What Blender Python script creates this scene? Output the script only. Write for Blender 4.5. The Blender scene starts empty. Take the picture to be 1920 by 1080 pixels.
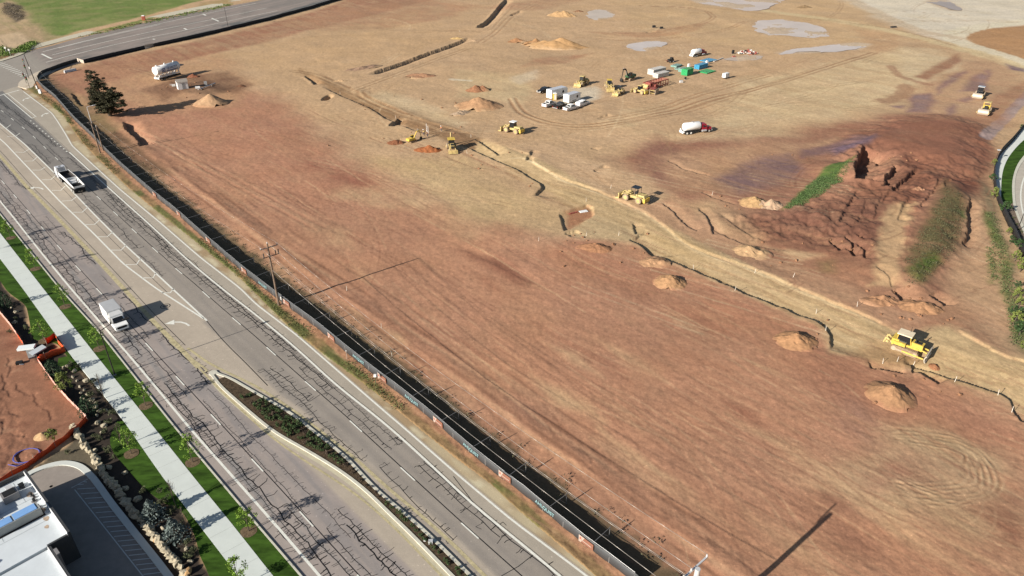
import bpy, bmesh, math, random
import numpy as np
from mathutils import Vector, Matrix
random.seed(7); np.random.seed(7)
R = math.radians
SC = bpy.context.scene
COL = SC.collection
# ---------------------------------------------------------------- camera geometry (drone 65 m up, looking down 30 degrees)
F, HC = 1330.0, 65.0
TH = math.atan(770.0 / F); CT, ST = math.cos(TH), math.sin(TH)
def g(px, py, z=0.0):
    u, v = px - 960.0, py - 540.0
    k = (HC - z) / (F * ST + v * CT)
    return (u * k, (F * CT - v * ST) * k)
cam = bpy.data.cameras.new('camera'); camo = bpy.data.objects.new('camera', cam); COL.objects.link(camo)
camo.location = (0, 0, HC); camo.rotation_euler = (math.pi / 2 - TH, 0, 0)
cam.sensor_width = 36; cam.lens = 36 * F / 1920; cam.clip_end = 30000; cam.clip_start = 0.5
SC.camera = camo
# ---------------------------------------------------------------- light
EL = R(23.5); SD = Vector((-0.78, -0.63, 0)).normalized() * math.cos(EL) + Vector((0, 0, math.sin(EL)))
sl = bpy.data.lights.new('sun', 'SUN'); sl.energy = 5.0; sl.angle = R(0.5); sl.color = (1.0, 0.93, 0.83)
so = bpy.data.objects.new('sun', sl); COL.objects.link(so); so.rotation_euler = SD.to_track_quat('Z', 'Y').to_euler()
so.location = (-200, -160, 150)
wd = bpy.data.worlds.new('World'); SC.world = wd; wd.use_nodes = True
nt = wd.node_tree; sky = nt.nodes.new('ShaderNodeTexSky'); sky.sky_type = 'NISHITA'; sky.sun_disc = False
sky.sun_elevation = EL; sky.sun_rotation = math.atan2(SD.x, SD.y) % (2 * math.pi)
bg = nt.nodes['Background']; bg.inputs[1].default_value = 0.05
nt.links.new(sky.outputs[0], bg.inputs[0])
SC.view_settings.view_transform = 'Standard'; SC.view_settings.look = 'None'; SC.view_settings.exposure = 0.85; SC.view_settings.gamma = 1
# ---------------------------------------------------------------- materials
KR = (1.30, 1.20, 1.12)  # on-screen value of a white level surface in full sun
def lin(c): c = c / 255.0; return c / 12.92 if c <= 0.04045 else ((c + 0.055) / 1.055) ** 2.4
def S(r, gg, b): return (lin(r) / KR[0], lin(gg) / KR[1], lin(b) / KR[2])
MATS = {}
def mat(name, col, rough=0.8, metal=0.0, var=0.12, scale=1.5, spec=0.3, bump=0.0, streak=None):
    if name in MATS: return MATS[name]
    m = bpy.data.materials.new(name); m.use_nodes = True; t = m.node_tree; b = t.nodes['Principled BSDF']
    b.inputs['Roughness'].default_value = rough; b.inputs['Metallic'].default_value = metal
    b.inputs['Specular IOR Level'].default_value = spec
    tc = t.nodes.new('ShaderNodeTexCoord'); n = t.nodes.new('ShaderNodeTexNoise')
    n.inputs['Scale'].default_value = scale; n.inputs['Detail'].default_value = 6; n.inputs['Roughness'].default_value = 0.65
    if streak:
        mp = t.nodes.new('ShaderNodeMapping'); mp.inputs['Rotation'].default_value = (0, 0, streak[0]); mp.inputs['Scale'].default_value = (streak[1], streak[2], 1)
        t.links.new(tc.outputs['Object'], mp.inputs[0]); t.links.new(mp.outputs[0], n.inputs['Vector'])
    else: t.links.new(tc.outputs['Object'], n.inputs['Vector'])
    r = t.nodes.new('ShaderNodeValToRGB')
    r.color_ramp.elements[0].position = 0.3; r.color_ramp.elements[1].position = 0.7
    lo = [max(0, c * (1 - var * 1.6)) for c in col]; hi = [min(1, c * (1 + var * 1.4)) for c in col]
    r.color_ramp.elements[0].color = (*lo, 1); r.color_ramp.elements[1].color = (*hi, 1)
    t.links.new(n.outputs[0], r.inputs[0]); t.links.new(r.outputs[0], b.inputs['Base Color'])
    if bump:
        bp = t.nodes.new('ShaderNodeBump'); bp.inputs['Strength'].default_value = bump; bp.inputs['Distance'].default_value = 0.1
        t.links.new(n.outputs[0], bp.inputs['Height']); t.links.new(bp.outputs[0], b.inputs['Normal'])
    MATS[name] = m; return m
def attr_mat(name, rough=0.92, fine=((0.9, 0.20), (3.2, 0.16), (9.0, 0.18), (0.12, 0.10)), bump=0.45, spec=0.15):
    m = bpy.data.materials.new(name); m.use_nodes = True; t = m.node_tree; b = t.nodes['Principled BSDF']
    b.inputs['Roughness'].default_value = rough; b.inputs['Specular IOR Level'].default_value = spec
    at = t.nodes.new('ShaderNodeAttribute'); at.attribute_name = 'soil'
    tc = t.nodes.new('ShaderNodeTexCoord'); cur = at.outputs['Color']; hs = []
    for sc_, am in fine:
        n = t.nodes.new('ShaderNodeTexNoise'); n.inputs['Scale'].default_value = sc_; n.inputs['Detail'].default_value = 5; n.inputs['Roughness'].default_value = 0.7
        t.links.new(tc.outputs['Object'], n.inputs['Vector']); hs.append(n)
        mr = t.nodes.new('ShaderNodeMapRange'); mr.inputs[1].default_value = 0.25; mr.inputs[2].default_value = 0.75
        mr.inputs[3].default_value = 1 - am; mr.inputs[4].default_value = 1 + am
        t.links.new(n.outputs[0], mr.inputs[0])
        mx = t.nodes.new('ShaderNodeVectorMath'); mx.operation = 'SCALE'
        t.links.new(cur, mx.inputs[0]); t.links.new(mr.outputs[0], mx.inputs['Scale']); cur = mx.outputs[0]
    # scattered pale stones
    vo = t.nodes.new('ShaderNodeTexVoronoi'); vo.inputs['Scale'].default_value = 1.5
    t.links.new(tc.outputs['Object'], vo.inputs['Vector'])
    lt = t.nodes.new('ShaderNodeMath'); lt.operation = 'LESS_THAN'; lt.inputs[1].default_value = 0.13; t.links.new(vo.outputs['Distance'], lt.inputs[0])
    gt = t.nodes.new('ShaderNodeMath'); gt.operation = 'GREATER_THAN'; gt.inputs[1].default_value = 0.53; t.links.new(hs[0].outputs[0], gt.inputs[0])
    mu = t.nodes.new('ShaderNodeMath'); mu.operation = 'MULTIPLY'; t.links.new(lt.outputs[0], mu.inputs[0]); t.links.new(gt.outputs[0], mu.inputs[1])
    ms = t.nodes.new('ShaderNodeMath'); ms.operation = 'MULTIPLY_ADD'; ms.inputs[1].default_value = 0.38; ms.inputs[2].default_value = 1.0
    t.links.new(mu.outputs[0], ms.inputs[0])
    mx = t.nodes.new('ShaderNodeVectorMath'); mx.operation = 'SCALE'; t.links.new(cur, mx.inputs[0]); t.links.new(ms.outputs[0], mx.inputs['Scale']); cur = mx.outputs[0]
    t.links.new(cur, b.inputs['Base Color'])
    bp = t.nodes.new('ShaderNodeBump'); bp.inputs['Strength'].default_value = bump; bp.inputs['Distance'].default_value = 0.12
    t.links.new(hs[0].outputs[0], bp.inputs['Height']); t.links.new(bp.outputs[0], b.inputs['Normal'])
    return m
# ---------------------------------------------------------------- object bookkeeping
def tag(o, label=None, cat=None, group=None, kind=None):
    if label: o['label'] = label
    if cat: o['category'] = cat
    if group: o['group'] = group
    if kind: o['kind'] = kind
    return o
def thing(name, label, cat, loc=(0, 0, 0), rz=0.0, group=None):
    o = bpy.data.objects.new(name, None); COL.objects.link(o); o.empty_display_size = 0.5
    o.location = loc; o.rotation_euler = (0, 0, rz)
    return tag(o, label, cat, group)
def dup(o, label=None, loc=None, rz=None, parent=None):
    c = o.copy(); COL.objects.link(c)
    if parent is not None: c.parent = parent
    for ch in list(o.children): dup(ch, parent=c)
    if label: c['label'] = label
    if loc is not None: c.location = loc
    if rz is not None: c.rotation_euler = (0, 0, rz)
    return c
class MB:
    def __init__(s): s.v = []; s.f = []
    def add(s, vs, fs):
        b = len(s.v); s.v += [tuple(p) for p in vs]; s.f += [tuple(i + b for i in f) for f in fs]; return s
    def box(s, c, d, rz=0.0, ry=0.0, rx=0.0, top=(1, 1), off=(0, 0)):
        M = Matrix.Translation(c) @ Matrix.Rotation(rz, 4, 'Z') @ Matrix.Rotation(ry, 4, 'Y') @ Matrix.Rotation(rx, 4, 'X')
        vs = []
        for z in (-.5, .5):
            k = top if z > 0 else (1, 1); o = off if z > 0 else (0, 0)
            for x, y in ((-.5, -.5), (.5, -.5), (.5, .5), (-.5, .5)):
                vs.append(M @ Vector((x * d[0] * k[0] + o[0], y * d[1] * k[1] + o[1], z * d[2])))
        return s.add(vs, [(3, 2, 1, 0), (4, 5, 6, 7), (0, 1, 5, 4), (1, 2, 6, 5), (2, 3, 7, 6), (3, 0, 4, 7)])
    def cyl(s, a, b, r0, r1=None, n=12, cap=True):
        a, b = Vector(a), Vector(b); r1 = r0 if r1 is None else r1
        d = (b - a).normalized(); x = d.orthogonal().normalized(); y = d.cross(x)
        vs = []
        for p, r in ((a, r0), (b, r1)):
            for i in range(n):
                t = 2 * math.pi * (i + .5) / n; vs.append(p + x * (r * math.cos(t)) + y * (r * math.sin(t)))
        fs = [(i, (i + 1) % n, n + (i + 1) % n, n + i) for i in range(n)]
        if cap: fs += [tuple(range(n - 1, -1, -1)), tuple(range(n, 2 * n))]
        return s.add(vs, fs)
    def tube(s, pts, r, n=6):
        for i in range(len(pts) - 1): s.cyl(pts[i], pts[i + 1], r[i] if isinstance(r, (list, tuple)) else r, r[i + 1] if isinstance(r, (list, tuple)) else r, n)
        return s
    def lathe(s, a, b, prof, n=16):          # prof: (t along a-b, radius)
        a, b = Vector(a), Vector(b); d = (b - a); x = d.orthogonal().normalized(); y = d.normalized().cross(x)
        vs = []; m = len(prof)
        for t_, r in prof:
            for i in range(n):
                t = 2 * math.pi * (i + .5) / n; vs.append(a + d * t_ + x * (r * math.cos(t)) + y * (r * math.sin(t)))
        fs = [(j * n + i, j * n + (i + 1) % n, (j + 1) * n + (i + 1) % n, (j + 1) * n + i) for j in range(m - 1) for i in range(n)]
        fs += [tuple(range(n - 1, -1, -1)), tuple(range((m - 1) * n, m * n))]
        return s.add(vs, fs)
    def prof(s, pts, y0, y1, inset=0.0, zin=0.0):   # side profile (x,z) extruded across y; points above zin pulled in by inset
        n = len(pts); vs = []
        for y, sg in ((y0, 1), (y1, -1)):
            for x, z in pts: vs.append((x, y + (sg * inset if z > zin else 0), z))
        fs = [tuple(range(n)), tuple(range(2 * n - 1, n - 1, -1))] + [((i + 1) % n, i, n + i, n + (i + 1) % n) for i in range(n)]
        return s.add(vs, fs)
    def blob(s, c, d, seed=0, n=8, m=6, j=0.18):
        rn = random.Random(seed); vs = []; c = Vector(c)
        vs.append(c + Vector((0, 0, -d[2]))); 
        for k in range(1, m):
            ph = math.pi * k / m - math.pi / 2
            for i in range(n):
                t = 2 * math.pi * i / n; q = 1 + rn.uniform(-j, j)
                vs.append(c + Vector((d[0] * math.cos(ph) * math.cos(t) * q, d[1] * math.cos(ph) * math.sin(t) * q, d[2] * math.sin(ph) * q)))
        vs.append(c + Vector((0, 0, d[2]))); L = len(vs) - 1; fs = []
        for i in range(n):
            fs.append((0, 1 + (i + 1) % n, 1 + i)); fs.append((L, L - n + i, L - n + (i + 1) % n))
        for k in range(m - 2):
            for i in range(n):
                a = 1 + k * n + i; b = 1 + k * n + (i + 1) % n; fs.append((a, b, b + n, a + n))
        return s.add(vs, fs)
    def build(s, name, m, parent=None, smooth=False):
        me = bpy.data.meshes.new(name); me.from_pydata(s.v, [], s.f); me.update()
        me.materials.append(m)
        if smooth: me.polygons.foreach_set('use_smooth', [True] * len(me.polygons))
        o = bpy.data.objects.new(name, me); COL.objects.link(o)
        if parent: o.parent = parent
        return o
def text_obj(name, s, size, m, parent, loc, rot, extrude=0.01, sx=1.0):
    c = bpy.data.curves.new('txt', 'FONT'); c.body = s; c.size = size; c.extrude = extrude; c.align_x = 'CENTER'; c.align_y = 'CENTER'
    t = bpy.data.objects.new('txt', c); COL.objects.link(t); dg = bpy.context.evaluated_depsgraph_get(); dg.update()
    me = bpy.data.meshes.new_from_object(t.evaluated_get(dg)); bpy.data.objects.remove(t); bpy.data.curves.remove(c)
    me.name = name; me.materials.clear(); me.materials.append(m)
    o = bpy.data.objects.new(name, me); COL.objects.link(o); o.parent = parent; o.location = loc; o.rotation_euler = rot; o.scale = (sx, 1, 1)
    return o
# ---------------------------------------------------------------- noise
def _hash(ix, iy, sd):
    h = (ix.astype(np.int64) * 374761393 + iy.astype(np.int64) * 668265263 + sd * 1442695041) & 0x7fffffff
    h = ((h ^ (h >> 13)) * 1274126177) & 0x7fffffff
    return ((h ^ (h >> 16)) & 0xffff) / 65535.0
def vn(x, y, sd=0):
    ix, iy = np.floor(x), np.floor(y); fx, fy = x - ix, y - iy
    fx = fx * fx * (3 - 2 * fx); fy = fy * fy * (3 - 2 * fy)
    a = _hash(ix, iy, sd); b = _hash(ix + 1, iy, sd); c = _hash(ix, iy + 1, sd); d = _hash(ix + 1, iy + 1, sd)
    return (a * (1 - fx) + b * fx) * (1 - fy) + (c * (1 - fx) + d * fx) * fy
def fbm(x, y, oc=4, sd=0, gain=0.55):
    s = 0; a = 1; t = 0
    for k in range(oc): s = s + a * vn(x * 2 ** k + 17.3 * k, y * 2 ** k - 9.1 * k, sd + k); t += a; a *= gain
    return s / t
def sst(e0, e1, x):
    t = np.clip((x - e0) / (e1 - e0), 0, 1); return t * t * (3 - 2 * t)
def segdist(x, y, P, closed=False):
    d2 = np.full(x.shape, 1e18); n = len(P)
    for i in range(n if closed else n - 1):
        ax, ay = P[i]; bx, by = P[(i + 1) % n]; dx, dy = bx - ax, by - ay; L = dx * dx + dy * dy + 1e-9
        t = np.clip(((x - ax) * dx + (y - ay) * dy) / L, 0, 1)
        d2 = np.minimum(d2, (x - ax - t * dx) ** 2 + (y - ay - t * dy) ** 2)
    return np.sqrt(d2)
def polysd(x, y, P):                       # negative inside
    d = segdist(x, y, P, True); ins = np.zeros(x.shape, bool); n = len(P)
    for i in range(n):
        ax, ay = P[i]; bx, by = P[(i + 1) % n]
        c = (ay > y) != (by > y)
        ins ^= c & (x < (bx - ax) * (y - ay) / (by - ay + 1e-12) + ax)
    return np.where(ins, -d, d)
def bb(x, y, P, m):
    P = np.array(P); return np.nonzero((x > P[:, 0].min() - m) & (x < P[:, 0].max() + m) & (y > P[:, 1].min() - m) & (y < P[:, 1].max() + m))[0]
def GP(l): return [g(*p) for p in l]
def smoothline(P, n=8):                    # Catmull-Rom
    P = [np.array(p, float) for p in P]; out = []
    for i in range(len(P) - 1):
        p0 = P[max(i - 1, 0)]; p1 = P[i]; p2 = P[i + 1]; p3 = P[min(i + 2, len(P) - 1)]
        for k in range(n):
            t = k / n
            out.append(0.5 * ((2 * p1) + (-p0 + p2) * t + (2 * p0 - 5 * p1 + 4 * p2 - p3) * t * t + (-p0 + 3 * p1 - 3 * p2 + p3) * t ** 3))
    out.append(P[-1]); return [tuple(p) for p in out]
# ---------------------------------------------------------------- the main road: s runs along it, q across it (metres)
DX, DY, NX, NY = 0.653, -0.757, 0.757, 0.653
def sq(p): return (p[0] * DX + p[1] * DY, p[0] * NX + p[1] * NY)
def xy(s, q): return (s * DX + q * NX, s * DY + q * NY)
SS = np.arange(-430, 120, 1.0)
def line(pts, sm=9):
    a = sorted(sq(g(*p)) for p in pts); s_ = np.array([p[0] for p in a]); q_ = np.array([p[1] for p in a])
    k0 = (q_[min(3, len(q_) - 1)] - q_[0]) / (s_[min(3, len(q_) - 1)] - s_[0]); k1 = (q_[-1] - q_[-4 if len(q_) > 3 else 0]) / (s_[-1] - s_[-4 if len(q_) > 3 else 0])
    q = np.interp(SS, s_, q_); q = np.where(SS < s_[0], q_[0] + k0 * (SS - s_[0]), q); q = np.where(SS > s_[-1], q_[-1] + k1 * (SS - s_[-1]), q)
    pad = np.pad(q, sm, mode='edge'); pad[:sm] = q[0] - (q[1] - q[0]) * np.arange(sm, 0, -1); pad[-sm:] = q[-1] + (q[-1] - q[-2]) * np.arange(1, sm + 1)
    w = np.hanning(2 * sm + 1); w /= w.sum(); return np.convolve(pad, w, mode='valid')
L = dict(
 swL=line([(0,485),(42,540),(135,670),(220,772),(246,810),(312,905),(385,1000),(445,1078)]),
 swR=line([(0,437),(80,540),(187,675),(297,812),(375,910),(425,970),(480,1040),(510,1078)]),
 curb=line([(0,400),(112,540),(187,622),(332,805),(480,980),(565,1078)]),
 eL=line([(0,377),(25,407),(72,467),(132,540),(180,595),(260,687),(362,810),(480,942),(572,1047),(598,1079)]),
 d1=line([(0,335),(32,372),(112,465),(163,521),(210,572),(279,650),(350,727),(532,926),(650,1056)]),
 yel=line([(0,292),(50,350),(92,392),(140,442),(190,495),(231,540),(290,605),(350,665),(387,705),(420,738),(480,793),(497,812),(575,867),(655,915),(692,945),(755,1002),(822,1075)]),
 mL=line([(389,695),(410,725),(475,782),(512,812),(580,850),(640,887),(685,922),(720,957),(767,1002),(840,1077)], 4),
 mR=line([(389,695),(425,703),(480,735),(542,770),(590,807),(652,857),(705,915),(755,957),(780,977),(830,1024),(885,1079)], 4),
 y2=line([(350,650),(387,679),(430,700),(480,723),(555,772),(597,805),(607,813),(670,862),(730,918),(790,966),(862,1031),(905,1077)], 5),
 d2=line([(0,205),(57,250),(90,282),(210,394),(265,445),(330,504),(370,537),(400,565),(480,633),(555,700),(655,787),(692,822),(765,889),(895,1008),(960,1065)]),
 eR=line([(98,255),(132,287),(207,355),(282,422),(357,492),(415,540),(480,590),(555,652),(630,722),(705,780),(740,809),(830,892),(890,950),(960,1004),(1047,1077)]),
 out=line([(42,170),(75,195),(97,212),(107,226),(122,250),(135,273),(169,304),(225,355),(300,417),(375,482),(450,540),(480,570),(555,627),(645,705),(720,770),(767,810),(855,887),(960,975),(1097,1077)], 3),
 sh=line([(55,170),(87,192),(119,217),(137,245),(156,270),(185,300),(240,352),(282,387),(375,460),(450,522),(480,553),(542,614),(600,660),(680,718),(755,778),(797,813),(855,860),(930,915),(960,948),(1035,1010),(1110,1075)], 5),
 fen=line([(67,150),(82,168),(105,186),(140,227),(175,260),(197,285),(225,312),(287,367),(335,405),(390,455),(462,517),(530,569),(605,624),(650,663),(700,703),(750,741),(802,782),(847,820),(905,872),(960,912),(982,928),(1060,995),(1110,1034),(1172,1080)], 6),
 cL=line([(-40,225),(11,270),(60,322),(112,377),(175,437),(232,495),(292,540),(350,577),(388,601)], 4),
 cR=line([(-20,215),(46,270),(110,332),(175,400),(230,455),(292,512),(322,540),(388,601)], 4),
)
def Q(n, s): return float(np.interp(s, SS, L[n]))
S_TIP = sq(g(389, 697))[0]; S_GORE = sq(g(388, 601))[0]
S_A, S_B = sq(g(20, 110))[0] - 90, sq(g(1130, 1260))[0]
S_STOP = sq(g(20, 175))[0]
# cross road at the top: u follows its lower kerb
XB = smoothline([g(*p) for p in [(-330,262),(-60,190),(66,150),(110,131),(150,118),(215,104),(290,87),(390,62),(430,53),(480,41),(560,19),(640,-4),(730,-32),(830,-66)]], 6)
XT = smoothline([g(*p) for p in [(-330,190),(-60,132),(28,108),(60,95),(100,85),(150,71),(240,50),(340,28),(430,11),(480,2),(560,-14),(640,-34),(730,-58),(830,-88)]], 6)
def tri(P): return P
# ---------------------------------------------------------------- terrain
HP = []       # (kind, pts(ground), args)
def H_step(px, dz, soft=0.25, warp=0.5): HP.append(('s', GP(px), dz, soft, warp))
def H_cut(px, dz, w, warp=0.3, sm=True):
    P = GP(px); HP.append(('c', smoothline(P, 5) if sm else P, dz, w, warp))
def H_scarp(px, dz, ramp=3.0, warp=0.35, sm=True):
    P = GP(px); HP.append(('a', smoothline(P, 5) if sm else P, dz, ramp, warp))
def H_hump(px, rx, ry, hgt_, rz=0.0): HP.append(('h', g(*px), rx, ry, hgt_, rz))
HAUL = [(560,128),(600,140),(650,163),(690,182),(740,203),(800,228),(860,246),(895,258),(990,290),(1003,308),(1060,335),(1130,362),(1210,398),(1240,420),(1300,462),(1420,508),(1540,558),(1640,600),(1690,628),(1760,600),(1780,612),(1830,640),(1880,668),(1960,684),
        (1960,800),(1915,785),(1905,778),(1885,745),(1790,712),(1700,684),(1645,686),(1590,668),(1556,660),(1560,640),(1545,614),(1440,565),(1380,546),(1300,505),(1230,480),(1180,452),(1080,445),(1060,440),(1110,412),(1115,392),(1060,375),(1005,368),(1018,350),(1008,338),(960,315),(900,290),(860,272),(830,262),(780,245),(730,222),(690,198),(655,185),(600,160),(560,134)]
H_step([(1050,400),(1100,383),(1112,388),(1112,402),(1075,425),(1058,432)], -0.5, 0.2, 0.3)
H_scarp([(688,139),(740,122),(800,100),(840,86),(880,70)], -1.1, 5)
H_scarp([(892,52),(912,40),(930,20),(950,-4)], -1.5, 6)
H_scarp([(600,160),(655,186),(690,200),(730,224),(780,246),(812,254)], -.45, 9)
H_scarp([(872,274),(900,288),(960,314),(1005,338),(1017,348),(1010,358),(1000,366)], -0.55, 8)
H_scarp([(1180,450),(1195,456),(1215,472),(1222,480)], -0.6, 8); H_scarp([(1230,476),(1260,490),(1340,525),(1400,552),(1470,580),(1540,612),(1557,636),(1553,658)], -0.55, 9)
H_scarp([(1690,682),(1735,692),(1790,711),(1880,742),(1905,775),(1915,790)], -0.5, 9)
H_scarp([(905,258),(990,290),(1003,308),(1060,335),(1130,362),(1210,398),(1240,420),(1300,462),(1420,508),(1540,558),(1640,600),(1690,628)], .22, 5, .4)
H_scarp([(1790,618),(1830,640),(1880,668),(1950,686)], .2, 4, .4)
H_scarp([(640,158),(690,182),(740,203),(800,228),(860,246),(895,256)], .2, 5, .4)
H_scarp([(890,262),(915,276),(935,290)], -0.6, 4)
H_scarp([(570,142),(585,152),(589,158)], -0.9, 4)
H_scarp([(728,236),(743,226),(747,220)], -0.9, 4)
H_cut([(610,186),(618,180)], -1.3, 1.6)
H_scarp([(1240,380),(1265,400),(1290,424),(1310,432)], -0.35, 3)
H_scarp([(1310,390),(1330,415),(1337,437)], -0.4, 3)
for P in ([(1120,222),(1140,214)], [(1112,320),(1135,312)], [(1108,278),(1120,281)], [(745,262),(757,268)], [(1060,440),(1080,432)], [(985,300),(1000,282)], [(1190,438),(1186,418)]): H_scarp(P, -.4, 3)
for P in ([(12,668),(18,690),(14,712)], [(2,700),(10,730),(24,745)], [(30,720),(42,735),(60,745)], [(10,770),(24,780),(40,782)], [(0,790),(8,802),(6,815)], [(70,770),(86,778),(92,792)], [(20,810),(34,818),(52,812)], [(60,735),(66,752),(64,765)]): H_scarp(P, -.07, 1.0, .6)
# spoil terrace on the right
H_step([(1590,296),(1640,282),(1720,300),(1780,322),(1822,312),(1830,240),(1760,222),(1690,228),(1610,262)], 2.4, 7, 2.0)
H_step([(1480,400),(1610,300),(1700,300),(1780,335),(1750,420),(1700,470),(1640,500),(1560,470),(1500,440)], 1.6, 12, 2)
H_step([(1690,520),(1722,440),(1780,345),(1812,380),(1785,477),(1720,540)], 1.6, 5, 1)
H_hump((1597,330), 9, 14, 1.6, .9)
H_scarp([(1624,284),(1612,294),(1603,312),(1600,328),(1605,350)], -3.4, 9, 1.0)
H_scarp([(1640,292),(1643,300),(1641,308)], -1.6, 4, .6)
H_scarp([(1674,318),(1664,334),(1657,346),(1653,360)], -1.5, 4, .8)
H_scarp([(1718,322),(1700,336),(1685,350),(1668,366)], -1.0, 3.5, .8)
H_scarp([(1814,376),(1813,420),(1809,450),(1802,462)], -1.0, 3, .5)
for P in ([(1550,456),(1562,464),(1572,476)], [(1578,452),(1592,466),(1597,482)], [(1603,464),(1615,476),(1621,490)], [(1600,450),(1616,460)], [(1584,470),(1596,484)]): H_scarp(P, -0.7, 3, .5)
for P in ([(1650,372),(1640,400),(1634,420)], [(1600,380),(1580,410),(1570,430)], [(1690,352),(1665,372),(1645,395)], [(1625,380),(1605,420),(1590,440)], [(1540,395),(1490,408),(1450,415)], [(1500,430),(1440,440),(1400,450)], [(1480,470),(1430,462),(1370,446),(1330,420)], [(1350,400),(1390,430),(1440,452)], [(1610,362),(1596,380),(1588,396)], [(1700,380),(1690,400),(1684,424)], [(1760,345),(1740,370),(1722,400)], [(1790,340),(1775,350),(1765,362)], [(1830,330),(1800,338),(1778,345)], [(1640,505),(1660,520),(1672,540)], [(1420,385),(1440,395),(1470,400)], [(1310,360),(1340,372),(1380,384)], [(1250,300),(1290,320),(1330,330)]): H_scarp(P, -random.uniform(.2, .4), random.uniform(2, 4), .8)
H_scarp([(1740,555),(1755,562),(1772,573)], -0.9, 4)
H_scarp([(1672,545),(1680,552),(1690,565)], -0.9, 4)
H_scarp([(1712,700),(1730,704),(1762,722)], -0.7, 4)
H_scarp([(1630,690),(1660,694),(1700,702)], -0.5, 3)
for P in ([(860,205),(890,199)], [(1215,62),(1230,60)], [(955,30),(975,20)]): H_scarp(P, -0.6, 4)
H_cut([(870,465),(920,485),(960,505),(1000,525)], -0.10, 1.6)
H_scarp([(232,230),(240,246),(256,262),(264,276)], -1.2, 5, .6)
H_scarp([(133,175),(142,188),(154,200)], -.6, 3)
SPOILZ = GP([(1560,288),(1640,280),(1790,322),(1852,312),(1842,352),(1785,342),(1725,430),(1692,525),(1675,480),(1690,400),(1655,390),(1640,500),(1540,470),(1420,445),(1335,402),(1480,398),(1590,350)])
LOOPZ = smoothline(GP([(2010,180),(1925,242),(1901,270),(1880,295),(1872,320),(1872,350),(1879,376),(1893,410),(1908,440),(1925,480),(1950,560),(2400,560),(2400,180)]), 3)
COURTZ = GP([(54,897),(66,890),(92,881),(118,877),(142,882),(160,898),(200,955),(235,1000),(300,1090),(350,1170),(150,1260),(-80,1200),(-60,960),(30,930)])
def hgt(x, y):
    x = np.asarray(x, float); y = np.asarray(y, float); h = np.zeros(x.shape)
    wx = (fbm(x / 3.0, y / 3.0, 3, 11) - .5) * 2; wy = (fbm(x / 3.0, y / 3.0, 3, 23) - .5) * 2
    w3x = (fbm(x / .7, y / .7, 2, 12) - .5) * 2; w3y = (fbm(x / .7, y / .7, 2, 24) - .5) * 2
    far = sst(60, 200, y)
    for f in HP:
        if f[0] == 's':
            i = bb(x, y, f[1], f[3] + 3)
            if len(i):
                d = polysd(x[i] + wx[i] * f[4], y[i] + wy[i] * f[4], f[1]); k = max(f[3], 0.12 + 0.25 * float(np.mean(far[i])) if f[3] < 1 else f[3])
                h[i] += f[2] * (1 - sst(-k, k, d))
        elif f[0] == 'c':
            i = bb(x, y, f[1], f[3] * 2 + 2)
            if len(i):
                d = segdist(x[i] + wx[i] * f[4], y[i] + wy[i] * f[4], f[1]); h[i] += f[2] * (1 - sst(f[3] * 0.35, f[3], d))
        elif f[0] == 'a':
            i = bb(x, y, f[1], f[3] + 3)
            if len(i):
                X, Y = x[i] + wx[i] * f[4] + w3x[i] * .22, y[i] + wy[i] * f[4] + w3y[i] * .22; P = f[1]; d2 = np.full(X.shape, 1e18); sg = np.zeros(X.shape)
                tt = np.zeros(X.shape); nP = len(P) - 1
                for j in range(nP):
                    ax, ay = P[j]; bx_, by_ = P[j + 1]; ux, uy = bx_ - ax, by_ - ay; LL = ux * ux + uy * uy + 1e-9
                    t = ((X - ax) * ux + (Y - ay) * uy) / LL; tc = np.clip(t, 0, 1); ex, ey = X - ax - tc * ux, Y - ay - tc * uy; dd = ex * ex + ey * ey; m = dd < d2
                    nx, ny = -uy, ux; k = 1 if nx * .78 + ny * .63 > 0 else -1; ln = math.sqrt(LL)
                    d2 = np.where(m, dd, d2); sg = np.where(m, k * (ex * nx + ey * ny) / ln, sg); tt = np.where(m, (j + tc) / nP, tt)
                d = np.sqrt(d2); e = .10 + .0009 * np.clip(Y, 0, 400); up = sst(-e, e, sg)
                taper = sst(0, .12, tt) * sst(0, .12, 1 - tt)
                h[i] += up * f[2] * (1 - sst(0, f[3], d)) * taper + (1 - up) * (-f[2]) * .22 * (1 - sst(0, f[3] * .5, d)) * taper
        else:
            c = math.cos(f[5]); s = math.sin(f[5]); dx = x - f[1][0]; dy = y - f[1][1]
            r = np.hypot((dx * c + dy * s) / f[2], (-dx * s + dy * c) / f[3]); h += f[4] * (1 - sst(0, 1, r))
    i = bb(x, y, SPOILZ, 6)
    if len(i): k = 1 - sst(-3, 1.5, polysd(x[i] + wx[i] * .6, y[i] + wy[i] * .6, SPOILZ)); h[i] += k * ((fbm(x[i] / 4.5, y[i] / 4.5, 4, 81) - .5) * 1.5 + (fbm(x[i] / 1.3, y[i] / 1.3, 3, 82) - .5) * .7)
    # gentle roughness inside the site
    s, q = x * DX + y * DY, x * NX + y * NY
    ft = np.interp(s, SS, L['fen']); sh = np.interp(s, SS, L['sh'])
    inside = sst(1.0, 9.0, q - ft)
    h += inside * ((fbm(x / 22, y / 22, 3, 5) - .5) * 0.9 + (fbm(s / 7, q / 0.9, 3, 8) - .5) * 0.03 + (fbm(x / 1.8, y / 1.8, 3, 9) - .5) * 0.13 + (fbm(x / .45, y / .45, 2, 19) - .5) * 0.05)
    h += 0.22 * np.exp(-((q - ft - 9.5) / 1.6) ** 2) * (0.4 + 0.9 * fbm(s / 9, q / 3, 3, 31)) * (s > -260)
    h += np.where((q > sh) & (q <= ft + 1), 0.06 + 0.25 * (fbm(x / 1.2, y / 1.2, 3, 4) - .35), 0)
    # formation level below the paved sheets
    lot = sst(0.0, 2.0, np.interp(s, SS, L['swL']) - 9 - q) * (s > -230) * (1 - sst(-72, -66, s))
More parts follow.
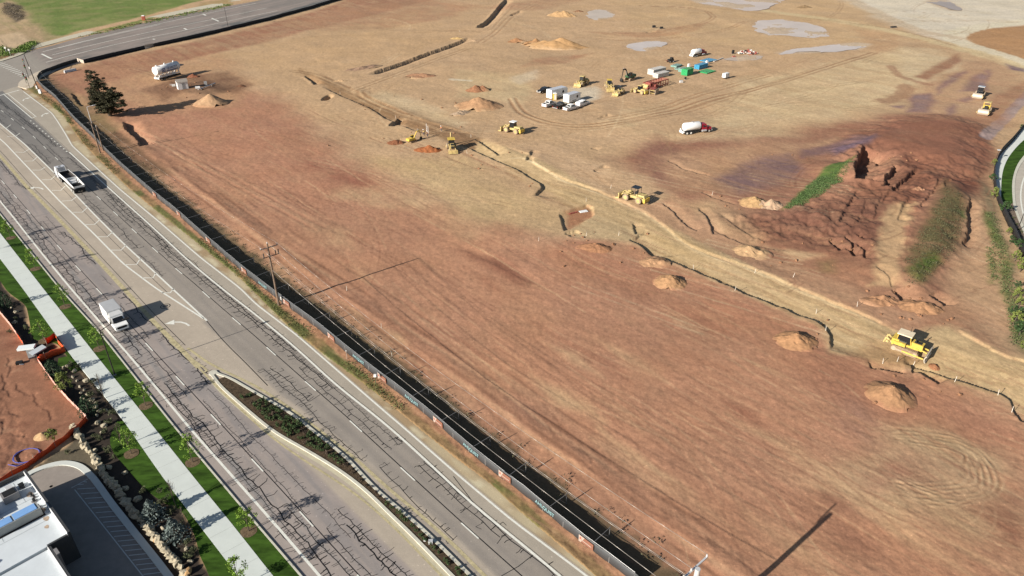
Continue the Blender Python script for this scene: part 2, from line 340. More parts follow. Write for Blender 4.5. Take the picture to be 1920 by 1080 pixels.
    h += lot * ((fbm(x / 4, y / 4, 4, 77) - .5) * 0.5 + (fbm(x / .9, y / .9, 3, 78) - .5) * .2)
    pav = (q < sh) & (q > np.interp(s, SS, L['swL']) - 0.2)
    h = np.where(pav, -0.25, h)
    for PZ in (LOOPZ, COURTZ):
        i = bb(x, y, PZ, 4)
        if len(i): k = 1 - sst(0, 1.2, polysd(x[i], y[i], PZ)); h[i] = h[i] * (1 - k) - .22 * k
    i = bb(x, y, XB + XT[::-1], 4)
    if len(i):
        d = polysd(x[i], y[i], XB + XT[::-1]); h[i] = h[i] * sst(0.5, 3, d) - 0.25 * (1 - sst(0.1, 0.8, d))
    return h
def h1(x, y): return float(hgt(np.array([x]), np.array([y]))[0])
def at(px, py, dz=0.0):
    z = 0.0
    for _ in range(3): x, y = g(px, py, z); z = h1(x, y)
    return Vector((x, y, z + dz))
def head(a, b):
    p, q = g(*a), g(*b); return math.atan2(q[1] - p[1], q[0] - p[0])
vs_ = np.concatenate([[1500, 1000, 800, 680], np.arange(620, -150, -1.7), np.arange(-150, -572, -1.1), [-590, -615, -640, -665, -690, -710, -725, -738, -748, -755, -760, -764]])
us_ = np.concatenate([[-16000, -8000, -4500, -2800, -1900, -1400, -1150, -1050], np.arange(-1000, 1001, 1.7), [1050, 1150, 1400, 1900, 2800, 4500, 8000, 16000]])
UU, VV = np.meshgrid(us_, vs_); KK = HC / (F * ST + VV * CT)
GX = (UU * KK).ravel(); GY = ((F * CT - VV * ST) * KK).ravel()
GH = hgt(GX, GY)
# ---------------------------------------------------------------- soil colours (on-screen values in full sun, turned into albedo by S)
N = len(GX); CC = np.empty((N, 3)); CC[:] = S(192, 155, 117)
fs, fq = GX * DX + GY * DY, GX * NX + GY * NY
nb = fbm(GX / 30, GY / 30, 4, 41); nm = fbm(GX / 7, GY / 7, 4, 42); nf = fbm(GX / 1.6, GY / 1.6, 3, 43)
st1 = fbm(fs / 40, fq / 1.6, 4, 44); st2 = fbm(fs / 14, fq / 0.45, 3, 45)
ca, sa = math.cos(R(18)), math.sin(R(18)); st3 = fbm((GX * ca + GY * sa) / 34, (-GX * sa + GY * ca) / 3.0, 4, 46)
WX = (fbm(GX / 14, GY / 14, 4, 51) - .5) * 2; WY = (fbm(GX / 14, GY / 14, 4, 52) - .5) * 2
wx2 = (fbm(GX / 2.5, GY / 2.5, 3, 53) - .5) * 2; wy2 = (fbm(GX / 2.5, GY / 2.5, 3, 54) - .5) * 2
def paint(px, col, soft=3.0, warp=4.0, a=1.0, mod=0.0, ground=False):
    P = px if ground else GP(px); i = bb(GX, GY, P, soft + abs(warp) * 1.5 + 1)
    if not len(i): return
    if warp > 1.5: X, Y = GX[i] + WX[i] * warp, GY[i] + WY[i] * warp
    else: X, Y = GX[i] + wx2[i] * warp, GY[i] + wy2[i] * warp
    d = polysd(X, Y, P); k = a * (1 - sst(-soft, soft, d))
    if mod: k = np.clip(k * (1 - mod + 2 * mod * sst(.3, .7, st1[i] * .5 + nm[i] * .5)), 0, 1)
    CC[i] += (np.array(S(*col)) - CC[i]) * k[:, None]
def stroke(px, col, w, a=1.0, warp=0.5, dz=0.0, soft=0.6, sm=True, broken=0.0):
    P = GP(px); P = smoothline(P, 5) if sm and len(P) > 2 else P
    i = bb(GX, GY, P, w * 2 + 2)
    if not len(i): return
    d = segdist(GX[i] + wx2[i] * warp, GY[i] + wy2[i] * warp, P); k = a * (1 - sst(w * (1 - soft), w, d))
    if broken: k = k * (1 - broken + broken * sst(.35, .6, nm[i] * .6 + nf[i] * .4))
    CC[i] += (np.array(S(*col)) - CC[i]) * k[:, None]
    if dz: GH[i] += dz * k / max(a, .01)
def ruts(px, gap=1.9, col=(150, 115, 84), a=0.5, w=0.26, dz=-0.05, broken=0.6):
    P = np.array(smoothline(GP(px), 6)); T = np.gradient(P, axis=0); T /= np.linalg.norm(T, axis=1)[:, None] + 1e-9
    for sgn in (-.5, .5):
        Pn = [tuple(p) for p in P + np.stack([-T[:, 1], T[:, 0]], 1) * gap * sgn]
        i = bb(GX, GY, Pn, 2)
        if not len(i): continue
        ww = w + 0.0016 * GY[i]
        d = segdist(GX[i] + wx2[i] * .12, GY[i] + wy2[i] * .12, Pn); k = a * (1 - sst(.3, 1, d / ww))
        k = k * (1 - broken + broken * sst(.35, .6, nm[i] * .6 + nf[i] * .4))
        CC[i] += (np.array(S(*col)) - CC[i]) * k[:, None]; GH[i] += dz * k / a
        k2 = a * .6 * np.exp(-((d - ww * 1.7) / (ww * .6)) ** 2); CC[i] += (np.array(S(205, 172, 132)) - CC[i]) * (k2 * .6)[:, None]; GH[i] += .05 * k2
# regional soil
paint([(1500,-30),(1960,-30),(1960,45),(1815,62),(1782,78),(1700,55),(1620,20)], (214,197,172), 8, 5, .9)
paint([(1100,-30),(1560,-30),(1640,30),(1700,70),(1500,110),(1200,60)], (196,160,118), 8, 8, .6, .3)
paint([(1400,150),(1700,90),(1760,110),(1700,190),(1500,230),(1300,240)], (206,176,134), 6, 6, .7, .4)
paint([(60,150),(130,138),(240,108),(330,150),(440,160),(540,195),(625,262),(705,318),(790,378),(870,424),(960,440),(1060,455),(1130,492),(1250,530),(1400,580),(1560,665),(1640,700),(1760,735),(1960,800),(1960,1250),(1100,1250),(700,690),(430,470),(200,270)], (178,128,98), 9, 7, 1, .1)
paint([(120,160),(230,110),(420,95),(470,150),(420,200),(300,215),(240,200)], (186,143,106), 5, 5, .8, .3)
paint([(440,100),(600,60),(760,30),(880,60),(700,120),(560,150)], (192,154,114), 6, 8, .8, .3)
paint([(70,150),(200,108),(300,93),(450,58),(600,18),(660,-4),(820,-4),(640,44),(480,82),(330,118),(220,150),(140,185)], (160,113,86), 3, 3, .75, .4)
paint([(560,40),(640,15),(800,-5),(900,10),(820,40),(700,55),(620,60)], (172,128,96), 4, 5, .55, .5)
paint([(1050,-5),(1120,-5),(1000,20),(880,15)], (170,124,94), 4, 4, .5, .5)
paint([(250,215),(400,200),(500,225),(620,290),(720,350),(640,380),(500,320),(360,260)], (168,115,89), 10, 8, .4, .6)
paint([(560,300),(600,305),(680,340),(720,365),(640,350)], (152,98,76), 2, 4, .6, .5)
paint([(640,352),(720,362),(800,378),(780,395),(700,392),(650,372)], (200,164,122), 3, 6, .55, .6)
paint([(690,290),(860,300),(1000,370),(1060,405),(1060,440),(930,425),(820,370)], (194,160,116), 4, 5, .8, .3)
paint([(900,385),(1010,405),(1080,440),(1040,450),(960,435)], (190,155,115), 3, 4, .7, .4)
paint([(600,430),(640,440),(670,470),(620,465)], (202,165,122), 3, 5, .5, .5)
paint([(860,465),(930,480),(1000,520),(980,530),(900,490)], (140,92,70), 2, 3, .75, .5)
paint([(1080,470),(1300,520),(1440,570),(1480,600),(1380,610),(1200,570),(1080,520)], (168,118,90), 4, 6, .6, .5)
paint([(1380,560),(1540,640),(1680,700),(1620,720),(1480,650)], (163,112,86), 3, 4, .6, .5)
paint([(1500,660),(1700,740),(1920,830),(1920,960),(1880,880),(1700,800),(1520,720)], (165,113,87), 4, 6, .6, .5)
paint([(1630,830),(1760,795),(1880,845),(1905,930),(1830,1010),(1700,1000),(1640,950),(1540,900)], (180,146,110), 4, 6, .85, .3)
paint([(1640,880),(1700,860),(1770,900),(1720,940),(1640,920)], (166,122,95), 3, 5, .7, .4)
paint([(1540,920),(1570,905),(1590,930),(1580,960),(1550,950)], (142,98,76), 2, 4, .7, .4)
paint([(1575,1000),(1640,1030),(1630,1060),(1590,1040)], (145,100,78), 2, 4, .6, .5)
paint([(1880,950),(1920,940),(1920,1040),(1870,1030)], (138,95,74), 2, 3, .7, .5)
paint([(1600,750),(1640,770),(1620,830),(1590,800)], (140,105,88), 3, 3, .5, .5)
for k in range(70):                                            # damp and dry smears of the graded field
    rx = random.uniform(600, 1900); ry = random.uniform(480, 1060)
    if rx < 560 + (ry - 480) * .95: continue
    s0, q0 = sq(g(rx, ry)); l = random.uniform(3, 11); w = random.uniform(.5, 1.6)
    P = [xy(s0 - l, q0), xy(s0, q0 + w), xy(s0 + l, q0), xy(s0, q0 - w)]
    paint(P, random.choice([(156,106,80), (150,101,77), (192,152,114), (196,157,118), (163,114,88)]), w * .9, 2.0, random.uniform(.3, .65), .5, ground=True)
# dark red spoil on the right
paint([(1130,300),(1240,262),(1420,262),(1560,235),(1690,215),(1850,215),(1858,330),(1830,440),(1790,570),(1700,590),(1600,560),(1420,490),(1290,372),(1200,330)], (153,107,83), 5, 5, .95, .2)
paint([(1180,285),(1240,255),(1300,300),(1330,340),(1260,345),(1190,320)], (140,98,80), 4, 4, .6, .5)
paint([(1540,275),(1640,235),(1760,215),(1845,225),(1858,320),(1780,335),(1700,300),(1620,290)], (138,92,71), 3, 4, .9, .3)
paint([(1440,400),(1540,395),(1660,370),(1700,370),(1640,520),(1520,480),(1420,450),(1350,420),(1330,395)], (122,82,64), 4, 4, .85, .3)
paint([(1690,300),(1790,335),(1850,312),(1842,345),(1800,400),(1760,360),(1700,400),(1680,350)], (112,70,54), 3, 3, .85, .3)
paint([(1610,360),(1700,330),(1760,345),(1700,400),(1640,380)], (126,84,64), 3, 3, .6, .4)
paint([(1230,300),(1400,270),(1560,255),(1440,330),(1360,360),(1260,345)], (182,140,106), 4, 5, .75, .5)
paint([(1340,330),(1420,300),(1480,290),(1500,320),(1440,350),(1370,360)], (128,98,92), 3, 4, .85, .4)
paint([(1500,280),(1600,255),(1640,268),(1560,290),(1510,300)], (130,98,92), 2, 3, .85, .3)
paint([(1480,355),(1560,310),(1600,318),(1540,370),(1500,392)], (172,122,92), 3, 3, .5)
paint([(1240,385),(1330,370),(1440,440),(1420,480),(1320,440)], (188,150,112), 3, 4, .8, .4)
paint([(1440,455),(1540,475),(1640,505),(1640,545),(1540,515),(1440,485)], (158,112,85), 3, 3, .8, .4)
paint([(1440,458),(1500,470),(1545,478),(1500,485)], (200,165,124), 1.5, 2, .8, .3)
paint([(1662,397),(1712,386),(1703,420),(1692,450),(1682,540),(1637,540),(1641,480),(1650,435)], (190,152,112), 1.2, 1.5, .95)
paint([(1815,420),(1840,372),(1870,400),(1890,480),(1915,600),(1900,640),(1800,600),(1780,560),(1790,480)], (190,148,112), 3, 3, .9, .2)
paint([(1640,545),(1780,580),(1860,620),(1880,660),(1780,612),(1700,620),(1600,575)], (156,106,80), 3, 3, .8, .4)
paint([(1690,550),(1800,560),(1850,600),(1780,600),(1720,590)], (178,132,98), 3, 3, .5, .4)
paint([(1776,348),(1815,378),(1807,415),(1785,477),(1752,507),(1715,540),(1690,520),(1692,492),(1722,442),(1747,398)], (104,90,58), 2, 2.5, .8, .35)
paint([(1692,510),(1750,490),(1760,500),(1715,540)], (78,98,38), 1.5, 2, .75, .4)
paint([(1790,405),(1808,405),(1808,418),(1795,415)], (70,104,40), 1.2, 1.5, .7)
paint([(1536,490),(1560,488),(1560,510),(1540,508)], (110,98,60), 2, 2, .6)
paint([(1465,395),(1520,343),(1545,323),(1604,304),(1588,325),(1545,362),(1500,386)], (76,106,46), .8, 1.6, .9)
paint([(1842,340),(1868,360),(1880,430),(1905,520),(1920,600),(1960,700),(1890,640),(1900,560),(1872,470),(1850,400)], (112,100,76), 1.5, 2, .75, .3)
paint([(1846,395),(1860,400),(1885,470),(1905,560),(1918,660),(1900,640),(1885,560),(1862,470)], (88,110,46), 1, 1.6, .6, .5)
paint([(1850,465),(1860,465),(1868,530),(1855,530)], (92,112,50), 1, 1, .6, .5)
# far right track and brown field
paint([(1810,58),(1960,44),(1960,120),(1860,98),(1818,78)], (176,132,92), 2, 2, 1)
stroke([(1960,36),(1830,52),(1790,66),(1800,78),(1900,112),(1960,132)], (214,196,166), 6, .9, 1, soft=.3)
stroke([(1560,-20),(1640,20),(1720,55),(1790,70)], (196,170,140), 5, .8, 2)
stroke([(1440,20),(1600,45),(1690,62),(1800,90),(1960,140)], (206,178,134), 6, .85, 2, soft=.5)
stroke([(1290,10),(1400,22),(1560,40),(1680,55),(1790,85)], (172,138,102), 1.5, .7, 1)
paint([(1600,55),(1680,65),(1700,90),(1640,100)], (184,142,104), 3, 4, .6)
# damp purple ground by the rollers
for P in ([(1712,178),(1745,174),(1762,190),(1738,213),(1697,212)], [(1770,152),(1805,130),(1810,136),(1790,156),(1758,178)], [(1800,172),(1832,134),(1850,142),(1851,168),(1830,172)], [(1840,130),(1850,128),(1852,150),(1846,150)], [(1775,205),(1790,195),(1795,210),(1778,218)], [(1560,282),(1640,262),(1620,275),(1570,295)], [(1670,200),(1690,198),(1688,205)], [(1800,188),(1830,178),(1835,185),(1815,192)], [(1880,118),(1920,128),(1920,134),(1890,128)]):
    paint(P, (116,92,98), 1.6, 2.5, .95, .2)
paint([(1718,180),(1744,178),(1752,188),(1734,206),(1712,208)], (118,104,112), 1, 2, .8)
paint([(1834,138),(1848,142),(1849,160),(1838,164)], (124,110,118), 1, 2, .8)
stroke([(1845,262),(1870,235),(1900,205),(1935,170)], (160,136,128), 2.2, .9, .5, soft=.4)
paint([(1840,215),(1880,170),(1920,150),(1920,185),(1860,230)], (150,100,74), 2, 3, .7, .3)
paint([(1760,130),(1850,105),(1900,140),(1920,170),(1850,250),(1700,225),(1680,190)], (170,126,96), 5, 6, .45, .4)
paint([(1685,160),(1740,150),(1795,130),(1790,110),(1760,92),(1700,90),(1690,130)], (204,176,138), 3, 4, .6, .3)
paint([(1715,145),(1795,100),(1800,115),(1735,152)], (152,106,80), 1.5, 2, .8, .2)
stroke([(1670,125),(1690,145),(1740,160)], (158,116,88), 2.5, .7, 1)
stroke([(1655,190),(1690,178),(1700,162)], (154,112,84), 4, .7, 2)
paint([(1050,450),(1100,447),(1180,455),(1230,482),(1300,512),(1380,550),(1440,570),(1540,618),(1553,664),(1600,674),(1645,692),(1700,702),(1790,724),(1880,754),(1930,800),(1930,860),(1700,780),(1500,690),(1300,590),(1100,520),(1020,480)], (173,121,92), 2.5, 1.4, .8, .2)
paint([(1195,386),(1240,418),(1300,460),(1420,506),(1540,556),(1640,598),(1690,626),(1740,600),(1600,540),(1440,480),(1330,415),(1260,372)], (180,136,104), 1.6, 1.4, .85, .15)
paint([(940,262),(990,288),(1060,332),(1130,360),(1200,392),(1230,372),(1120,310),(1020,262)], (194,157,120), 1.6, 1.4, .7, .3)
# haul road body
paint([(560,128),(650,163),(740,203),(860,246),(905,262),(885,280),(830,262),(730,222),(655,185),(560,136)], (150,114,80), 1.5, 1.2, .9, .15)
paint([(905,262),(990,290),(1130,362),(1240,420),(1420,508),(1640,600),(1690,628),(1780,612),(1880,668),(1960,684),(1960,800),(1880,745),(1700,684),(1556,660),(1545,614),(1380,546),(1180,452),(1060,440),(1110,400),(1060,375),(960,315),(890,284)], (197,164,120), 1.2, .8, .97, .03)
stroke([(958,296),(990,300),(1060,340),(1130,366),(1210,402),(1300,466),(1420,512),(1540,562),(1640,606)], (222,192,148), .55, .85, .4, dz=.05, broken=.4)  # pale stroke paints the sunlit edge of the right bank into the soil colour
for o in (-14, -6, 3, 11): stroke([(600,143+o*.35),(700,190+o*.5),(800,232+o*.7),(890,268+o*.8)], (128,96,68) if o != 3 else (182,146,108), .8, .6, .3, broken=.5)
for o in (-22, -12, -2, 9, 20, 28): stroke([(950,308+o*.5),(1100,382+o*.7),(1250,446+o),(1400,520+o),(1560,596+o*1.1),(1700,655+o*1.1),(1900,715+o*1.2)], random.choice([(160,128,88),(170,138,98),(196,164,122)]), .9, .55, .4, broken=.6)
paint([(1100,395),(1180,430),(1240,470),(1180,455),(1090,445),(1080,425)], (190,160,120), 2, 2, .7)
paint([(1580,655),(1640,640),(1730,672),(1700,690),(1640,690)], (168,130,92), 1.5, 2, .8)
paint([(1060,395),(1105,385),(1110,400),(1070,428)], (160,108,78), 1, 1, .9)
paint([(830,240),(870,252),(900,272),(872,276),(838,262)], (146,110,78), 1, 1, .8)
# ground prepared beyond the haul road: bright scraped bands
paint([(850,130),(1000,140),(980,190),(860,180)], (200,170,128), 3, 4, .7, .4)
stroke([(845,148),(880,150)], (214,196,168), 1.6, .7, .8)
paint([(690,185),(760,205),(860,240),(880,230),(800,195),(720,170)], (210,182,142), 3, 3, .7, .3)
paint([(960,145),(1000,130),(1010,150),(970,160)], (212,190,160), 2, 3, .5)
paint([(1060,165),(1115,160),(1125,185),(1080,200),(1040,195)], (204,186,160), 2, 3, .8)
paint([(1000,110),(1110,100),(1060,118),(980,125)], (165,118,88), 2, 3, .6, .5)
paint([(1100,60),(1200,62),(1330,40),(1300,60),(1200,72)], (172,126,92), 2, 3, .6, .4)
for P in ([(1110,230),(1180,205),(1260,200),(1180,240)], [(1330,225),(1480,195),(1600,160),(1500,210)], [(1200,250),(1330,255),(1500,230),(1420,255)]): paint(P, (202,170,128), 3, 6, .5, .6)
# big sweeping machine tracks
ruts([(960,185),(985,215),(1060,235),(1150,230),(1250,212),(1340,185),(1440,160),(1540,130),(1640,98)], 2.2, (150,108,76), .75, .4, -.08, .4)
ruts([(1140,222),(1230,205),(1330,172),(1440,140)], 2.2, (158,116,82), .6, .35)
ruts([(1000,235),(1100,240),(1200,225),(1300,205),(1440,158),(1560,120)], 1.8, (160,118,84), .5, .3)
ruts([(1060,200),(1130,190),(1220,200)], 2.0, (165,124,90), .45)
ruts([(1150,62),(1220,62),(1290,50),(1330,38),(1335,28),(1300,15),(1200,10)], 2.0, (150,106,76), .6)
ruts([(1080,70),(1200,75),(1330,62),(1400,40)], 2.0, (156,112,80), .6)
ruts([(545,132),(590,140),(640,160),(700,190),(780,222)], 2.0, (130,96,68), .6)
ruts([(660,170),(700,155),(740,140),(800,118),(880,90)], 2.2, (150,112,80), .6)
ruts([(690,165),(675,172),(690,185),(740,205)], 2.2, (140,104,74), .6)
ruts([(480,70),(600,50),(760,55),(900,58),(930,40),(960,10)], 2.4, (160,120,88), .4)
ruts([(900,80),(930,60),(960,30),(1000,10)], 2.4, (158,116,84), .5)
ruts([(240,240),(420,330),(600,430)], 2.2, (160,112,86), .35)
ruts([(250,130),(330,150),(420,160)], 2.0, (150,108,80), .4)
for k in range(11): ruts([(1660 + k * 9 - (k % 3) * 20, 812 + (k % 5) * 3), (1780 + k * 4, 820 + k * 3), (1850 - k * 3, 868 + k), (1862 - k * 5, 905 + (k % 4) * 3), (1800 - k * 6, 922 + (k % 5) * 4), (1720 - k * 5, 900 + (k % 6) * 4)], 1.6 + (k % 3) * .3, (148,112,82), .30, .10, -.018, .7)
for k in range(120):                                            # graded lines parallel to the road
    s0 = random.uniform(-220, 40); q0 = np.interp(s0, SS, L['fen']) + random.uniform(6, 75); l = random.uniform(15, 60)
    a_, b_, c_ = xy(s0, q0), xy(s0 + l / 2, q0 + random.uniform(-.6, .6)), xy(s0 + l, q0 + random.uniform(-1.5, 1.5))
    P = smoothline([a_, b_, c_], 6); i = bb(GX, GY, P, 2)
    if len(i):
        d = segdist(GX[i] + wx2[i] * .2, GY[i] + wy2[i] * .2, P); w = .09 + .0010 * GY[i]; kx = random.uniform(.3, .6) * (1 - sst(.4, 1, d / w)) * sst(.35, .6, nm[i])
        CC[i] += (np.array(S(*random.choice([(142,97,74), (146,100,76), (206,166,126)]))) - CC[i]) * kx[:, None]; GH[i] -= .03 * kx
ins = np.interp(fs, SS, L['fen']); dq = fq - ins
for o, w, c, a_ in ((7.5, .35, (128,88,66), .7), (8.6, .5, (196,152,116), .6), (9.8, .4, (120,82,62), .6), (11.2, .4, (196,154,118), .5), (12.4, .35, (124,86,64), .6), (13.8, .5, (190,146,112), .4), (15.2, .3, (130,90,68), .5)):
    k = a_ * np.exp(-((dq - o - 1.2 * (fbm(fs / 25, fs * 0 + o, 2, 61) - .5)) / w) ** 2) * sst(.3, .6, fbm(fs / 12, fs * 0 + o * 3, 2, 62)) * (fs > -190)
    CC += (np.array(S(*c)) - CC) * k[:, None]; GH -= .05 * k
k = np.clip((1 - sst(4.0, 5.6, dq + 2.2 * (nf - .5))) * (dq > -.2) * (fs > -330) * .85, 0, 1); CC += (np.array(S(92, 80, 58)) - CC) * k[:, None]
# disturbed corner by the pine
paint([(100,140),(160,190),(210,230),(260,260),(330,330),(280,330),(200,260),(110,175)], (122,92,68), 2, 2, .7, .4)
paint([(120,165),(180,190),(210,225),(240,240),(200,250),(140,205)], (134,112,78), 2, 2, .6, .4)
paint([(270,170),(330,145),(430,135),(470,160),(440,175),(350,165),(300,190)], (122,86,64), 2, 3, .75, .3)
paint([(330,160),(400,150),(440,165),(400,180),(340,175)], (86,64,50), 2, 2, .5, .4)
# roadside verge
vg = (fq > np.interp(fs, SS, L['sh']) - .3) & (dq <= 0.1)
t_ = np.clip((fq - np.interp(fs, SS, L['sh'])) / (ins - np.interp(fs, SS, L['sh']) + .01), 0, 1)
vc = np.array(S(150, 118, 82))[None] + (np.array(S(104, 100, 58)) - np.array(S(150, 118, 82)))[None] * (sst(.35, .6, nm) * (t_ < .6))[:, None]
vc = vc + (np.array(S(178, 130, 98))[None] - vc) * (sst(.5, .8, t_ + (nf - .5) * .4))[:, None]
CC[vg] = vc[vg]
# country beyond the cross road
fld = [(-700,60),(-700,-200),(470,-60),(400,-5),(330,14),(240,38),(150,58),(100,72),(60,86),(20,100),(-300,170)]
paint(fld, (112,124,62), 2, 2, 1, .0); 
i = bb(GX, GY, GP(fld), 0); d = polysd(GX[i], GY[i], GP(fld)); j = i[d < 0]
kk = sst(.42, .58, nb[j] * .5 + nm[j] * .5)[:, None]; CC[j] = CC[j] * (1 - kk * .6) + np.array(S(142, 134, 84)) * kk * .6
paint([(-40,20),(20,0),(50,20),(70,50),(110,68),(60,90),(10,95),(-40,110)], (178,148,112), 3, 4, .9, .2)
paint([(-10,70),(30,60),(60,75),(40,88),(0,95)], (204,172,136), 2, 3, .7)
paint([(10,5),(40,10),(50,35),(30,42),(8,25)], (104,90,72), 2, 3, .8, .3)
stroke([(300,45),(200,68),(110,90),(60,96)], (150,130,84), 3, .7, 1, broken=.4)
stroke([(430,8),(330,22),(265,40),(180,60)], (84,112,36), 2.6, .8, 1.5, broken=.3)
paint([(30,92),(60,80),(70,82),(45,100)], (70,112,30), 1.5, 2, .8)
paint([(370,20),(430,6),(470,-6),(380,4)], (160,134,90), 2, 3, .7, .3)
# lower left: mulch bed, gravel and the small dirt lot
bed = [(-60,430),(0,520),(15,547),(45,572),(60,632),(100,640),(150,700),(240,790),(250,830),(300,930),(345,965),(400,1090),(300,1120),(240,1000),(140,870),(130,800),(100,720),(60,680),(40,640),(0,580),(-80,540)]
paint(bed, (62,52,44), .4, .5, 1)
paint([(-200,560),(-80,540),(0,585),(20,610),(45,650),(72,680),(105,722),(165,787),(135,812),(50,882),(0,905),(-200,1000)], (150,104,80), .4, .6, 1)
for k in range(26):
    rx, ry = random.uniform(-10, 150), random.uniform(600, 880)
    if rx > 20 + (ry - 600) * .55 or ry > 890 - rx * .55: continue
    p = g(rx, ry); w = random.uniform(.5, 2); paint([(p[0] - w, p[1] - w * .3), (p[0], p[1] + w * .6), (p[0] + w, p[1] + w * .3), (p[0], p[1] - w * .5)], random.choice([(118,76,58), (172,128,100), (110,70,54)]), w * .4, 1.2, .6, ground=True)
paint([(60,880),(100,852),(140,830),(165,830),(190,880),(175,895),(150,872),(118,866),(85,872)], (104,92,74), .5, .6, 1)
PUD = [[(1280, -4), (1310, 6), (1345, 12), (1385, 18), (1420, 20), (1450, 10), (1465, -6)], [(1412, 48), (1425, 40), (1470, 37), (1520, 45), (1552, 58), (1550, 68), (1520, 70), (1470, 66), (1440, 66), (1420, 58)], [(1458, 100), (1480, 94), (1540, 86), (1600, 80), (1634, 82), (1610, 92), (1560, 97), (1510, 98), (1470, 101)], [(1098, 30), (1112, 20), (1135, 20), (1150, 28), (1140, 36), (1115, 37)], [(1173, 86), (1200, 79), (1230, 77), (1248, 80), (1235, 90), (1210, 96), (1185, 92)], [(1354, 112), (1385, 105), (1425, 103), (1420, 110), (1385, 114)], [(1740, 4), (1765, -4), (1800, 14), (1795, 20), (1770, 14)]]
for P in PUD: paint(P, (176,140,108), 6, 3, .7, .2); paint(P, (196,172,146), 2.2, 2, .8)
def track(P, w, col, a, dz=0.0):
    i = bb(GX, GY, P, 2)
    if not len(i): return
    d = segdist(GX[i] + wx2[i] * .10, GY[i] + wy2[i] * .10, P); ww = w + .0011 * GY[i]
    k = a * (1 - sst(.35, 1, d / ww)) * (.35 + .65 * sst(.38, .6, nf[i] * .5 + nm[i] * .5)); CC[i] += (np.array(S(*col)) - CC[i]) * k[:, None]; GH[i] += dz * k
rt = random.Random(91)
def rtracks(n, box, a0, spread, lmin, lmax, cols, curve):
    for _ in range(n):
        px = (rt.uniform(box[0], box[2]), rt.uniform(box[1], box[3])); x, y = g(*px); ang = a0 + rt.gauss(0, spread); l = rt.uniform(lmin, lmax); c = rt.gauss(0, curve); P = []
        for k in range(9): P.append((x, y)); x += l / 8 * math.cos(ang); y += l / 8 * math.sin(ang); ang += c / 8
        col = rt.choice(cols); gp_ = rt.choice([0, 1.7, 2.1]); track(P, rt.uniform(.10, .22), col, rt.uniform(.15, .42), -.02)
        if gp_: track([(px_ - math.sin(ang) * gp_, py_ + math.cos(ang) * gp_) for px_, py_ in P], rt.uniform(.10, .22), col, rt.uniform(.15, .42), -.02)
RC = [(138,94,72), (146,100,76), (200,160,122), (150,104,78)]; TC = [(150,114,82), (158,120,86), (214,184,144), (166,128,94)]; FA = math.atan2(DY, DX)
rtracks(90, (560, 430, 1500, 900), FA, .12, 10, 45, RC, .15); rtracks(60, (1100, 650, 1900, 1060), FA, .25, 6, 30, RC, .4); rtracks(50, (280, 200, 760, 420), FA + .1, .2, 12, 40, RC, .3)
rtracks(110, (560, 40, 1300, 330), .3, .7, 15, 60, TC, .7); rtracks(70, (1100, 100, 1700, 260), .35, .25, 15, 60, TC, .4); rtracks(60, (1150, 20, 1800, 120), .1, .5, 20, 80, TC, .6)
rtracks(60, (950, 300, 1500, 560), FA + .18, .08, 12, 45, TC, .06); rtracks(70, (1350, 300, 1850, 560), FA + 1.3, .5, 4, 22, [(112,70,54), (170,120,90), (104,66,50)], .6); rtracks(40, (1500, 640, 1900, 780), FA + .2, .4, 4, 18, RC, .5); rtracks(30, (1800, 400, 1900, 640), -1.1, .2, 8, 30, TC, .3)
# overall mottling
mt = 1 + .16 * (nb - .5) + .08 * (st1 - .5) + .09 * (nm - .5) + .09 * (nf - .5) + .06 * (st2 - .5) * (dq > 3) + .12 * (st3 - .5) * sst(120, 200, GY)
CC *= np.clip(mt, .5, 1.5)[:, None]
hue = (fbm(GX / 11, GY / 11, 4, 71) - .5) * .09; CC[:, 0] *= 1 + hue * .35; CC[:, 2] *= 1 - hue
nr, nc = len(vs_), len(us_); idx = np.arange(nr * nc).reshape(nr, nc)
quads = np.stack([idx[:-1, :-1], idx[:-1, 1:], idx[1:, 1:], idx[1:, :-1]], -1).reshape(-1, 4)
me = bpy.data.meshes.new('ground'); me.vertices.add(N); me.vertices.foreach_set('co', np.stack([GX, GY, GH], 1).ravel().astype(np.float32))
me.loops.add(quads.size); me.loops.foreach_set('vertex_index', quads.ravel().astype(np.int32))
me.polygons.add(len(quads)); me.polygons.foreach_set('loop_start', np.arange(0, quads.size, 4, dtype=np.int32)); me.polygons.foreach_set('loop_total', np.full(len(quads), 4, np.int32))
me.update(); me.validate()
at_ = me.color_attributes.new('soil', 'FLOAT_COLOR', 'POINT'); at_.data.foreach_set('color', np.concatenate([CC, np.ones((N, 1))], 1).ravel().astype(np.float32))
M_SOIL = attr_mat('soil'); me.materials.append(M_SOIL)
me.polygons.foreach_set('use_smooth', np.ones(len(quads), bool))
go = bpy.data.objects.new('ground', me); COL.objects.link(go); tag(go, kind='structure')
GG = GH.reshape(nr, nc)
def h1(x, y):                                   # height read back from the finished terrain sheet
    k = (F * CT * HC - y * F * ST) / (y * CT + HC * ST); u = x * (F * ST + k * CT) / HC
    i = int(np.clip(np.searchsorted(-vs_, -k) - 1, 0, nr - 2)); j = int(np.clip(np.searchsorted(us_, u) - 1, 0, nc - 2))
    a = min(max((vs_[i] - k) / (vs_[i] - vs_[i + 1]), 0), 1); b = min(max((u - us_[j]) / (us_[j + 1] - us_[j]), 0), 1)
    return float((GG[i, j] * (1 - b) + GG[i, j + 1] * b) * (1 - a) + (GG[i + 1, j] * (1 - b) + GG[i + 1, j + 1] * b) * a)
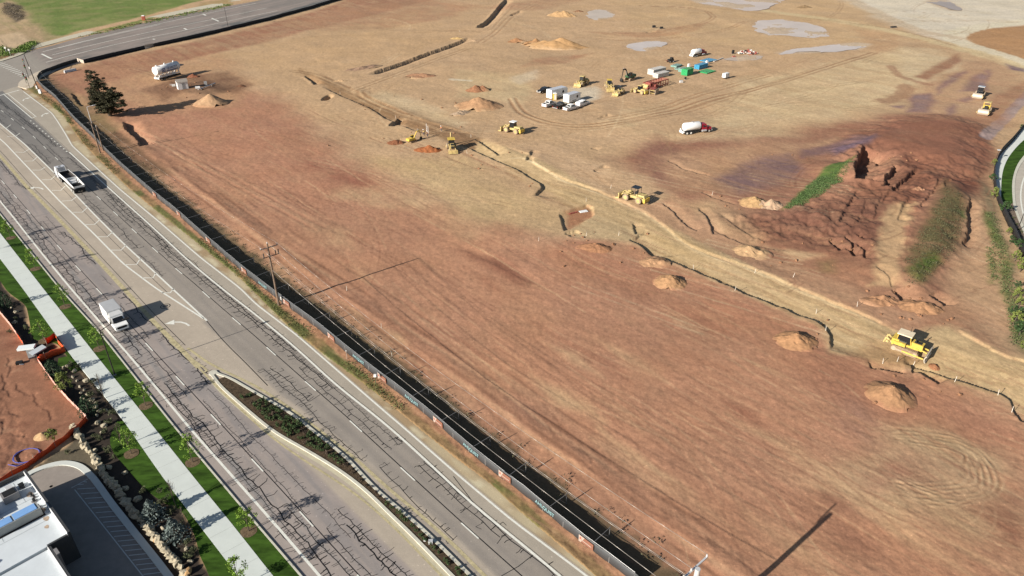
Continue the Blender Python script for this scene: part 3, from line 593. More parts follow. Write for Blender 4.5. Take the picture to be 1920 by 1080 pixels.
# ---------------------------------------------------------------- paved sheets
def grid_mesh(name, fn, sv, tv, m, colfn=None, kind='structure'):
    """strip surface: fn(s,t)->(x,y,z) arrays on a sv x tv grid, optional colour attribute"""
    Sg, Tg = np.meshgrid(sv, tv, indexing='ij'); X, Y, Z = fn(Sg, Tg); n = X.size
    me = bpy.data.meshes.new(name); me.vertices.add(n); me.vertices.foreach_set('co', np.stack([X.ravel(), Y.ravel(), Z.ravel()], 1).ravel().astype(np.float32))
    idx = np.arange(n).reshape(X.shape); q = np.stack([idx[:-1, :-1], idx[1:, :-1], idx[1:, 1:], idx[:-1, 1:]], -1).reshape(-1, 4)
    me.loops.add(q.size); me.loops.foreach_set('vertex_index', q.ravel().astype(np.int32)); me.polygons.add(len(q))
    me.polygons.foreach_set('loop_start', np.arange(0, q.size, 4, dtype=np.int32)); me.polygons.foreach_set('loop_total', np.full(len(q), 4, np.int32)); me.update(); me.validate()
    if colfn is not None:
        c = colfn(Sg, Tg, X, Y).reshape(-1, 3); a = me.color_attributes.new('soil', 'FLOAT_COLOR', 'POINT'); a.data.foreach_set('color', np.concatenate([c, np.ones((n, 1))], 1).ravel().astype(np.float32))
    me.materials.append(m); o = bpy.data.objects.new(name, me); COL.objects.link(o)
    if me.polygons and me.polygons[0].normal.z < 0: me.flip_normals()
    return tag(o, kind=kind) if kind else o
def itp(n, s): return np.interp(s, SS, L[n])
M_ASPH = attr_mat('asphalt', 0.85, ((1.2, .06), (6.0, .08), (0.10, .07)), 0.1, .25)
M_CONC = mat('concrete', S(212, 208, 196), .85, 0, .03, .5)
M_WHITE = mat('white_marking', S(232, 224, 208), .8, 0, .10, 3)
M_YEL = mat('worn_yellow_marking', S(188, 170, 130), .85, 0, .22, 1.6)
M_TAR = mat('crack_tar', (.012, .012, .013), .6, 0, .1, 3)
def blend(c, col, k): return c + (np.array(S(*col)) - c) * k[..., None]
def road_col(Sg, Tg, X, Y):
    q = X * NX + Y * NY; s = Sg; c = np.empty(q.shape + (3,)); c[:] = S(181, 163, 143)
    def bw(a, b, e=.25): return sst(-e, e, q - a) * (1 - sst(-e, e, q - b))
    eL, d1, yel, y2, d2, eR, ou, cR, cL = (itp(n, s) for n in ('eL', 'd1', 'yel', 'y2', 'd2', 'eR', 'out', 'cR', 'cL'))
    low = s > S_TIP; ml = itp('mL', s)
    lef_end = np.where(low, ml, yel)
    n1 = fbm(s / 14, q / .7, 4, 91); n2 = fbm(X / 5, Y / 5, 4, 92)
    c = blend(c, (166, 150, 138), bw(eL - 5, eL, .2))
    # left carriageway: grey lanes, the widened strip by the island stays pale
    laneR = np.minimum(yel, d1 + 4.6)
    c = blend(c, (163, 147, 136), bw(eL, laneR))
    c = blend(c, (138, 130, 124), bw(eL + .4, d1 - .3) * sst(.4, .65, n1) * .8); c = blend(c, (140, 130, 124), bw(d1 + .4, laneR - .5) * sst(.4, .65, n1) * .7)
    # right carriageway
    l2 = np.where(s > S_GORE, np.maximum(y2 + .9, d2 - 4.2), cR)
    dk = 1 - sst(-300, -120, s); 
    c = blend(c, (163, 148, 133), bw(l2, eR)); c = blend(c, (112, 108, 104), bw(l2, eR) * (.15 + .75 * dk))
    for o in (-3.0, -1.2, 1.0, 2.8): c = blend(c, (128, 118, 110), np.exp(-((q - d2 - o) / .55) ** 2) * .45 * sst(.3, .6, n1))
    c = blend(c, (172, 158, 140), bw(eR + .1, ou - .1) * .8)
    c *= (1 + .14 * (n1 - .5) + .16 * (n2 - .5))[..., None]
    return c
NQ = 90
def road_fn(Sg, Tg):
    a = itp('curb', Sg); b = itp('out', Sg) + .3; q = a + (b - a) * Tg; x, y = xy(Sg, q); return x, y, np.zeros(q.shape)
sv = np.arange(S_A, S_B, .8)
grid_mesh('main_road', road_fn, sv, np.linspace(0, 1, NQ), M_ASPH, road_col)
def sh_col(Sg, Tg, X, Y):
    n = fbm(X / 2.2, Y / 2.2, 4, 93); n2 = fbm(X / 9, Y / 9, 3, 94); c = np.empty(X.shape + (3,)); c[:] = S(192, 172, 138)
    c = blend(c, (168, 140, 106), sst(.45, .65, n2)); c = blend(c, (214, 198, 164), sst(.55, .75, n) * .7); c = blend(c, (150, 122, 90), sst(.5, 1.1, Tg + (n - .5)) * .8)
    dark = 1 - sst(.0, .18, Tg); return blend(c, (140, 126, 108), dark * .5)
def sh_fn(Sg, Tg):
    a = itp('out', Sg) + .3; b = itp('sh', Sg) + .5; q = a + (b - a) * Tg; x, y = xy(Sg, q); return x, y, .006 + .02 * (fbm(x, y, 2, 95) - .3)
sv2 = np.arange(sq(g(44, 168))[0], S_B, .6)
grid_mesh('road_shoulder', sh_fn, sv2, np.linspace(0, 1, 16), M_ASPH, sh_col)
# ---- lines: one mesh per kind of marking
class Strip:
    def __init__(s): s.m = MB()
    def ql(s, qf, w, s0, s1, z=.008, step=2.0, mod=None):     # strip along the road at offset qf(s)
        n = max(2, int((s1 - s0) / step) + 1); ss = np.linspace(s0, s1, n); P = []
        for t in ss:
            q = qf(t); P += [(*xy(t, q - w / 2), z), (*xy(t, q + w / 2), z)]
        s.m.add(P, [(2 * i, 2 * i + 2, 2 * i + 3, 2 * i + 1) for i in range(n - 1)])
    def pl(s, pts, w, z=.008):                                # strip along ground points
        P = [Vector((*p, 0)) for p in pts]; n = len(P); V = []
        for i in range(n):
            d = (P[min(i + 1, n - 1)] - P[max(i - 1, 0)]).normalized(); nn = Vector((-d.y, d.x, 0)); ww = w[i] if isinstance(w, (list, tuple)) else w
            for sg in (-.5, .5): v = P[i] + nn * (ww * sg); V.append((v.x, v.y, z))
        s.m.add(V, [(2 * i, 2 * i + 2, 2 * i + 3, 2 * i + 1) for i in range(n - 1)])
    def done(s, name, m): return tag(s.m.build(name, m), kind='structure')
wl = Strip()
wl.ql(lambda s: Q('eL', s), .30, S_STOP - 3, S_B); wl.ql(lambda s: Q('eR', s), .30, sq(g(130, 285))[0], S_B); wl.ql(lambda s: Q('out', s), .26, S_STOP, S_B)
for i in range(13):                                            # dotted lane edge by the turn lane
    p = sq(g(57 + i * 5.6, 226 + i * 4.75)); wl.ql(lambda s: p[1], .35, p[0], p[0] + .8)
wl.pl(GP([(6, 176), (60, 222)]), .25); wl.pl(GP([(15, 176), (68, 219)]), .2); wl.pl(GP([(60, 222), (67, 218)]), .25)
wl.ql(lambda s: Q('cL', s), .30, S_STOP + 5, S_GORE - 1); wl.ql(lambda s: Q('cR', s), .30, S_STOP + 5, S_GORE)
chev = [[(29,285),(44,286),(54,280)],[(45,302),(61,302),(69,295)],[(61,319),(76,319),(85,313)],[(79,337),(95,337),(103,330)],[(97,357),(114,357),(122,349)],[(116,377),(134,376),(143,369)],[(137,398),(154,398),(164,389)],[(160,421),(177,421),(187,412)],[(184,444),(201,444),(211,435)],[(208,469),(227,469),(236,460)],[(235,496),(256,496),(263,485)],[(267,521),(287,521),(292,512)],[(303,549),(319,549),(326,541)],[(13,256),(28,256),(37,250)],[(-2,240),(12,240),(20,234)]]
for c in chev: wl.pl(GP(c), .24)
for n, a in (('d1', [(-15,-11),(5,9)]), ('d2', [])):
    pass
def dashes(n, anchors, per=None):
    s0 = sq(g(*anchors))[0]; k = -40
    while k < 40:
        a = s0 + k * 12.2
        if S_STOP + 6 < a < S_B: wl.ql(lambda s: Q(n, s), .17, a, a + 3.1, step=.8)
        k += 1
dashes('d1', (107, 459)); dashes('d2', (751, 876))
# stop lines, crosswalk, lane lines of the cross road
wl.pl(GP([(-30, 187), (0, 179), (36, 169)]), .5)
for i in range(12):
    x, y = -6 + i * 4.6, 114.5 + i * 2.4; wl.pl(GP([(x - 7, y + 2.4), (x + 7, y - 1.2)]), .55, z=.016)
wl.pl(GP([(78,101),(84,104),(92,108),(97,110)]), .8, z=.016)
for a in ([(80,97),(170,74),(260,53),(375,28),(480,6)], [(98,103),(200,78),(300,56),(400,36),(500,15)], [(86,117),(140,102),(240,78),(340,58),(440,37),(520,20)], [(110,90),(200,68),(300,46)]):
    wl.pl(smoothline(GP(a), 4), .36, z=.016)
for a in ([(380,26),(386,29)], [(397,34),(403,37)], [(404,37),(410,40)], [(345,53),(351,56)], [(287,73),(290,74)]): wl.pl(GP(a), .9, z=.016)
def arrow(px, ang, size=1.0, mirror=1):
    c = Vector((*g(*px), 0)); ca_, sa_ = math.cos(ang), math.sin(ang)
    def T(x, y): return (c.x + (x * ca_ - y * sa_ * mirror) * size, c.y + (x * sa_ + y * ca_ * mirror) * size)
    wl.pl([T(-1.9, -.4), T(-1.0, -.25), T(-.2, .15), T(.35, .8)], .34); 
    wl.m.add([(*T(-.25, 1.0), .008), (*T(.95, .62), .008), (*T(.75, 1.95), .008)], [(0, 1, 2)])
arrow((340, 602), math.atan2(-DY, -DX) , 1.25, 1); arrow((73, 351), math.atan2(-DY, -DX), 1.2, 1)
arrow((44, 186), math.atan2(-DY, -DX), 1.2, -1); arrow((79, 215), math.atan2(-DY, -DX), 1.2, -1)
wl.done('white_road_markings', M_WHITE)
yl = Strip()
yl.ql(lambda s: Q('yel', s), .75, S_STOP + 3, S_TIP - 2); yl.ql(lambda s: Q('yel', s), .28, S_TIP - 2, S_B)
yl.ql(lambda s: Q('y2', s), .42, sq(g(352, 652))[0], S_B)
yl.pl(smoothline(GP([(318,640),(352,668),(386,692),(383,697)]), 3), .3, z=.012)
yl.done('yellow_road_markings', M_YEL)
# ---- cracks sealed with tar
tr = Strip()
def wander(qf, s0, s1, w, amp, bl, bsp, side=0, keep=1.0):
    s = s0; pts = []; off = 0
    while s < s1:
        on = vn(np.array([s / 17.0]), np.array([s0 * 3.1 + w * 77 + amp * 5]), 3)[0] < keep
        off = off * .8 + random.uniform(-amp, amp); q = qf(s) + off
        if on: pts.append(xy(s, q))
        if (not on or len(pts) > 40) and len(pts) > 1: tr.pl(pts, w * 1.05); pts = pts[-1:] if on else []
        if not on: pts = []
        for _rep in range(2 if on else 0):
            if random.random() > .82: continue
            l = random.uniform(.2, .95) * bl * random.choice([-1, 1]); t = random.uniform(-.3, .3); s_o = random.uniform(-.3, .3)
            b = [xy(s + s_o, q)]; m_ = random.randint(1, 3)
            for k in range(1, m_ + 1): b.append(xy(s + s_o + t * k / m_ * abs(l) + random.uniform(-.12, .12), q + l * k / m_))
            tr.pl(b, w * random.uniform(.55, 1.0))
            if abs(l) > .8 and random.random() < .5: e = b[-1]; tr.pl([e, (e[0] + random.uniform(-.7, .7), e[1] + random.uniform(-.7, .7))], w * .6)
        s += random.uniform(.45, 1.0) * bsp
    if len(pts) > 1: tr.pl(pts, w)
random.seed(21)
for o, w, am, bl, kp in ((-2.9, .10, .16, 1.2, .72), (-1.75, .13, .18, 1.4, .8), (-.7, .09, .12, .9, .6), (1.0, .08, .1, .8, .4), (2.9, .15, .2, 1.2, .72), (3.6, .09, .15, .9, .45), (-2.3, .06, .1, .7, .5), (2.2, .06, .1, .7, .5), (.5, .06, .1, .6, .4)):
    wander(lambda s: Q('d1', s) + o, S_STOP + 5, S_B, w, am, bl, 1.0, keep=kp)
for o, w, am, bl, kp in ((-2.9, .09, .15, 1.1, .48), (-2.0, .11, .15, 1.2, .5), (1.0, .09, .12, .9, .42), (1.9, .12, .14, 1.2, .55), (2.7, .13, .14, 1.2, .62), (3.4, .08, .12, .8, .4), (-1.2, .06, .1, .7, .4), (2.3, .07, .1, .8, .5)):
    wander(lambda s: Q('d2', s) + o, S_STOP + 4, sq(g(720, 850))[0], w, am, bl, 1.0, keep=kp); wander(lambda s: Q('d2', s) + o, sq(g(720, 850))[0], S_B, w * .8, am, bl, 1.8, keep=kp * .45)
tr.ql(lambda s: Q('d1', s) + .12, .12, S_STOP + 5, S_B); tr.ql(lambda s: Q('d2', s) + .12, .13, S_STOP + 5, S_B)
tr.ql(lambda s: Q('yel', s) + .95, .10, S_STOP + 5, sq(g(345, 648))[0]); tr.ql(lambda s: Q('cR', s) - 1.2, .08, S_STOP + 8, S_GORE - 14)
tr.ql(lambda s: Q('eR', s) + .25, .05, S_STOP + 30, S_B)
tr.pl(smoothline(GP([(386,600),(420,640),(460,680),(502,723)]), 4), .13)

for a, b in (((55,395),(-5,420)), ((165,520),(120,540)), ((560,760),(600,740)), ((850,893),(900,960)), ((790,965),(800,955)), ((1000,1040),(940,1080))): tr.pl(GP([a, ((a[0] + b[0]) / 2 + 2, (a[1] + b[1]) / 2 + 2), b]), .09)
tr.m.v = [(x, y, .0045 if i % 2 else .0045) for i, (x, y, z) in enumerate(tr.m.v)]
tr.done('sealed_road_cracks', M_TAR)
# ---- kerbs, pavement, lawns
def ribbon_slab(name, qa, qb, s0, s1, z0, z1, m, step=1.5, kind='structure'):
    n = max(2, int((s1 - s0) / step)); ss = np.linspace(s0, s1, n); P = []
    for t in ss: P += [(*xy(t, qa(t)), z0), (*xy(t, qa(t)), z1), (*xy(t, qb(t)), z1), (*xy(t, qb(t)), z0)]
    b = MB(); b.add(P, [(4 * i + a, 4 * i + 4 + a, 4 * i + 5 + a, 4 * i + 1 + a) for i in range(n - 1) for a in range(3)] + [(3, 2, 1, 0), (4 * n - 4, 4 * n - 3, 4 * n - 2, 4 * n - 1)])
    o = b.build(name, m); 
    bm_ = bmesh.new(); bm_.from_mesh(o.data); bmesh.ops.recalc_face_normals(bm_, faces=bm_.faces); bm_.to_mesh(o.data); bm_.free()
    return tag(o, kind=kind) if kind else o
M_KERB = mat('kerb_concrete', S(206, 196, 176), .85, 0, .08, 1.2)
M_LAWN = mat('lawn', S(60, 84, 27), .95, 0, .38, .8, .1, .6, streak=(R(-49), .35, 1.2))
SL0, SL1 = sq(g(-60, 330))[0], S_B
ribbon_slab('kerb', lambda s: Q('curb', s) - .18, lambda s: Q('curb', s) + .02, SL0, SL1, -.1, .15, M_KERB)
ribbon_slab('sidewalk', lambda s: Q('swL', s), lambda s: Q('swR', s), SL0, SL1, -.2, .12, mat('sidewalk_concrete', S(212, 211, 200), .85, 0, .035, .45))
jt = Strip()
for k in range(int((SL1 - SL0) / 3.05)):
    s = SL0 + k * 3.05; jt.pl([xy(s, Q('swL', s) + .05), xy(s, Q('swR', s) - .05)], .022, z=.1225)
jt.done('sidewalk_joints', mat('joint', S(140, 136, 126), .9, 0, .05, 2))
ribbon_slab('grass_verge', lambda s: Q('swR', s) + .02, lambda s: Q('curb', s) - .2, SL0, SL1, -.2, .10, M_LAWN, 1.0)
def sheet(name, P, z, m, kind='structure', th=None):
    bm_ = bmesh.new(); vs = [bm_.verts.new((p[0], p[1], z)) for p in P]; f = bm_.faces.new(vs)
    bmesh.ops.recalc_face_normals(bm_, faces=[f])
    if f.normal.z < 0: f.normal_flip()
    if th:
        r = bmesh.ops.extrude_face_region(bm_, geom=[f]); 
        for v in [e for e in r['geom'] if isinstance(e, bmesh.types.BMVert)]: pass
        for v in vs: v.co.z = z - th
        bmesh.ops.recalc_face_normals(bm_, faces=bm_.faces)
    bmesh.ops.triangulate(bm_, faces=bm_.faces)
    me = bpy.data.meshes.new(name); bm_.to_mesh(me); bm_.free(); me.materials.append(m); o = bpy.data.objects.new(name, me); COL.objects.link(o)
    return tag(o, kind=kind) if kind else o
def swl_pts(a, b, n=30, off=-.02):
    s0, s1 = sq(g(*a))[0], sq(g(*b))[0]; return [xy(s, Q('swL', s) + off) for s in np.linspace(s0, s1, n)]
lw = [[(-60,500),(-60,430)], [(-40,380),(136,672)], [(125,690),(105,640),(85,640),(62,634),(56,606),(50,578),(40,566),(15,547),(0,525)]]
sheet('lawn', swl_pts((-40, 432), (134, 669)) + smoothline(GP([(126,668),(108,646),(85,640),(62,634),(56,606),(50,578),(40,566),(15,547),(-5,520),(-60,455)]), 4), .07, M_LAWN, th=.2)
sheet('lawn', swl_pts((232, 790), (520, 1180), 40) + smoothline(GP([(425,1180),(392,1080),(375,1042),(365,1005),(345,965),(325,948),(312,945),(270,915),(237,877),(212,847),(207,820),(220,790)]), 4), .07, M_LAWN, th=.2)
sheet('lawn', swl_pts((140, 677), (150, 692), 6) + GP([(140,700),(128,690),(108,686),(110,672),(130,668)]), .07, M_LAWN, th=.2)
# ---- median island
M_MULCH = mat('bark_mulch', S(84, 68, 52), .95, 0, .35, 2.5, .1, .8)
S_END = S_B
ribbon_slab('median_planting_bed', lambda s: Q('mL', s) + .4, lambda s: max(Q('mR', s) - .36, Q('mL', s) + .45), S_TIP + 3, S_END, -.1, .10, M_MULCH, .8)
ribbon_slab('median_kerb', lambda s: Q('mL', s), lambda s: Q('mL', s) + .38, S_TIP + .6, S_END, -.1, .16, M_KERB, .8)
ribbon_slab('median_kerb', lambda s: max(Q('mR', s) - .38, Q('mL', s) + .42), lambda s: max(Q('mR', s), Q('mL', s) + 1.0), S_TIP + .9, S_END, -.1, .16, M_KERB, .8)
b = MB(); c0 = xy(S_TIP + .9, Q('mL', S_TIP + .9) + .5); b.cyl((c0[0], c0[1], -.1), (c0[0], c0[1], .163), .62, n=18); tag(b.build('median_kerb_nose', M_KERB), kind='structure')
# gutter pan along the island, paler than the asphalt
gp = Strip(); gp.ql(lambda s: Q('mL', s) - .32, .5, S_TIP + 2, S_B, z=.0035); gp.done('gutter_pan', mat('gutter', S(196, 182, 152), .85, 0, .08, 1))
# manhole in the turn lane, drains
def cover(px, r, name, label, z=.0):
    c = at(*px) if z is None else Vector((*g(*px), 0)); t = thing(name, label, 'manhole', c)
    b = MB(); n = 28
    for k in range(n):
        a0, a1 = 2 * math.pi * k / n, 2 * math.pi * (k + 1) / n
        b.add([(r * math.cos(a0), r * math.sin(a0), .007), (r * math.cos(a1), r * math.sin(a1), .007), (r * .82 * math.cos(a1), r * .82 * math.sin(a1), .007), (r * .82 * math.cos(a0), r * .82 * math.sin(a0), .007)], [(0, 1, 2, 3)])
    b.build('collar_ring', M_TAR, t); d = MB(); d.cyl((0, 0, -.02), (0, 0, .012), r * .55, n=20); d.build('cover', mat('iron', (.12, .11, .10), .6, .4), t); return t
cover((310, 574), .85, 'manhole_cover', 'round manhole ringed with tar in the turn lane beside the white gore point')
# ---- cross road and intersection
def cr_fn(Sg, Tg):
    i = Sg; n = len(XB) - 1; xb = np.array(XB); xt = np.array(XT[:len(XB)]); k = i * n
    bx = np.interp(k, np.arange(n + 1), xb[:, 0]); by = np.interp(k, np.arange(n + 1), xb[:, 1])
    m_ = len(XT) - 1; xt = np.array(XT); kt = i * m_; tx = np.interp(kt, np.arange(m_ + 1), xt[:, 0]); ty = np.interp(kt, np.arange(m_ + 1), xt[:, 1])
    return bx + (tx - bx) * Tg, by + (ty - by) * Tg, np.full(Sg.shape, .008)
def cr_col(Sg, Tg, X, Y):
    n1 = fbm(Sg * 30, Tg * 26, 4, 97); c = np.empty(X.shape + (3,)); c[:] = S(134, 122, 112)
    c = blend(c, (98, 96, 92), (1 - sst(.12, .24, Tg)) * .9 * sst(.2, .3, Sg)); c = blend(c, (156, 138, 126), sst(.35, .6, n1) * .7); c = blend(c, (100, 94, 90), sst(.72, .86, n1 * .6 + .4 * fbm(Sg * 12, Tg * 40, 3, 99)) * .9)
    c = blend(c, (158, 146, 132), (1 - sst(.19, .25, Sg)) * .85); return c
grid_mesh('cross_road', cr_fn, np.linspace(0, 1, 300), np.linspace(0, 1, 50), M_ASPH, cr_col)
XF = [( -330,170),(-60,124),(0,112),(28,102),(60,86),(100,75),(150,62),(240,41),(340,19),(430,2),(480,-7),(560,-22),(640,-42),(830,-96)]
def off_poly(A, B): return smoothline(GP(A), 4) + smoothline(GP(B), 4)[::-1]
sheet('far_sidewalk', off_poly(XF, [(-330,186),(-60,131),(28,107),(60,93),(100,82),(150,69),(240,48),(340,26),(430,9),(480,0),(560,-16),(640,-36),(830,-90)]), .10, mat('dusty_concrete', S(200, 186, 160), .9, 0, .08, .8), th=.2)
sheet('corner_pavement', smoothline(GP([(34,163),(36,155),(44,149),(55,144),(66,137),(74,134),(86,130),(96,128),(98,131),(84,140),(74,148),(67,154),(61,164),(50,167)]), 3), .13, mat('corner_concrete', S(204, 184, 160), .9, 0, .08, .8), th=.3)
# ---- parking court and its kerb
pk = smoothline(GP([(56,893),(64,888),(90,878),(118,873),(145,879),(165,896),(178,912),(205,950),(240,995),(310,1085),(360,1160)]), 4)
sheet('parking_court', pk + GP([(150,1260),(-80,1200),(-60,960),(30,930)]), .012, mat('court_asphalt', S(152, 138, 126), .85, 0, .08, .8), th=None)
def band(P, w, z0, z1, name, m):
    P = [Vector((*p, 0)) for p in P]; V = []; n = len(P)
    for i in range(n):
        d = (P[min(i + 1, n - 1)] - P[max(i - 1, 0)]).normalized(); nn = Vector((-d.y, d.x, 0))
        for o, z in ((0, z0), (0, z1), (w, z1), (w, z0)): v = P[i] + nn * o; V.append((v.x, v.y, z))
    b = MB(); b.add(V, [(4 * i + a, 4 * i + 4 + a, 4 * i + 5 + a, 4 * i + 1 + a) for i in range(n - 1) for a in range(3)]); o = b.build(name, m)
    bm_ = bmesh.new(); bm_.from_mesh(o.data); bmesh.ops.recalc_face_normals(bm_, faces=bm_.faces); bm_.to_mesh(o.data); bm_.free(); return tag(o, kind='structure')
band(pk, .75, -.1, .16, 'court_kerb', M_CONC)
ps = Strip()
for k in range(22):
    x0, y0 = 178 + k * 6.9, 915 + k * 8.8; p = Vector((*g(x0, y0), 0)); q = Vector((*g(x0 - 33, y0 + 2 + k * .1), 0)); ps.pl([(p.x, p.y), (q.x, q.y)], .10, z=.018)
p0, p1 = g(140, 918), g(290, 1108); ps.pl([p0, p1], .10, z=.018)
for a in ([(165,898),(134,915)], [(163,904),(156,903)], [(157,908),(145,909)]): ps.pl(GP(a), .1, z=.018)
ps.done('parking_bay_markings', mat('bay_paint', S(210, 206, 196), .8, 0, .05, 2))
cover((96, 912), .35, 'manhole_cover', 'small pale round access cover in the sunlit end of the parking court')
# ---- loop road at the right edge
rA = [(1940,225),(1920,240),(1897,268),(1875,292),(1865,318),(1865,352),(1872,378),(1887,412),(1902,442),(1920,482),(1945,560)]
rB = [(1975,225),(1935,252),(1912,270),(1890,297),(1879,327),(1877,370),(1883,396),(1897,425),(1908,448),(1924,482),(1949,560)]
rC = [(2010,225),(1950,260),(1928,283),(1908,308),(1898,340),(1899,380),(1904,400),(1914,425),(1924,450),(1936,480),(1960,560)]
rD = [(2016,228),(1955,263),(1932,287),(1912,312),(1903,340),(1904,380),(1909,400),(1919,424),(1929,449),(1941,479),(1965,558)]
sheet('loop_sidewalk', off_poly(rA, rB), .12, mat('loop_concrete', S(222, 218, 206), .85, 0, .04, .5), th=.3)
sheet('loop_lawn', off_poly(rB[:7], rC[:6]), .10, M_LAWN, th=.3)
sheet('loop_planting_bed', off_poly(rB[6:], rC[5:]), .08, mat('grey_mulch', S(126, 108, 92), .95, 0, .25, 2, .1, .6), th=.3)
sheet('loop_kerb', off_poly(rC, rD), .14, M_KERB, th=.3)
sheet('loop_road', off_poly(rD, [(2300,228),(2300,300),(2300,400),(2300,560)]), .03, mat('pale_asphalt', S(188, 174, 156), .85, 0, .08, .7), th=.3)
ls = Strip(); ls.pl(smoothline([Vector((*g(*p), 0))[:2] for p in [(1945,300),(1922,330),(1914,360),(1916,390),(1924,415),(1936,445)]], 5), .3, z=.04); ls.done('loop_road_line', M_WHITE)
# ---------------------------------------------------------------- construction fence
M_SCREEN = mat('grey_screen_fabric', (.048, .051, .055), .6, 0, .06, .6, .45)
M_SCREENB = mat('black_screen_fabric', (.022, .022, .024), .7, 0, .06, .6, .3)
M_GALV = mat('galvanised_steel', (.42, .42, .42), .45, .5, .05, 3, .5)
M_DSTL = mat('aged_steel', (.20, .20, .20), .5, .4, .05, 3, .4); M_DARKST = mat('dark_steel', (.06, .06, .065), .5, .3, .05, 3, .4)
FH = 1.55
def fence_run(name, label, P, h, m, post_m, braces=True, step=3.4, brace_side=1, group=None, brace_len=3.0, brace_every=2):
    P = [Vector((*p, 0)) for p in P]; acc = [0]
    for i in range(1, len(P)): acc.append(acc[-1] + (P[i] - P[i - 1]).length)
    px_, py_ = [p.x for p in P], [p.y for p in P]; T = acc[-1]
    c = Vector((np.interp(T / 2, acc, px_), np.interp(T / 2, acc, py_), 0))
    t = thing(name, label, 'fence', c, 0, group)
    def pt(d): return Vector((np.interp(d, acc, px_), np.interp(d, acc, py_), 0))
    def nrm(d): v = (pt(min(d + .5, T)) - pt(max(d - .5, 0))).normalized(); return Vector((-v.y, v.x, 0)) * brace_side
    n = max(4, int(T / .85)); sc = MB(); V = []
    for i in range(n + 1):
        d = T * i / n; p = pt(d); z = h1(p.x, p.y); bow = .10 * math.sin(math.pi * ((d / step) % 1)) + random.uniform(-.02, .02); nn = nrm(d) * bow - c
        sag = .05 * math.sin(math.pi * ((d / step) % 1))
        V += [(p.x + nn.x, p.y + nn.y, z - .03), (p.x + nn.x * 1 + 0, p.y + nn.y, z + h * .5), (p.x - c.x, p.y - c.y, z + h - sag)]
    sc.add(V, [(3 * i + a, 3 * i + 3 + a, 3 * i + 4 + a, 3 * i + 1 + a) for i in range(n) for a in range(2)])
    so_ = sc.build('mesh_screen', m, t, True)
    md = so_.modifiers.new('thick', 'SOLIDIFY'); md.thickness = .02
    rail = MB(); posts = int(T / step); ps_ = MB()
    for i in range(posts + 1):
        d = min(i * step, T); p = pt(d) - c; z = h1(p.x + c.x, p.y + c.y); nn = nrm(d) * .06
        b = MB(); b.cyl((p.x + nn.x, p.y + nn.y, z - .2), (p.x + nn.x, p.y + nn.y, z + h + .08), .035, n=6)
        if i < 100: b.build('post', post_m, t)
        if i: rail.cyl(lp, (p.x + nn.x, p.y + nn.y, z + h), .025, n=5)
        lp = (p.x + nn.x, p.y + nn.y, z + h)
    rail.build('top_rail', post_m, t)
    return t, pt, nrm, T, c
fs0, fs1 = sq(g(69, 152))[0], sq(g(1215, 1122))[0]
FP = [xy(s, Q('fen', s)) for s in np.arange(fs0, fs1, 2.0)]
fence, fpt, fnrm, FT, fc = fence_run('screened_fence', 'long grey screened construction fence along the roadside of the dirt site', FP, FH, M_SCREEN, M_GALV)
# back braces: a rail from the fence top to a stub post, every second panel
k = 0; d = 6.0
while d < FT - 4:
    p = fpt(d); n_ = fnrm(d); sgn = 1 if (n_.x * NX + n_.y * NY) > 0 else -1; n_ = n_ * sgn; z = h1(p.x, p.y); e = p + n_ * 3.0; ze = h1(e.x, e.y)
    t = thing('fence_brace', 'steel back brace reaching inward from the grey roadside fence', 'brace', (p.x, p.y, z), 0, 'back braces along the roadside fence')
    b = MB(); b.cyl((0, 0, FH), (n_.x * 3.0, n_.y * 3.0, FH + .10), .038, n=6); b.build('rail', M_DSTL, t)
    b = MB(); b.cyl((n_.x * 2.85, n_.y * 2.85, ze - z - .1), (n_.x * 2.85, n_.y * 2.85, FH + .2), .04, n=6); b.build('stub_post', M_DSTL, t)
    b = MB(); b.cyl((n_.x * 1.6, n_.y * 1.6, FH + .05), (n_.x * 2.85, n_.y * 2.85, ze - z + .2), .035, n=6); b.build('stay', M_DSTL, t)
    d += 6.85; k += 1
# lettering and banners on the screen
M_TEAL = mat('pale_teal_print', (.22, .38, .40), .6, 0, .03, 2)
def on_fence(px): s = sq(g(*px))[0]; q = Q('fen', s); p = xy(s, q); q2 = Q('fen', s + .6); r = xy(s + .6, q2); a = math.atan2(r[1] - p[1], r[0] - p[0]); return p, a
for px in ((498, 541), (672, 683), (772, 760), (884, 853), (1022, 962)):
    p, a = on_fence(px); z = h1(*p)
    text_obj('lettering', 'AHLQUIST', .72, M_TEAL, fence, (p[0] - fc.x + .09 * math.sin(a), p[1] - fc.y - .09 * math.cos(a), z + FH * .52), (R(90), 0, a), .012, .95)
M_BAN = mat('orange_banner', (.20, .088, .058), .7, 0, .05, 2); M_BANW = mat('banner_white', (.34, .27, .23), .6, 0, .04, 2); M_BANR = mat('banner_red', (.35, .07, .04), .6, 0, .05, 2)
ban = [((292, 371), 'farthest, near the wooden pole with the lamp arm'), ((338, 407), 'on the fence level with the white semi trailer rear'), ((393, 457), 'on the fence between the semi and the crossarm pole'), ((459, 515), 'just up the road from the crossarm pole'), ((538, 576), 'right beside the crossarm pole base'), ((622, 640), 'opposite the box truck'), ((717, 717), 'right behind the small white-topped marker post'), ((822, 800), 'on the fence opposite the widest median shrubs'), ((947, 903), 'second from the bottom of the fence'), ((1098, 1026), 'nearest, lowest on the fence')]
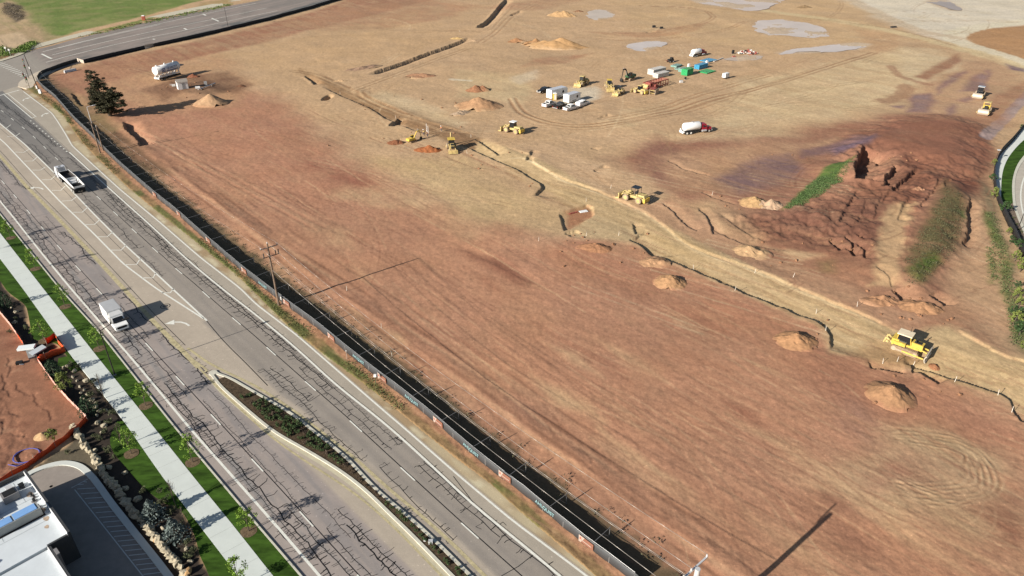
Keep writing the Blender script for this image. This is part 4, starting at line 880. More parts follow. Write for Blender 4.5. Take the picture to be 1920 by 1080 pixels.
for px, wh in ban:
    p, a = on_fence(px); z = h1(*p); t = thing('fence_banner', 'orange and white banner sign ' + wh, 'banner', (p[0] + .09 * math.sin(a), p[1] - .09 * math.cos(a), z), a, 'banners hung on the roadside fence')
    b = MB(); b.box((0, -.015, .78), (2.1, .03, .95)); b.build('orange_panel', M_BAN, t)
    b = MB(); b.add([(-1.04, -.045, 1.29), (-1.04, -.045, .27), (-.72, -.045, .27), (-.2, -.045, 1.29)], [(0, 1, 2, 3)]); b.add([(-.6, -.045, .62), (-.6, -.045, .74), (.8, -.045, .74), (.8, -.045, .62)], [(3, 2, 1, 0)]); b.build('white_corner', M_BANW, t)
    b = MB(); b.add([(-.95, -.055, .75), (-.6, -.055, .75), (-.78, -.055, 1.12)], [(0, 1, 2)]); b.build('red_mark', M_BANR, t)
# other fences: along the cross road, around the corner, around the loop road
XP = smoothline(GP([(72,150),(76,142),(84,137),(98,132),(122,123),(146,116)]), 5)
f2 = fence_run('screened_fence', 'dark screened fence curving round the street corner by the signal poles', XP, FH, M_SCREENB, M_DARKST)[0]
XP = smoothline(GP([(158,119),(215,105),(272,91)]), 5)
f3 = fence_run('screened_fence', 'dark screened fence along the cross road between the two gate gaps', XP, FH, M_SCREENB, M_DARKST, brace_side=-1)[0]
XP = smoothline(GP([(288,88),(340,77),(390,65),(430,56),(480,44),(560,22),(640,-1),(720,-26)]), 5)
f4 = fence_run('screened_fence', 'dark screened fence curving away along the cross road at the top', XP, FH, M_SCREENB, M_DARKST, brace_side=-1)[0]
LP = smoothline([Vector((*g(*p), 0))[:2] for p in [(1945,220),(1919,240),(1895,268),(1873,292),(1863,318),(1863,352),(1870,379),(1885,413),(1900,444),(1918,484),(1943,562)]], 6)
f5 = fence_run('screened_fence', 'black screened fence bending round the loop road at the right edge', LP, 1.7, M_SCREENB, M_DARKST, step=3)[0]
def small(name, label, cat, px, group=None, rz=0.0, dz=0.0): p = at(*px, dz); return thing(name, label, cat, p, rz, group)
# gates and white barrier by the corner
for (a, b_), lab in ((((146,116),(158,119)), 'pale gate panel closing the fence gap near the street corner'), (((272,91),(288,88)), 'grey gate panel closing the gap farther along the cross road fence')):
    p, q = at(*a), at(*b_); t = thing('gate_panel', lab, 'gate', p, math.atan2(q.y - p.y, q.x - p.x)); l = (q - p).length
    m_ = MB(); m_.box((l / 2, 0, .8), (l, .05, 1.5)); m_.build('panel', mat('pale_panel', S(196, 176, 156) if lab.startswith('pale') else (.1, .1, .1), .8, 0, .08, 1), t)
    f = MB(); [f.cyl((x, 0, 0), (x, 0, 1.75), .05, n=6) for x in (0, l)]; f.build('frame', M_GALV, t)
p, q = at(121, 137), at(143, 132); t = thing('concrete_barrier', 'long white barrier block lying inside the corner fence', 'barrier', (p + q) / 2, math.atan2(q.y - p.y, q.x - p.x)); l = (q - p).length
b = MB(); b.prof([(-l/2, 0), (l/2, 0), (l/2, .5), (l/2 - .1, .9), (-l/2 + .1, .9), (-l/2, .5)], -.3, .3, .12, .6); b.build('block', mat('white_barrier', S(226, 222, 218), .8, 0, .04, 1), t)
# ---------------------------------------------------------------- poles and wires
M_WOOD = mat('weathered_wood', (.16, .115, .085), .9, 0, .2, 2); M_WOODL = mat('pale_wood', (.32, .26, .22), .9, 0, .12, 3)
M_POLE = mat('bronze_pole', (.035, .03, .028), .5, .3, .05, 3); M_INS = mat('insulator', (.45, .43, .42), .4, 0, .05, 3); M_WIRE = mat('wire', (.36, .33, .30), .4, .4, .03, 2, .5)
M_PALEST = mat('pale_steel', (.6, .6, .6), .4, .3, .04, 2, .5)
PB = at(523, 572); HB = 12.0; FD = math.atan2(DY, DX)
tB = thing('utility_pole', 'wooden utility pole with a single crossarm halfway along the roadside fence', 'utility pole', PB, FD, 'utility poles along the road')
b = MB(); b.cyl((0, 0, -.3), (0, 0, HB), .21, .13, 10); b.build('pole', M_WOOD, tB)
b = MB(); b.box((0, .2, HB - .75), (.12, 3.1, .14)); ca_ = b.build('crossarm', M_WOODL, tB)
def ins(par, x, y, z): b = MB(); b.lathe((x, y, z), (x, y, z + .32), [(0, .04), (.2, .1), (.4, .05), (.6, .1), (.8, .05), (1, .06)], 8); return b.build('insulator', M_INS, par)
for y in (-1.25, 0.0, 1.65): ins(ca_, 0, y, HB - .67 if y else HB)
b = MB(); [b.cyl((.1, y, HB - 1.5), (.1, y, HB - 2.3), .09, n=8) for y in (-1.0, 1.1, 1.6)]; b.box((.1, .3, HB - 2.35), (.1, 2.9, .1)); b.build('cutouts', M_DARKST, tB)
b = MB(); b.cyl((-.22, .1, .5), (-.22, .1, 5.5), .05, n=6); b.build('conduit', M_DARKST, tB)
PD = at(1279, 1217); HD = 11.7
tD = thing('utility_pole', 'thick pale steel pole top with a white crossarm at the bottom edge', 'utility pole', PD, FD, 'utility poles along the road')
b = MB(); b.cyl((0, 0, -.3), (0, 0, HD), .33, .24, 14); b.build('pole', M_PALEST, tD)
b = MB(); b.box((-.38, .2, HD - .35), (.16, 3.6, .16)); cd = b.build('crossarm', M_PALEST, tD)
for y in (-1.5, -.4, 1.9): ins(cd, -.38, y, HD - .27)
PA = at(188, 287); HA = 12.6
tA = thing('utility_pole', 'wooden pole carrying a bent white street lamp arm in front of the pine', 'utility pole', PA, FD, 'utility poles along the road')
b = MB(); b.cyl((0, 0, -.3), (0, 0, 9.2), .2, .15, 10); b.build('pole', M_WOOD, tA)
b = MB(); b.tube([(.1, .1, 8.3), (.1, .1, HA), (.4, 1.4, HA + .25)], [.09, .07, .05], 6); la = b.build('lamp_arm', M_PALEST, tA)
b = MB(); b.box((.45, 1.75, HA + .25), (.3, .8, .14), rz=.2); b.build('lamp_head', M_PALEST, la)
b = MB(); b.box((.0, .2, 8.6), (.1, 2.2, .12)); b.build('crossarm', M_WOODL, tA)
p2 = at(194, 283); t = thing('utility_pole', 'shorter bare wooden pole standing just behind the lamp-arm pole', 'utility pole', p2, 0, 'utility poles along the road'); b = MB(); b.cyl((0, 0, -.3), (0, 0, 6.8), .17, .13, 10); b.build('pole', M_WOOD, t); b = MB(); b.cyl((0, 0, 6.8), (0, 0, 7.15), .1, .14, n=8); b.build('cap', M_INS, t)
def loc2(o, x, y, z): c_, s_ = math.cos(FD), math.sin(FD); return Vector((o.x + x * c_ - y * s_, o.y + x * s_ + y * c_, o.z + z))
def wire(name, label, a, b_, sag, r=.02, group='overhead wires along the fence'):
    P = [a.lerp(b_, t) - Vector((0, 0, sag * 4 * t * (1 - t))) for t in np.linspace(0, 1, 25)]; m_ = MB(); m_.tube([tuple(p) for p in P], r, 5); return tag(m_.build(name, M_WIRE, None, True), label, 'wire', group)
ya = ((-1.25, HB - .35, -1.5, HD + .05), (0.0, HB + .3, -.4, HD + .05), (1.65, HB - .35, 1.9, HD + .05), (.25, HB - 2.2, .35, HD - 2.2))
nm_ = ('second-lowest line, beside the fence shadow', 'middle', 'outermost on the dirt side', 'lowest, grey line over the fence shadow')
for (y1, z1, y2_, z2), nn in zip(ya, nm_): wire('overhead_wire', 'pale overhead wire from crossarm pole to bottom-edge pole, ' + nn, loc2(PB, 0, y1, z1), loc2(PD, -.38, y2_, z2), 1.9, .021)
wire('overhead_wire', 'dark thin cable at mid height between crossarm pole and bottom-edge pole', loc2(PB, 0, 0, 7.0), loc2(PD, -.3, 0, 7.0), 1.2, .03)
for (y1, z1, y2_, z2), nn in zip(((-1.25, HB - .35, -.9, 8.7), (1.65, HB - .35, 1.2, 8.7)), ('road side', 'dirt side')): wire('overhead_wire', 'thin overhead wire from lamp-arm pole to crossarm pole, on the ' + nn, loc2(PB, 0, y1, z1), loc2(PA, 0, y2_, z2), 1.6, .012)
# corner pole and signals
PC = at(72, 168); t = thing('utility_pole', 'tall dark slim pole leaning over the corner by the traffic signals', 'utility pole', PC); b = MB(); b.tube([(0, 0, 0), (-1.2, .4, 12.2)], [.16, .10], 8); b.build('pole', M_POLE, t); b = MB(); b.box((-.7, .2, 7.5), (.5, .3, .8)); b.build('bracket', M_GALV, t)
wire('overhead_wire', 'thin wire from corner pole back to lamp-arm pole', PC + Vector((-1.1, .4, 11.8)), loc2(PA, 0, 0, 9.1), 1.0, .012)
M_SIG = mat('signal_black', (.015, .015, .015), .5, 0, .05, 3)
for px, lab, h_, arm in (((55, 149), 'dark traffic signal mast with an arm over the cross road', 6.2, True), ((50, 157), 'short signal post nearest the crosswalk end', 4.6, False), ((56, 165), 'thin signal post standing at the corner grass edge', 4.8, False)):
    P = at(*px); t = thing('traffic_signal', lab, 'traffic signal', P, 0, 'signal posts on the street corner'); b = MB(); b.cyl((0, 0, 0), (0, 0, h_), .11 if arm else .07, .08 if arm else .05, 8); b.build('mast', M_POLE, t)
    heads = [(0, -.25, h_ - 1.4)]
    if arm:
        b = MB(); b.tube([(0, 0, 5.6), (-3.5, 5.5, 6.3), (-6.5, 11.5, 6.5)], [.09, .07, .05], 6); b.build('mast_arm', M_GALV, t); heads += [(-3.5, 5.3, 5.8)]
    for hx, hy, hz in heads:
        b = MB(); b.box((hx, hy, hz), (.4, .35, 1.2)); hd = b.build('signal_head', M_SIG, t)
        for i, c in enumerate(((.25, .02, .02), (.25, .16, .02), (.02, .2, .08))): b = MB(); b.cyl((hx, hy - .18, hz + .38 - i * .38), (hx, hy - .24, hz + .38 - i * .38), .13, n=8); b.build('lens', mat('lens%d' % i, c, .3, 0, .02, 2), hd)
# traffic cabinet, white box near the corner, far corner posts
t = small('signal_cabinet', 'white signal control cabinet on the corner grass', 'cabinet', (76, 175)); b = MB(); b.box((0, 0, .65), (.8, .6, 1.3)); b.build('body', mat('cabinet_white', (.7, .7, .68), .5, 0, .03, 2), t); b = MB(); b.box((0, 0, 1.34), (.9, .7, .07)); b.build('lid', M_PALEST, t)
t = small('signal_cabinet', 'second small pale cabinet beside the corner pole', 'cabinet', (70, 166)); b = MB(); b.box((0, 0, .5), (.5, .5, 1.0)); b.build('body', mat('cabinet_white', (.7, .7, .68), .5, 0, .03, 2), t); b = MB(); b.box((0, 0, 1.03), (.56, .56, .06)); b.build('lid', M_PALEST, t)
for px, lab in (((20, 104), 'pale post at the far corner of the junction'), ((13, 100), 'second pale post at the far junction corner, nearer the left edge')):
    t = small('sign_post', lab, 'post', px); b = MB(); b.cyl((0, 0, 0), (0, 0, 2.6), .09, n=8); b.build('post', M_PALEST, t); b = MB(); b.box((0, -.1, 2.3), (.7, .05, .7)); b.build('plate', M_PALEST, t)
def lamp(px, lab, h, arm, m=M_POLE, hw=.5):
    P = at(*px); t = thing('street_lamp', lab, 'street lamp', P, 0, 'street lamps'); b = MB(); b.cyl((0, 0, -.1), (0, 0, .5), .2, .18, 10); b.build('base', M_GALV, t)
    b = MB(); b.cyl((0, 0, .5), (0, 0, h), .10, .065, 8); b.build('pole', m, t); b = MB(); b.tube([(0, 0, h - .3), (arm[0] * .5, arm[1] * .5, h + .25), (arm[0], arm[1], h + .3)], [.055, .05, .04], 6); a = b.build('arm', m, t)
    b = MB(); b.box((arm[0] * 1.15, arm[1] * 1.15, h + .28), (.9, .38, .14), rz=math.atan2(arm[1], arm[0])); b.build('lamp_head', m, a); 
    return t
lamp((217, 707), 'dark street lamp on the grass verge with its arm over the road', 8.6, (NX * 3.2, NY * 3.2))
lamp((-70, 437), 'dark street lamp on the verge just beyond the left edge, its shadow crossing the road', 8.6, (NX * 3.2, NY * 3.2))
lamp((428, 52), 'thin dark lamp pole beside the cross road at the top', 10.5, (-.6, 1.6))
lamp((1906, 436), 'dark lamp pole standing in the loop road planting bed', 7.0, (.9, .5))
t = small('light_mast', 'slim pole with a small white head standing at the loop fence', 'pole', (1866, 302)); b = MB(); b.cyl((0, 0, 0), (0, 0, 3), .06, n=8); b.build('pole', M_POLE, t); b = MB(); b.box((0, 0, 3.05), (.7, .5, .2)); b.build('head', M_PALEST, t)
# roadside marker posts
for px, lab, gm in (((705, 720), 'marker post with a square white cap beside the orange banner', True), ((651, 673), 'slim bare stake in the roadside weeds', False)):
    t = small('marker_post', lab, 'marker post', px); b = MB(); b.cyl((0, 0, 0), (0, 0, 1.5), .05, n=8); b.build('post', mat('marker_green', (.05, .10, .05), .6, 0, .05, 2) if gm else M_WOODL, t)
    b = MB(); b.box((0, 0, 1.55), (.38, .38, .3) if gm else (.1, .1, .1)); b.build('cap', mat('marker_white', (.75, .75, .72), .5, 0, .02, 2), t)
t = small('warning_sign', 'small white sign on a post just behind the crossarm pole', 'sign', (529, 571)); b = MB(); b.cyl((0, 0, 0), (0, 0, 1.5), .04, n=6); b.build('post', M_GALV, t); b = MB(); b.box((-.03, -.06, 1.35), (.45, .03, .6), rz=FD); b.build('plate', mat('marker_white', (.75, .75, .72), .5, 0, .02, 2), t)
# ---------------------------------------------------------------- plants
def leafcol(name, c, v=.35, s=2.2): return mat(name, c, .75, 0, v, s, .25)
M_LEAF = leafcol('spring_leaf', (.13, .22, .025)); M_LEAFD = leafcol('dark_leaf', (.035, .07, .022)); M_PINE = leafcol('pine_needles', (.046, .044, .022), .5, .9); M_SPRUCE = leafcol('blue_spruce', (.12, .15, .14)); M_YEW = leafcol('dark_conifer', (.022, .045, .02)); M_YLEAF = leafcol('yellow_green_leaf', (.14, .17, .04)); M_BARK = mat('bark', (.10, .08, .06), .95, 0, .2, 4)
M_OLIVE = leafcol('olive_leaf', (.075, .085, .04)); M_MEDL = leafcol('median_leaf', (.045, .075, .025))
def leaves(name, pts, size, m, parent, rn, flat=.0):
    V = []; Fc = []
    for p in pts:
        a = rn.uniform(0, 6.283); u = Vector((math.cos(a), math.sin(a), rn.uniform(-.8, .8) * (1 - flat))).normalized(); w = u.orthogonal().normalized(); w.rotate(Matrix.Rotation(rn.uniform(0, 6.283), 3, u)); s = size * rn.uniform(.6, 1.3); b_ = len(V); p = Vector(p)
        V += [p - u * s * .5, p + w * s * .3, p + u * s * .5, p - w * s * .3]; Fc.append((b_, b_ + 1, b_ + 2, b_ + 3))
    b = MB(); b.add(V, Fc); return b.build(name, m, parent)
def clump_pts(rn, c, r, n, sq_=1.0):
    out = []
    for _ in range(n):
        v = Vector((rn.gauss(0, 1), rn.gauss(0, 1), rn.gauss(0, 1))).normalized() * r * rn.random() ** .45; out.append((c[0] + v.x, c[1] + v.y, c[2] + v.z * sq_))
    return out
def young_tree(seed, h, w, m, n=26, per=26, leaf=.2, name='street_tree', label='x', cat='tree', group=None):
    rn = random.Random(seed); t = thing(name, label, cat, (0, 0, 0), 0, group); b = MB(); top = (rn.uniform(-.15, .15), rn.uniform(-.15, .15), h * .9)
    b.tube([(0, 0, -.1), (.03, 0, h * .4), top], [.055, .045, .012], 7); pts = []
    for k in range(n):
        z = h * rn.uniform(.34, .98); f = 1 - abs((z / h - .58) / .46) ** 1.6; a = rn.uniform(0, 6.283); r = w * .5 * max(.12, f) * rn.uniform(.45, 1.05)
        e = (r * math.cos(a), r * math.sin(a), z); b.tube([(.02, 0, max(h * .3, z - .5 * r - .3)), e], [.02, .007], 5); pts += clump_pts(rn, e, w * .13, per, 1.1)
    b.build('trunk', M_BARK, t); leaves('crown', pts, leaf, m, t, rn); return t
verge = [((21, 447), 'small green street tree on the verge at the left edge'), ((67, 505), 'young verge tree in a mulch ring beside the second dashed lane line'), ((123, 576), 'young verge tree just up the road from the white box truck'), ((187, 655), 'bright young verge tree right behind the street lamp'), ((274, 762), 'bright young verge tree opposite the tip of the median'), ((362, 868), 'young verge tree whose ring lies level with the parking court'), ((467, 997), 'lowest young verge tree, nearest the bottom edge')]
M_RING = mat('mulch_ring', S(112, 92, 70), .95, 0, .3, 3, .1, .6)
protos = []
for i, (px, lab) in enumerate(verge + [((247, 852), 'young tree on the lawn beside the upright boulder row'), ((452, 1102), 'young lawn tree cut by the bottom edge'), ((84, 640), 'young lawn tree just above the orange fence nook'), ((-12, 470), 'young lawn tree whose shadow crosses the left edge')]):
    x, y = g(*px); t = young_tree(100 + i, 3.9 + (i % 3) * .35, 2.3 + (i % 2) * .35, M_LEAF, label=lab, group='young street trees'); t.location = (x, y, .1)
    r = MB(); n = 18; r.add([(.95 * math.cos(2 * math.pi * k / n) * (1 + .08 * math.sin(5 * k)), .95 * math.sin(2 * math.pi * k / n), .015 + .0 * k) for k in range(n)] + [(0, 0, .06)], [(k, (k + 1) % n, n) for k in range(n)]); r.build('mulch_ring', M_RING, t)
def bare_tree(px, h, seed, lab):
    rn = random.Random(seed); t = thing('bare_tree', lab, 'tree', (*g(*px), .05), 0, 'leafless trees in the planting bed'); b = MB(); tw = MB()
    b.tube([(0, 0, 0), (0, 0, h * .4), (.1, .05, h)], [.06, .05, .01], 6)
    for k in range(40):
        z = rn.uniform(.3, .9) * h; a = rn.uniform(0, 6.28); l = (h - z) * .45 + .3; e = (l * .5 * math.cos(a), l * .5 * math.sin(a), z + l * .9); tw.tube([(0, 0, z), (e[0] * .5, e[1] * .5, z + l * .4), e], [.02, .015, .005], 4)
    b.build('trunk', M_BARK, t); tw.build('crown', M_BARK, t)
bare_tree((196, 748), 4.6, 5, 'leafless young tree among the bed rocks, shadow across the sidewalk'); bare_tree((330, 950), 4.4, 6, 'leafless young tree near the blue spruces'); bare_tree((352, 1000), 4.2, 7, 'leafless young tree below the blue spruces'); bare_tree((230, 838), 4.0, 8, 'leafless young tree at the tip of the lower lawn')
def shrub_mesh(seed, r, h, m, n=220, leaf=.16):
    rn = random.Random(seed); t = thing('shrub', 'x', 'shrub'); pts = []
    for _ in range(9): a = rn.uniform(0, 6.28); q = r * rn.random() ** .6 * .7; pts += clump_pts(rn, (q * math.cos(a), q * math.sin(a), h * rn.uniform(.35, .75)), r * .45, n // 9, h / (2 * r) + .4)
    leaves('foliage', [(p[0], p[1], max(.03, p[2])) for p in pts], leaf, m, t, rn); b = MB(); [b.tube([(0, 0, -.05), (rn.uniform(-.3, .3) * r, rn.uniform(-.3, .3) * r, h * .6)], [.02, .008], 4) for _ in range(4)]; b.build('stem', M_BARK, t); return t
# median shrubs in two staggered rows
pm = [shrub_mesh(k, .42, .6, M_MEDL, 150, .15) for k in range(3)] + [shrub_mesh(9, .38, .45, leafcol('russet_leaf', (.07, .05, .035)), 110, .14)]
first = [True] * 4; GRP = 'low shrubs planted in the median island'
def put(i, x, y, z, rz, lab, grp, prots, fl, sc=1.0):
    o = prots[i]
    if fl[i]: fl[i] = False
    else: o = dup(o)
    o.location = (x, y, z); o.rotation_euler = (0, 0, rz); o.scale = (sc,) * 3; o['label'] = lab; o['group'] = grp; return o
s = S_TIP + 9; rn = random.Random(4); nsh = 0
while s < sq(g(870, 1120))[0] and nsh < 300:
    a, b_ = Q('mL', s) + .62, Q('mR', s) - .55; w = b_ - a
    if w > -.3:
        rows = max(1, int(w / .85))
        for k in range(rows):
            if rn.random() < (.35 if s < S_TIP + 14 else .06): continue
            q = a + w * (k + .5) / rows + rn.uniform(-.18, .18); x, y = xy(s + rn.uniform(-.2, .2), q); i = rn.choice([0, 1, 2, 0, 1, 2, 3]) if s < sq(g(650, 870))[0] or s > sq(g(720, 940))[0] else 3
            put(i, x, y, .1, rn.uniform(0, 6), 'low dark green shrub planted in the median island' if i < 3 else 'low russet shrub planted in the median island', GRP if i < 3 else 'russet shrubs in the median island', pm, first, rn.uniform(1.0, 1.5) * (1 if w > .9 else .66)); nsh += 1
    s += .9
t = small('utility_box', 'pair of small white boxes among the lower median shrubs', 'utility box', (808, 1022)); t.location.z = .1; b = MB(); b.box((0, 0, .2), (.5, .4, .4)); b.build('box', M_PALEST, t); b = MB(); b.box((-.7, .3, .12), (.25, .25, .25)); b.build('box', M_PALEST, t)
# planting bed: conifers, spruces, shrubs, boulders
def conifer(seed, h, r, m, lab, px, name='conifer', n=900, leaf=.22, tip=.8, grp=None):
    rn = random.Random(seed); t = thing(name, lab, 'tree', (*g(*px), .05), 0, grp); pts = []
    for _ in range(n):
        z = rn.random() ** 1.25 * h; rr = r * (1 - (z / h) ** tip) ** (.8) * (.55 + .5 * rn.random()) * (1 + .18 * math.sin(z * 9 + rn.uniform(0, 1))); a = rn.uniform(0, 6.283); pts.append((rr * math.cos(a), rr * math.sin(a), z + .1))
    leaves('crown', pts, leaf, m, t, rn, .3); b = MB(); b.cyl((0, 0, -.1), (0, 0, h * .7), .09, .03, 7); b.build('trunk', M_BARK, t); return t
conifer(1, 2.9, 1.15, M_YEW, 'dark rounded evergreen beside the orange fence nook', (103, 705), tip=2.5); conifer(2, 3.0, 1.2, M_YEW, 'dark rounded evergreen halfway down the planting bed', (168, 775), tip=2.5); conifer(11, 3.1, 1.1, M_YEW, 'dark evergreen at the left edge above the bed boulders', (12, 575), tip=2.2)
conifer(3, 2.9, 1.5, M_SPRUCE, 'silvery blue spruce with the boulders on its left', (288, 972), 'blue_spruce', 900, .3, .8, 'blue spruces in the planting bed'); conifer(4, 3.0, 1.6, M_SPRUCE, 'silvery blue spruce lower in the planting bed', (330, 1008), 'blue_spruce', 950, .3, .8, 'blue spruces in the planting bed')
t = young_tree(55, 3.6, 2.6, M_YLEAF, 40, 34, .2, 'leafy_tree', 'yellow-green leafy tree growing against the orange fence', 'tree'); t.location = (*g(126, 738), .05)
t = young_tree(56, 2.2, 1.7, M_YLEAF, 26, 26, .18, 'leafy_bush', 'yellow-green bush beside the small sand pile', 'bush'); t.location = (*g(103, 828), .05)
ps = [shrub_mesh(20 + k, .55, .75, M_OLIVE, 200, .16) for k in range(2)]; fl = [True, True]
for i, px in enumerate([(132, 683), (148, 690), (135, 690), (176, 720), (188, 735), (195, 775), (205, 795), (212, 778), (222, 800), (178, 822), (186, 826), (205, 848), (215, 860), (300, 925), (312, 940), (325, 962), (342, 985), (352, 1020), (365, 1035), (355, 1048), (30, 600), (20, 625), (50, 618), (170, 745), (182, 760), (198, 812), (270, 925), (300, 950), (128, 850)]): put(i % 2, *g(*px), .04, i * 1.3, 'low olive shrub in the dark mulch bed beside the sidewalk lawn', 'olive shrubs in the planting bed', ps, fl, .8 + (i % 4) * .15)
M_ROCK = mat('pale_boulder', S(176, 160, 134), .9, 0, .14, 2.0, .2, .5); M_ROCKO = mat('ochre_boulder', S(196, 152, 104), .9, 0, .14, 2, .2, .5)
def boulder(seed, d, m): b = MB(); b.blob((0, 0, d[2] * .35), d, seed, 7, 5, .28); return b.build('boulder', m)
pr = [boulder(k, (.6, .5, .5), M_ROCK) for k in range(3)]; ok = boulder(9, (.65, .5, .5), M_ROCKO); used = [False] * 4
GRB = 'pale boulders in the planting bed'
def rock(i, px, sc, rz, lab, grp=GRB):
    o = (pr + [ok])[i]
    if used[i]: o = dup(o)
    used[i] = True; o.location = (*g(*px), .03); o.rotation_euler = (0, 0, rz); o.scale = (sc, sc * .9, sc); tag(o, lab, 'boulder', grp)
rn = random.Random(12)
for i, px in enumerate([(30, 586), (28, 606), (22, 578), (120, 690), (128, 688), (140, 697), (137, 708), (150, 726), (158, 732), (152, 738), (165, 742), (172, 752), (180, 757), (188, 772), (178, 765), (182, 780), (200, 770), (184, 794), (196, 800), (190, 812), (180, 845), (205, 878), (235, 888), (236, 918), (258, 938), (306, 992), (316, 1018), (350, 1030), (357, 1054), (162, 715), (145, 715), (155, 748)]): rock(i % 3, px, rn.uniform(.4, .85), rn.uniform(0, 6), 'pale boulder set in the dark mulch bed beside the sidewalk lawn')
rock(3, (296, 1014), .8, .3, 'ochre boulder on the lower end of the stone wall', 'ochre boulders by the stone wall'); rock(3, (352, 1075), .9, 1.3, 'ochre boulder beside the bottom edge of the bed', 'ochre boulders by the stone wall')
# dry stone wall of big blocks
wp = smoothline(GP([(138,802),(146,815),(160,838),(178,858),(188,878),(200,898),(218,918),(232,938),(245,955),(258,972),(275,988),(292,1010),(306,1028),(322,1046),(340,1066),(360,1100)]), 3)
t = thing('stone_wall', 'low wall of rough pale stones between mulch bed and parking court', 'wall', (wp[8][0], wp[8][1], 0)); rn = random.Random(3)
for i, p in enumerate(wp):
    b = MB(); b.blob((p[0] - wp[8][0], p[1] - wp[8][1], .2), (rn.uniform(.34, .62), rn.uniform(.32, .58), rn.uniform(.3, .6)), i, 7, 5, .38); b.build('stone', M_ROCK, t)
# ---------------------------------------------------------------- the big pine
P = at(206, 217); t = thing('pine_tree', 'large dark multi-topped pine at the corner of the dirt site', 'tree', P); rn = random.Random(8)
b = MB(); b.tube([(0, 0, -.3), (-.6, .2, 6), (-1.8, .6, 12), (-2.6, .8, 17.5)], [.45, .36, .2, .05], 9); b.tube([(.5, -.3, -.3), (1.8, -.6, 5), (3.0, -.6, 10.5)], [.28, .2, .05], 8); b.tube([(.2, .3, -.3), (-2.2, .6, 5), (-3.6, .6, 9.5)], [.25, .18, .05], 8); pts = []
def bough(c, l, a, z, n, r):
    e = Vector((c[0] + l * math.cos(a), c[1] + l * math.sin(a), z + l * rn.uniform(-.15, .22))); b.tube([(c[0], c[1], z - .2 * l), tuple(e)], [.09, .02], 5)
    for k in range(n): f = rn.uniform(.25, 1.05); pts.extend(clump_pts(rn, (c[0] + (e.x - c[0]) * f + rn.uniform(-.5, .5), c[1] + (e.y - c[1]) * f + rn.uniform(-.5, .5), z + (e.z - z) * f), r * rn.uniform(.6, 1.25), 46, .65))
for k in range(74): z = rn.uniform(2.5, 17.4); q = z / 17.8; bough((-2.6 * q * q - .3, .2 + .6 * q * q), (1 - q) ** .6 * 5.0 * rn.uniform(.55, 1.1) + .5, rn.uniform(0, 6.28), z, 4 if q < .7 else 2, .85)
for k in range(50): z = rn.uniform(1.2, 10.8); q = z / 11.5; bough((1.6 + 1.6 * q, -.6), (1 - q) ** .55 * 4.8 * rn.uniform(.6, 1.1) + .6, rn.uniform(0, 6.28), z, 4, .85)
for k in range(30): z = rn.uniform(2, 9.6); q = z / 10; bough((-1.5 - 2.0 * q, .6), (1 - q) ** .6 * 3.4 * rn.uniform(.6, 1.1) + .5, rn.uniform(0, 6.28), z, 3, .8)
b.build('trunk', M_BARK, t); leaves('crown', pts, .45, M_PINE, t, rn); t.scale = (1.02, 1.02, .78)
# shrubs round the loop road and the wild edge at right
pw = [young_tree(70 + k, 2.3, 1.8, M_YLEAF if k else M_LEAFD, 22, 20, .24, 'wild_bush', 'x', 'bush') for k in range(2)]; fw = [True, True]
for i, px in enumerate([(1913, 243), (1862, 312), (1860, 342), (1862, 372), (1880, 400), (1890, 440), (1893, 458), (1902, 490), (1908, 470), (1912, 510), (1905, 540), (1908, 575), (1912, 600), (1900, 610), (1910, 630), (1915, 655), (1896, 590), (1904, 560)]): put(i % 2, *at(*px)[:2], at(*px).z, i * 1.1, 'scrubby green bush growing outside the black loop road fence', 'scrub along the loop road fence', pw, fw, .7 + (i % 5) * .16)
pg = shrub_mesh(31, .35, .4, M_OLIVE, 90, .15); fg = [True]
for i, px in enumerate([(1892, 405), (1900, 410), (1897, 418), (1906, 422), (1909, 432), (1915, 436), (1918, 452), (1912, 445), (1920, 462)]): put(0, *g(*px), .08, i, 'small grey-green plant in the loop road bed', 'small plants in the loop road bed', [pg], fg, 1.0)
# weeds as ground cover
def weeds(name, spots, m, size, seed):
    rn = random.Random(seed); pts = []
    for (x, y, r, n, hh) in spots:
        z = h1(x, y)
        for _ in range(n): a = rn.uniform(0, 6.28); q = r * rn.random() ** .5; pts.append((x + q * math.cos(a), y + q * math.sin(a), z + rn.uniform(.02, hh)))
    b = leaves(name, pts, size, m, None, rn); return tag(b, kind='stuff')
sp = []; rn = random.Random(5)
for s in np.arange(sq(g(80, 178))[0], S_B, .55):
    a, b_ = Q('sh', s), Q('fen', s); t_ = rn.betavariate(2, 3.2)
    if vn(np.array([s / 9]), np.array([2.0]), 5)[0] > .25 + .35 * (s > sq(g(560, 620))[0]): x, y = xy(s, a + (b_ - a) * t_); sp.append((x, y, .7, 16, .4))
weeds('roadside_weeds', sp, leafcol('weed_leaf', (.075, .095, .03), .4), .24, 6)
sp = []
for s in np.arange(-230, sq(g(1215, 1130))[0], .9):
    q = Q('fen', s) + rn.uniform(3.0, 6.2); x, y = xy(s, q)
    if rn.random() < .6: sp.append((x, y, .6, 12, .5))
weeds('fence_line_weeds', sp, leafcol('dry_weed_leaf', (.07, .065, .035), .4), .26, 7)
def poly_spots(px, n, r, k, hh, seed):
    P = GP(px); xs, ys = [p[0] for p in P], [p[1] for p in P]; rn = random.Random(seed); out = []
    while len(out) < n:
        x, y = rn.uniform(min(xs), max(xs)), rn.uniform(min(ys), max(ys))
        if polysd(np.array([x]), np.array([y]), P)[0] < 0: z = h1(x, y); f = HC / (HC - z); out.append((x / f, y / f, r, k, hh))
    return out
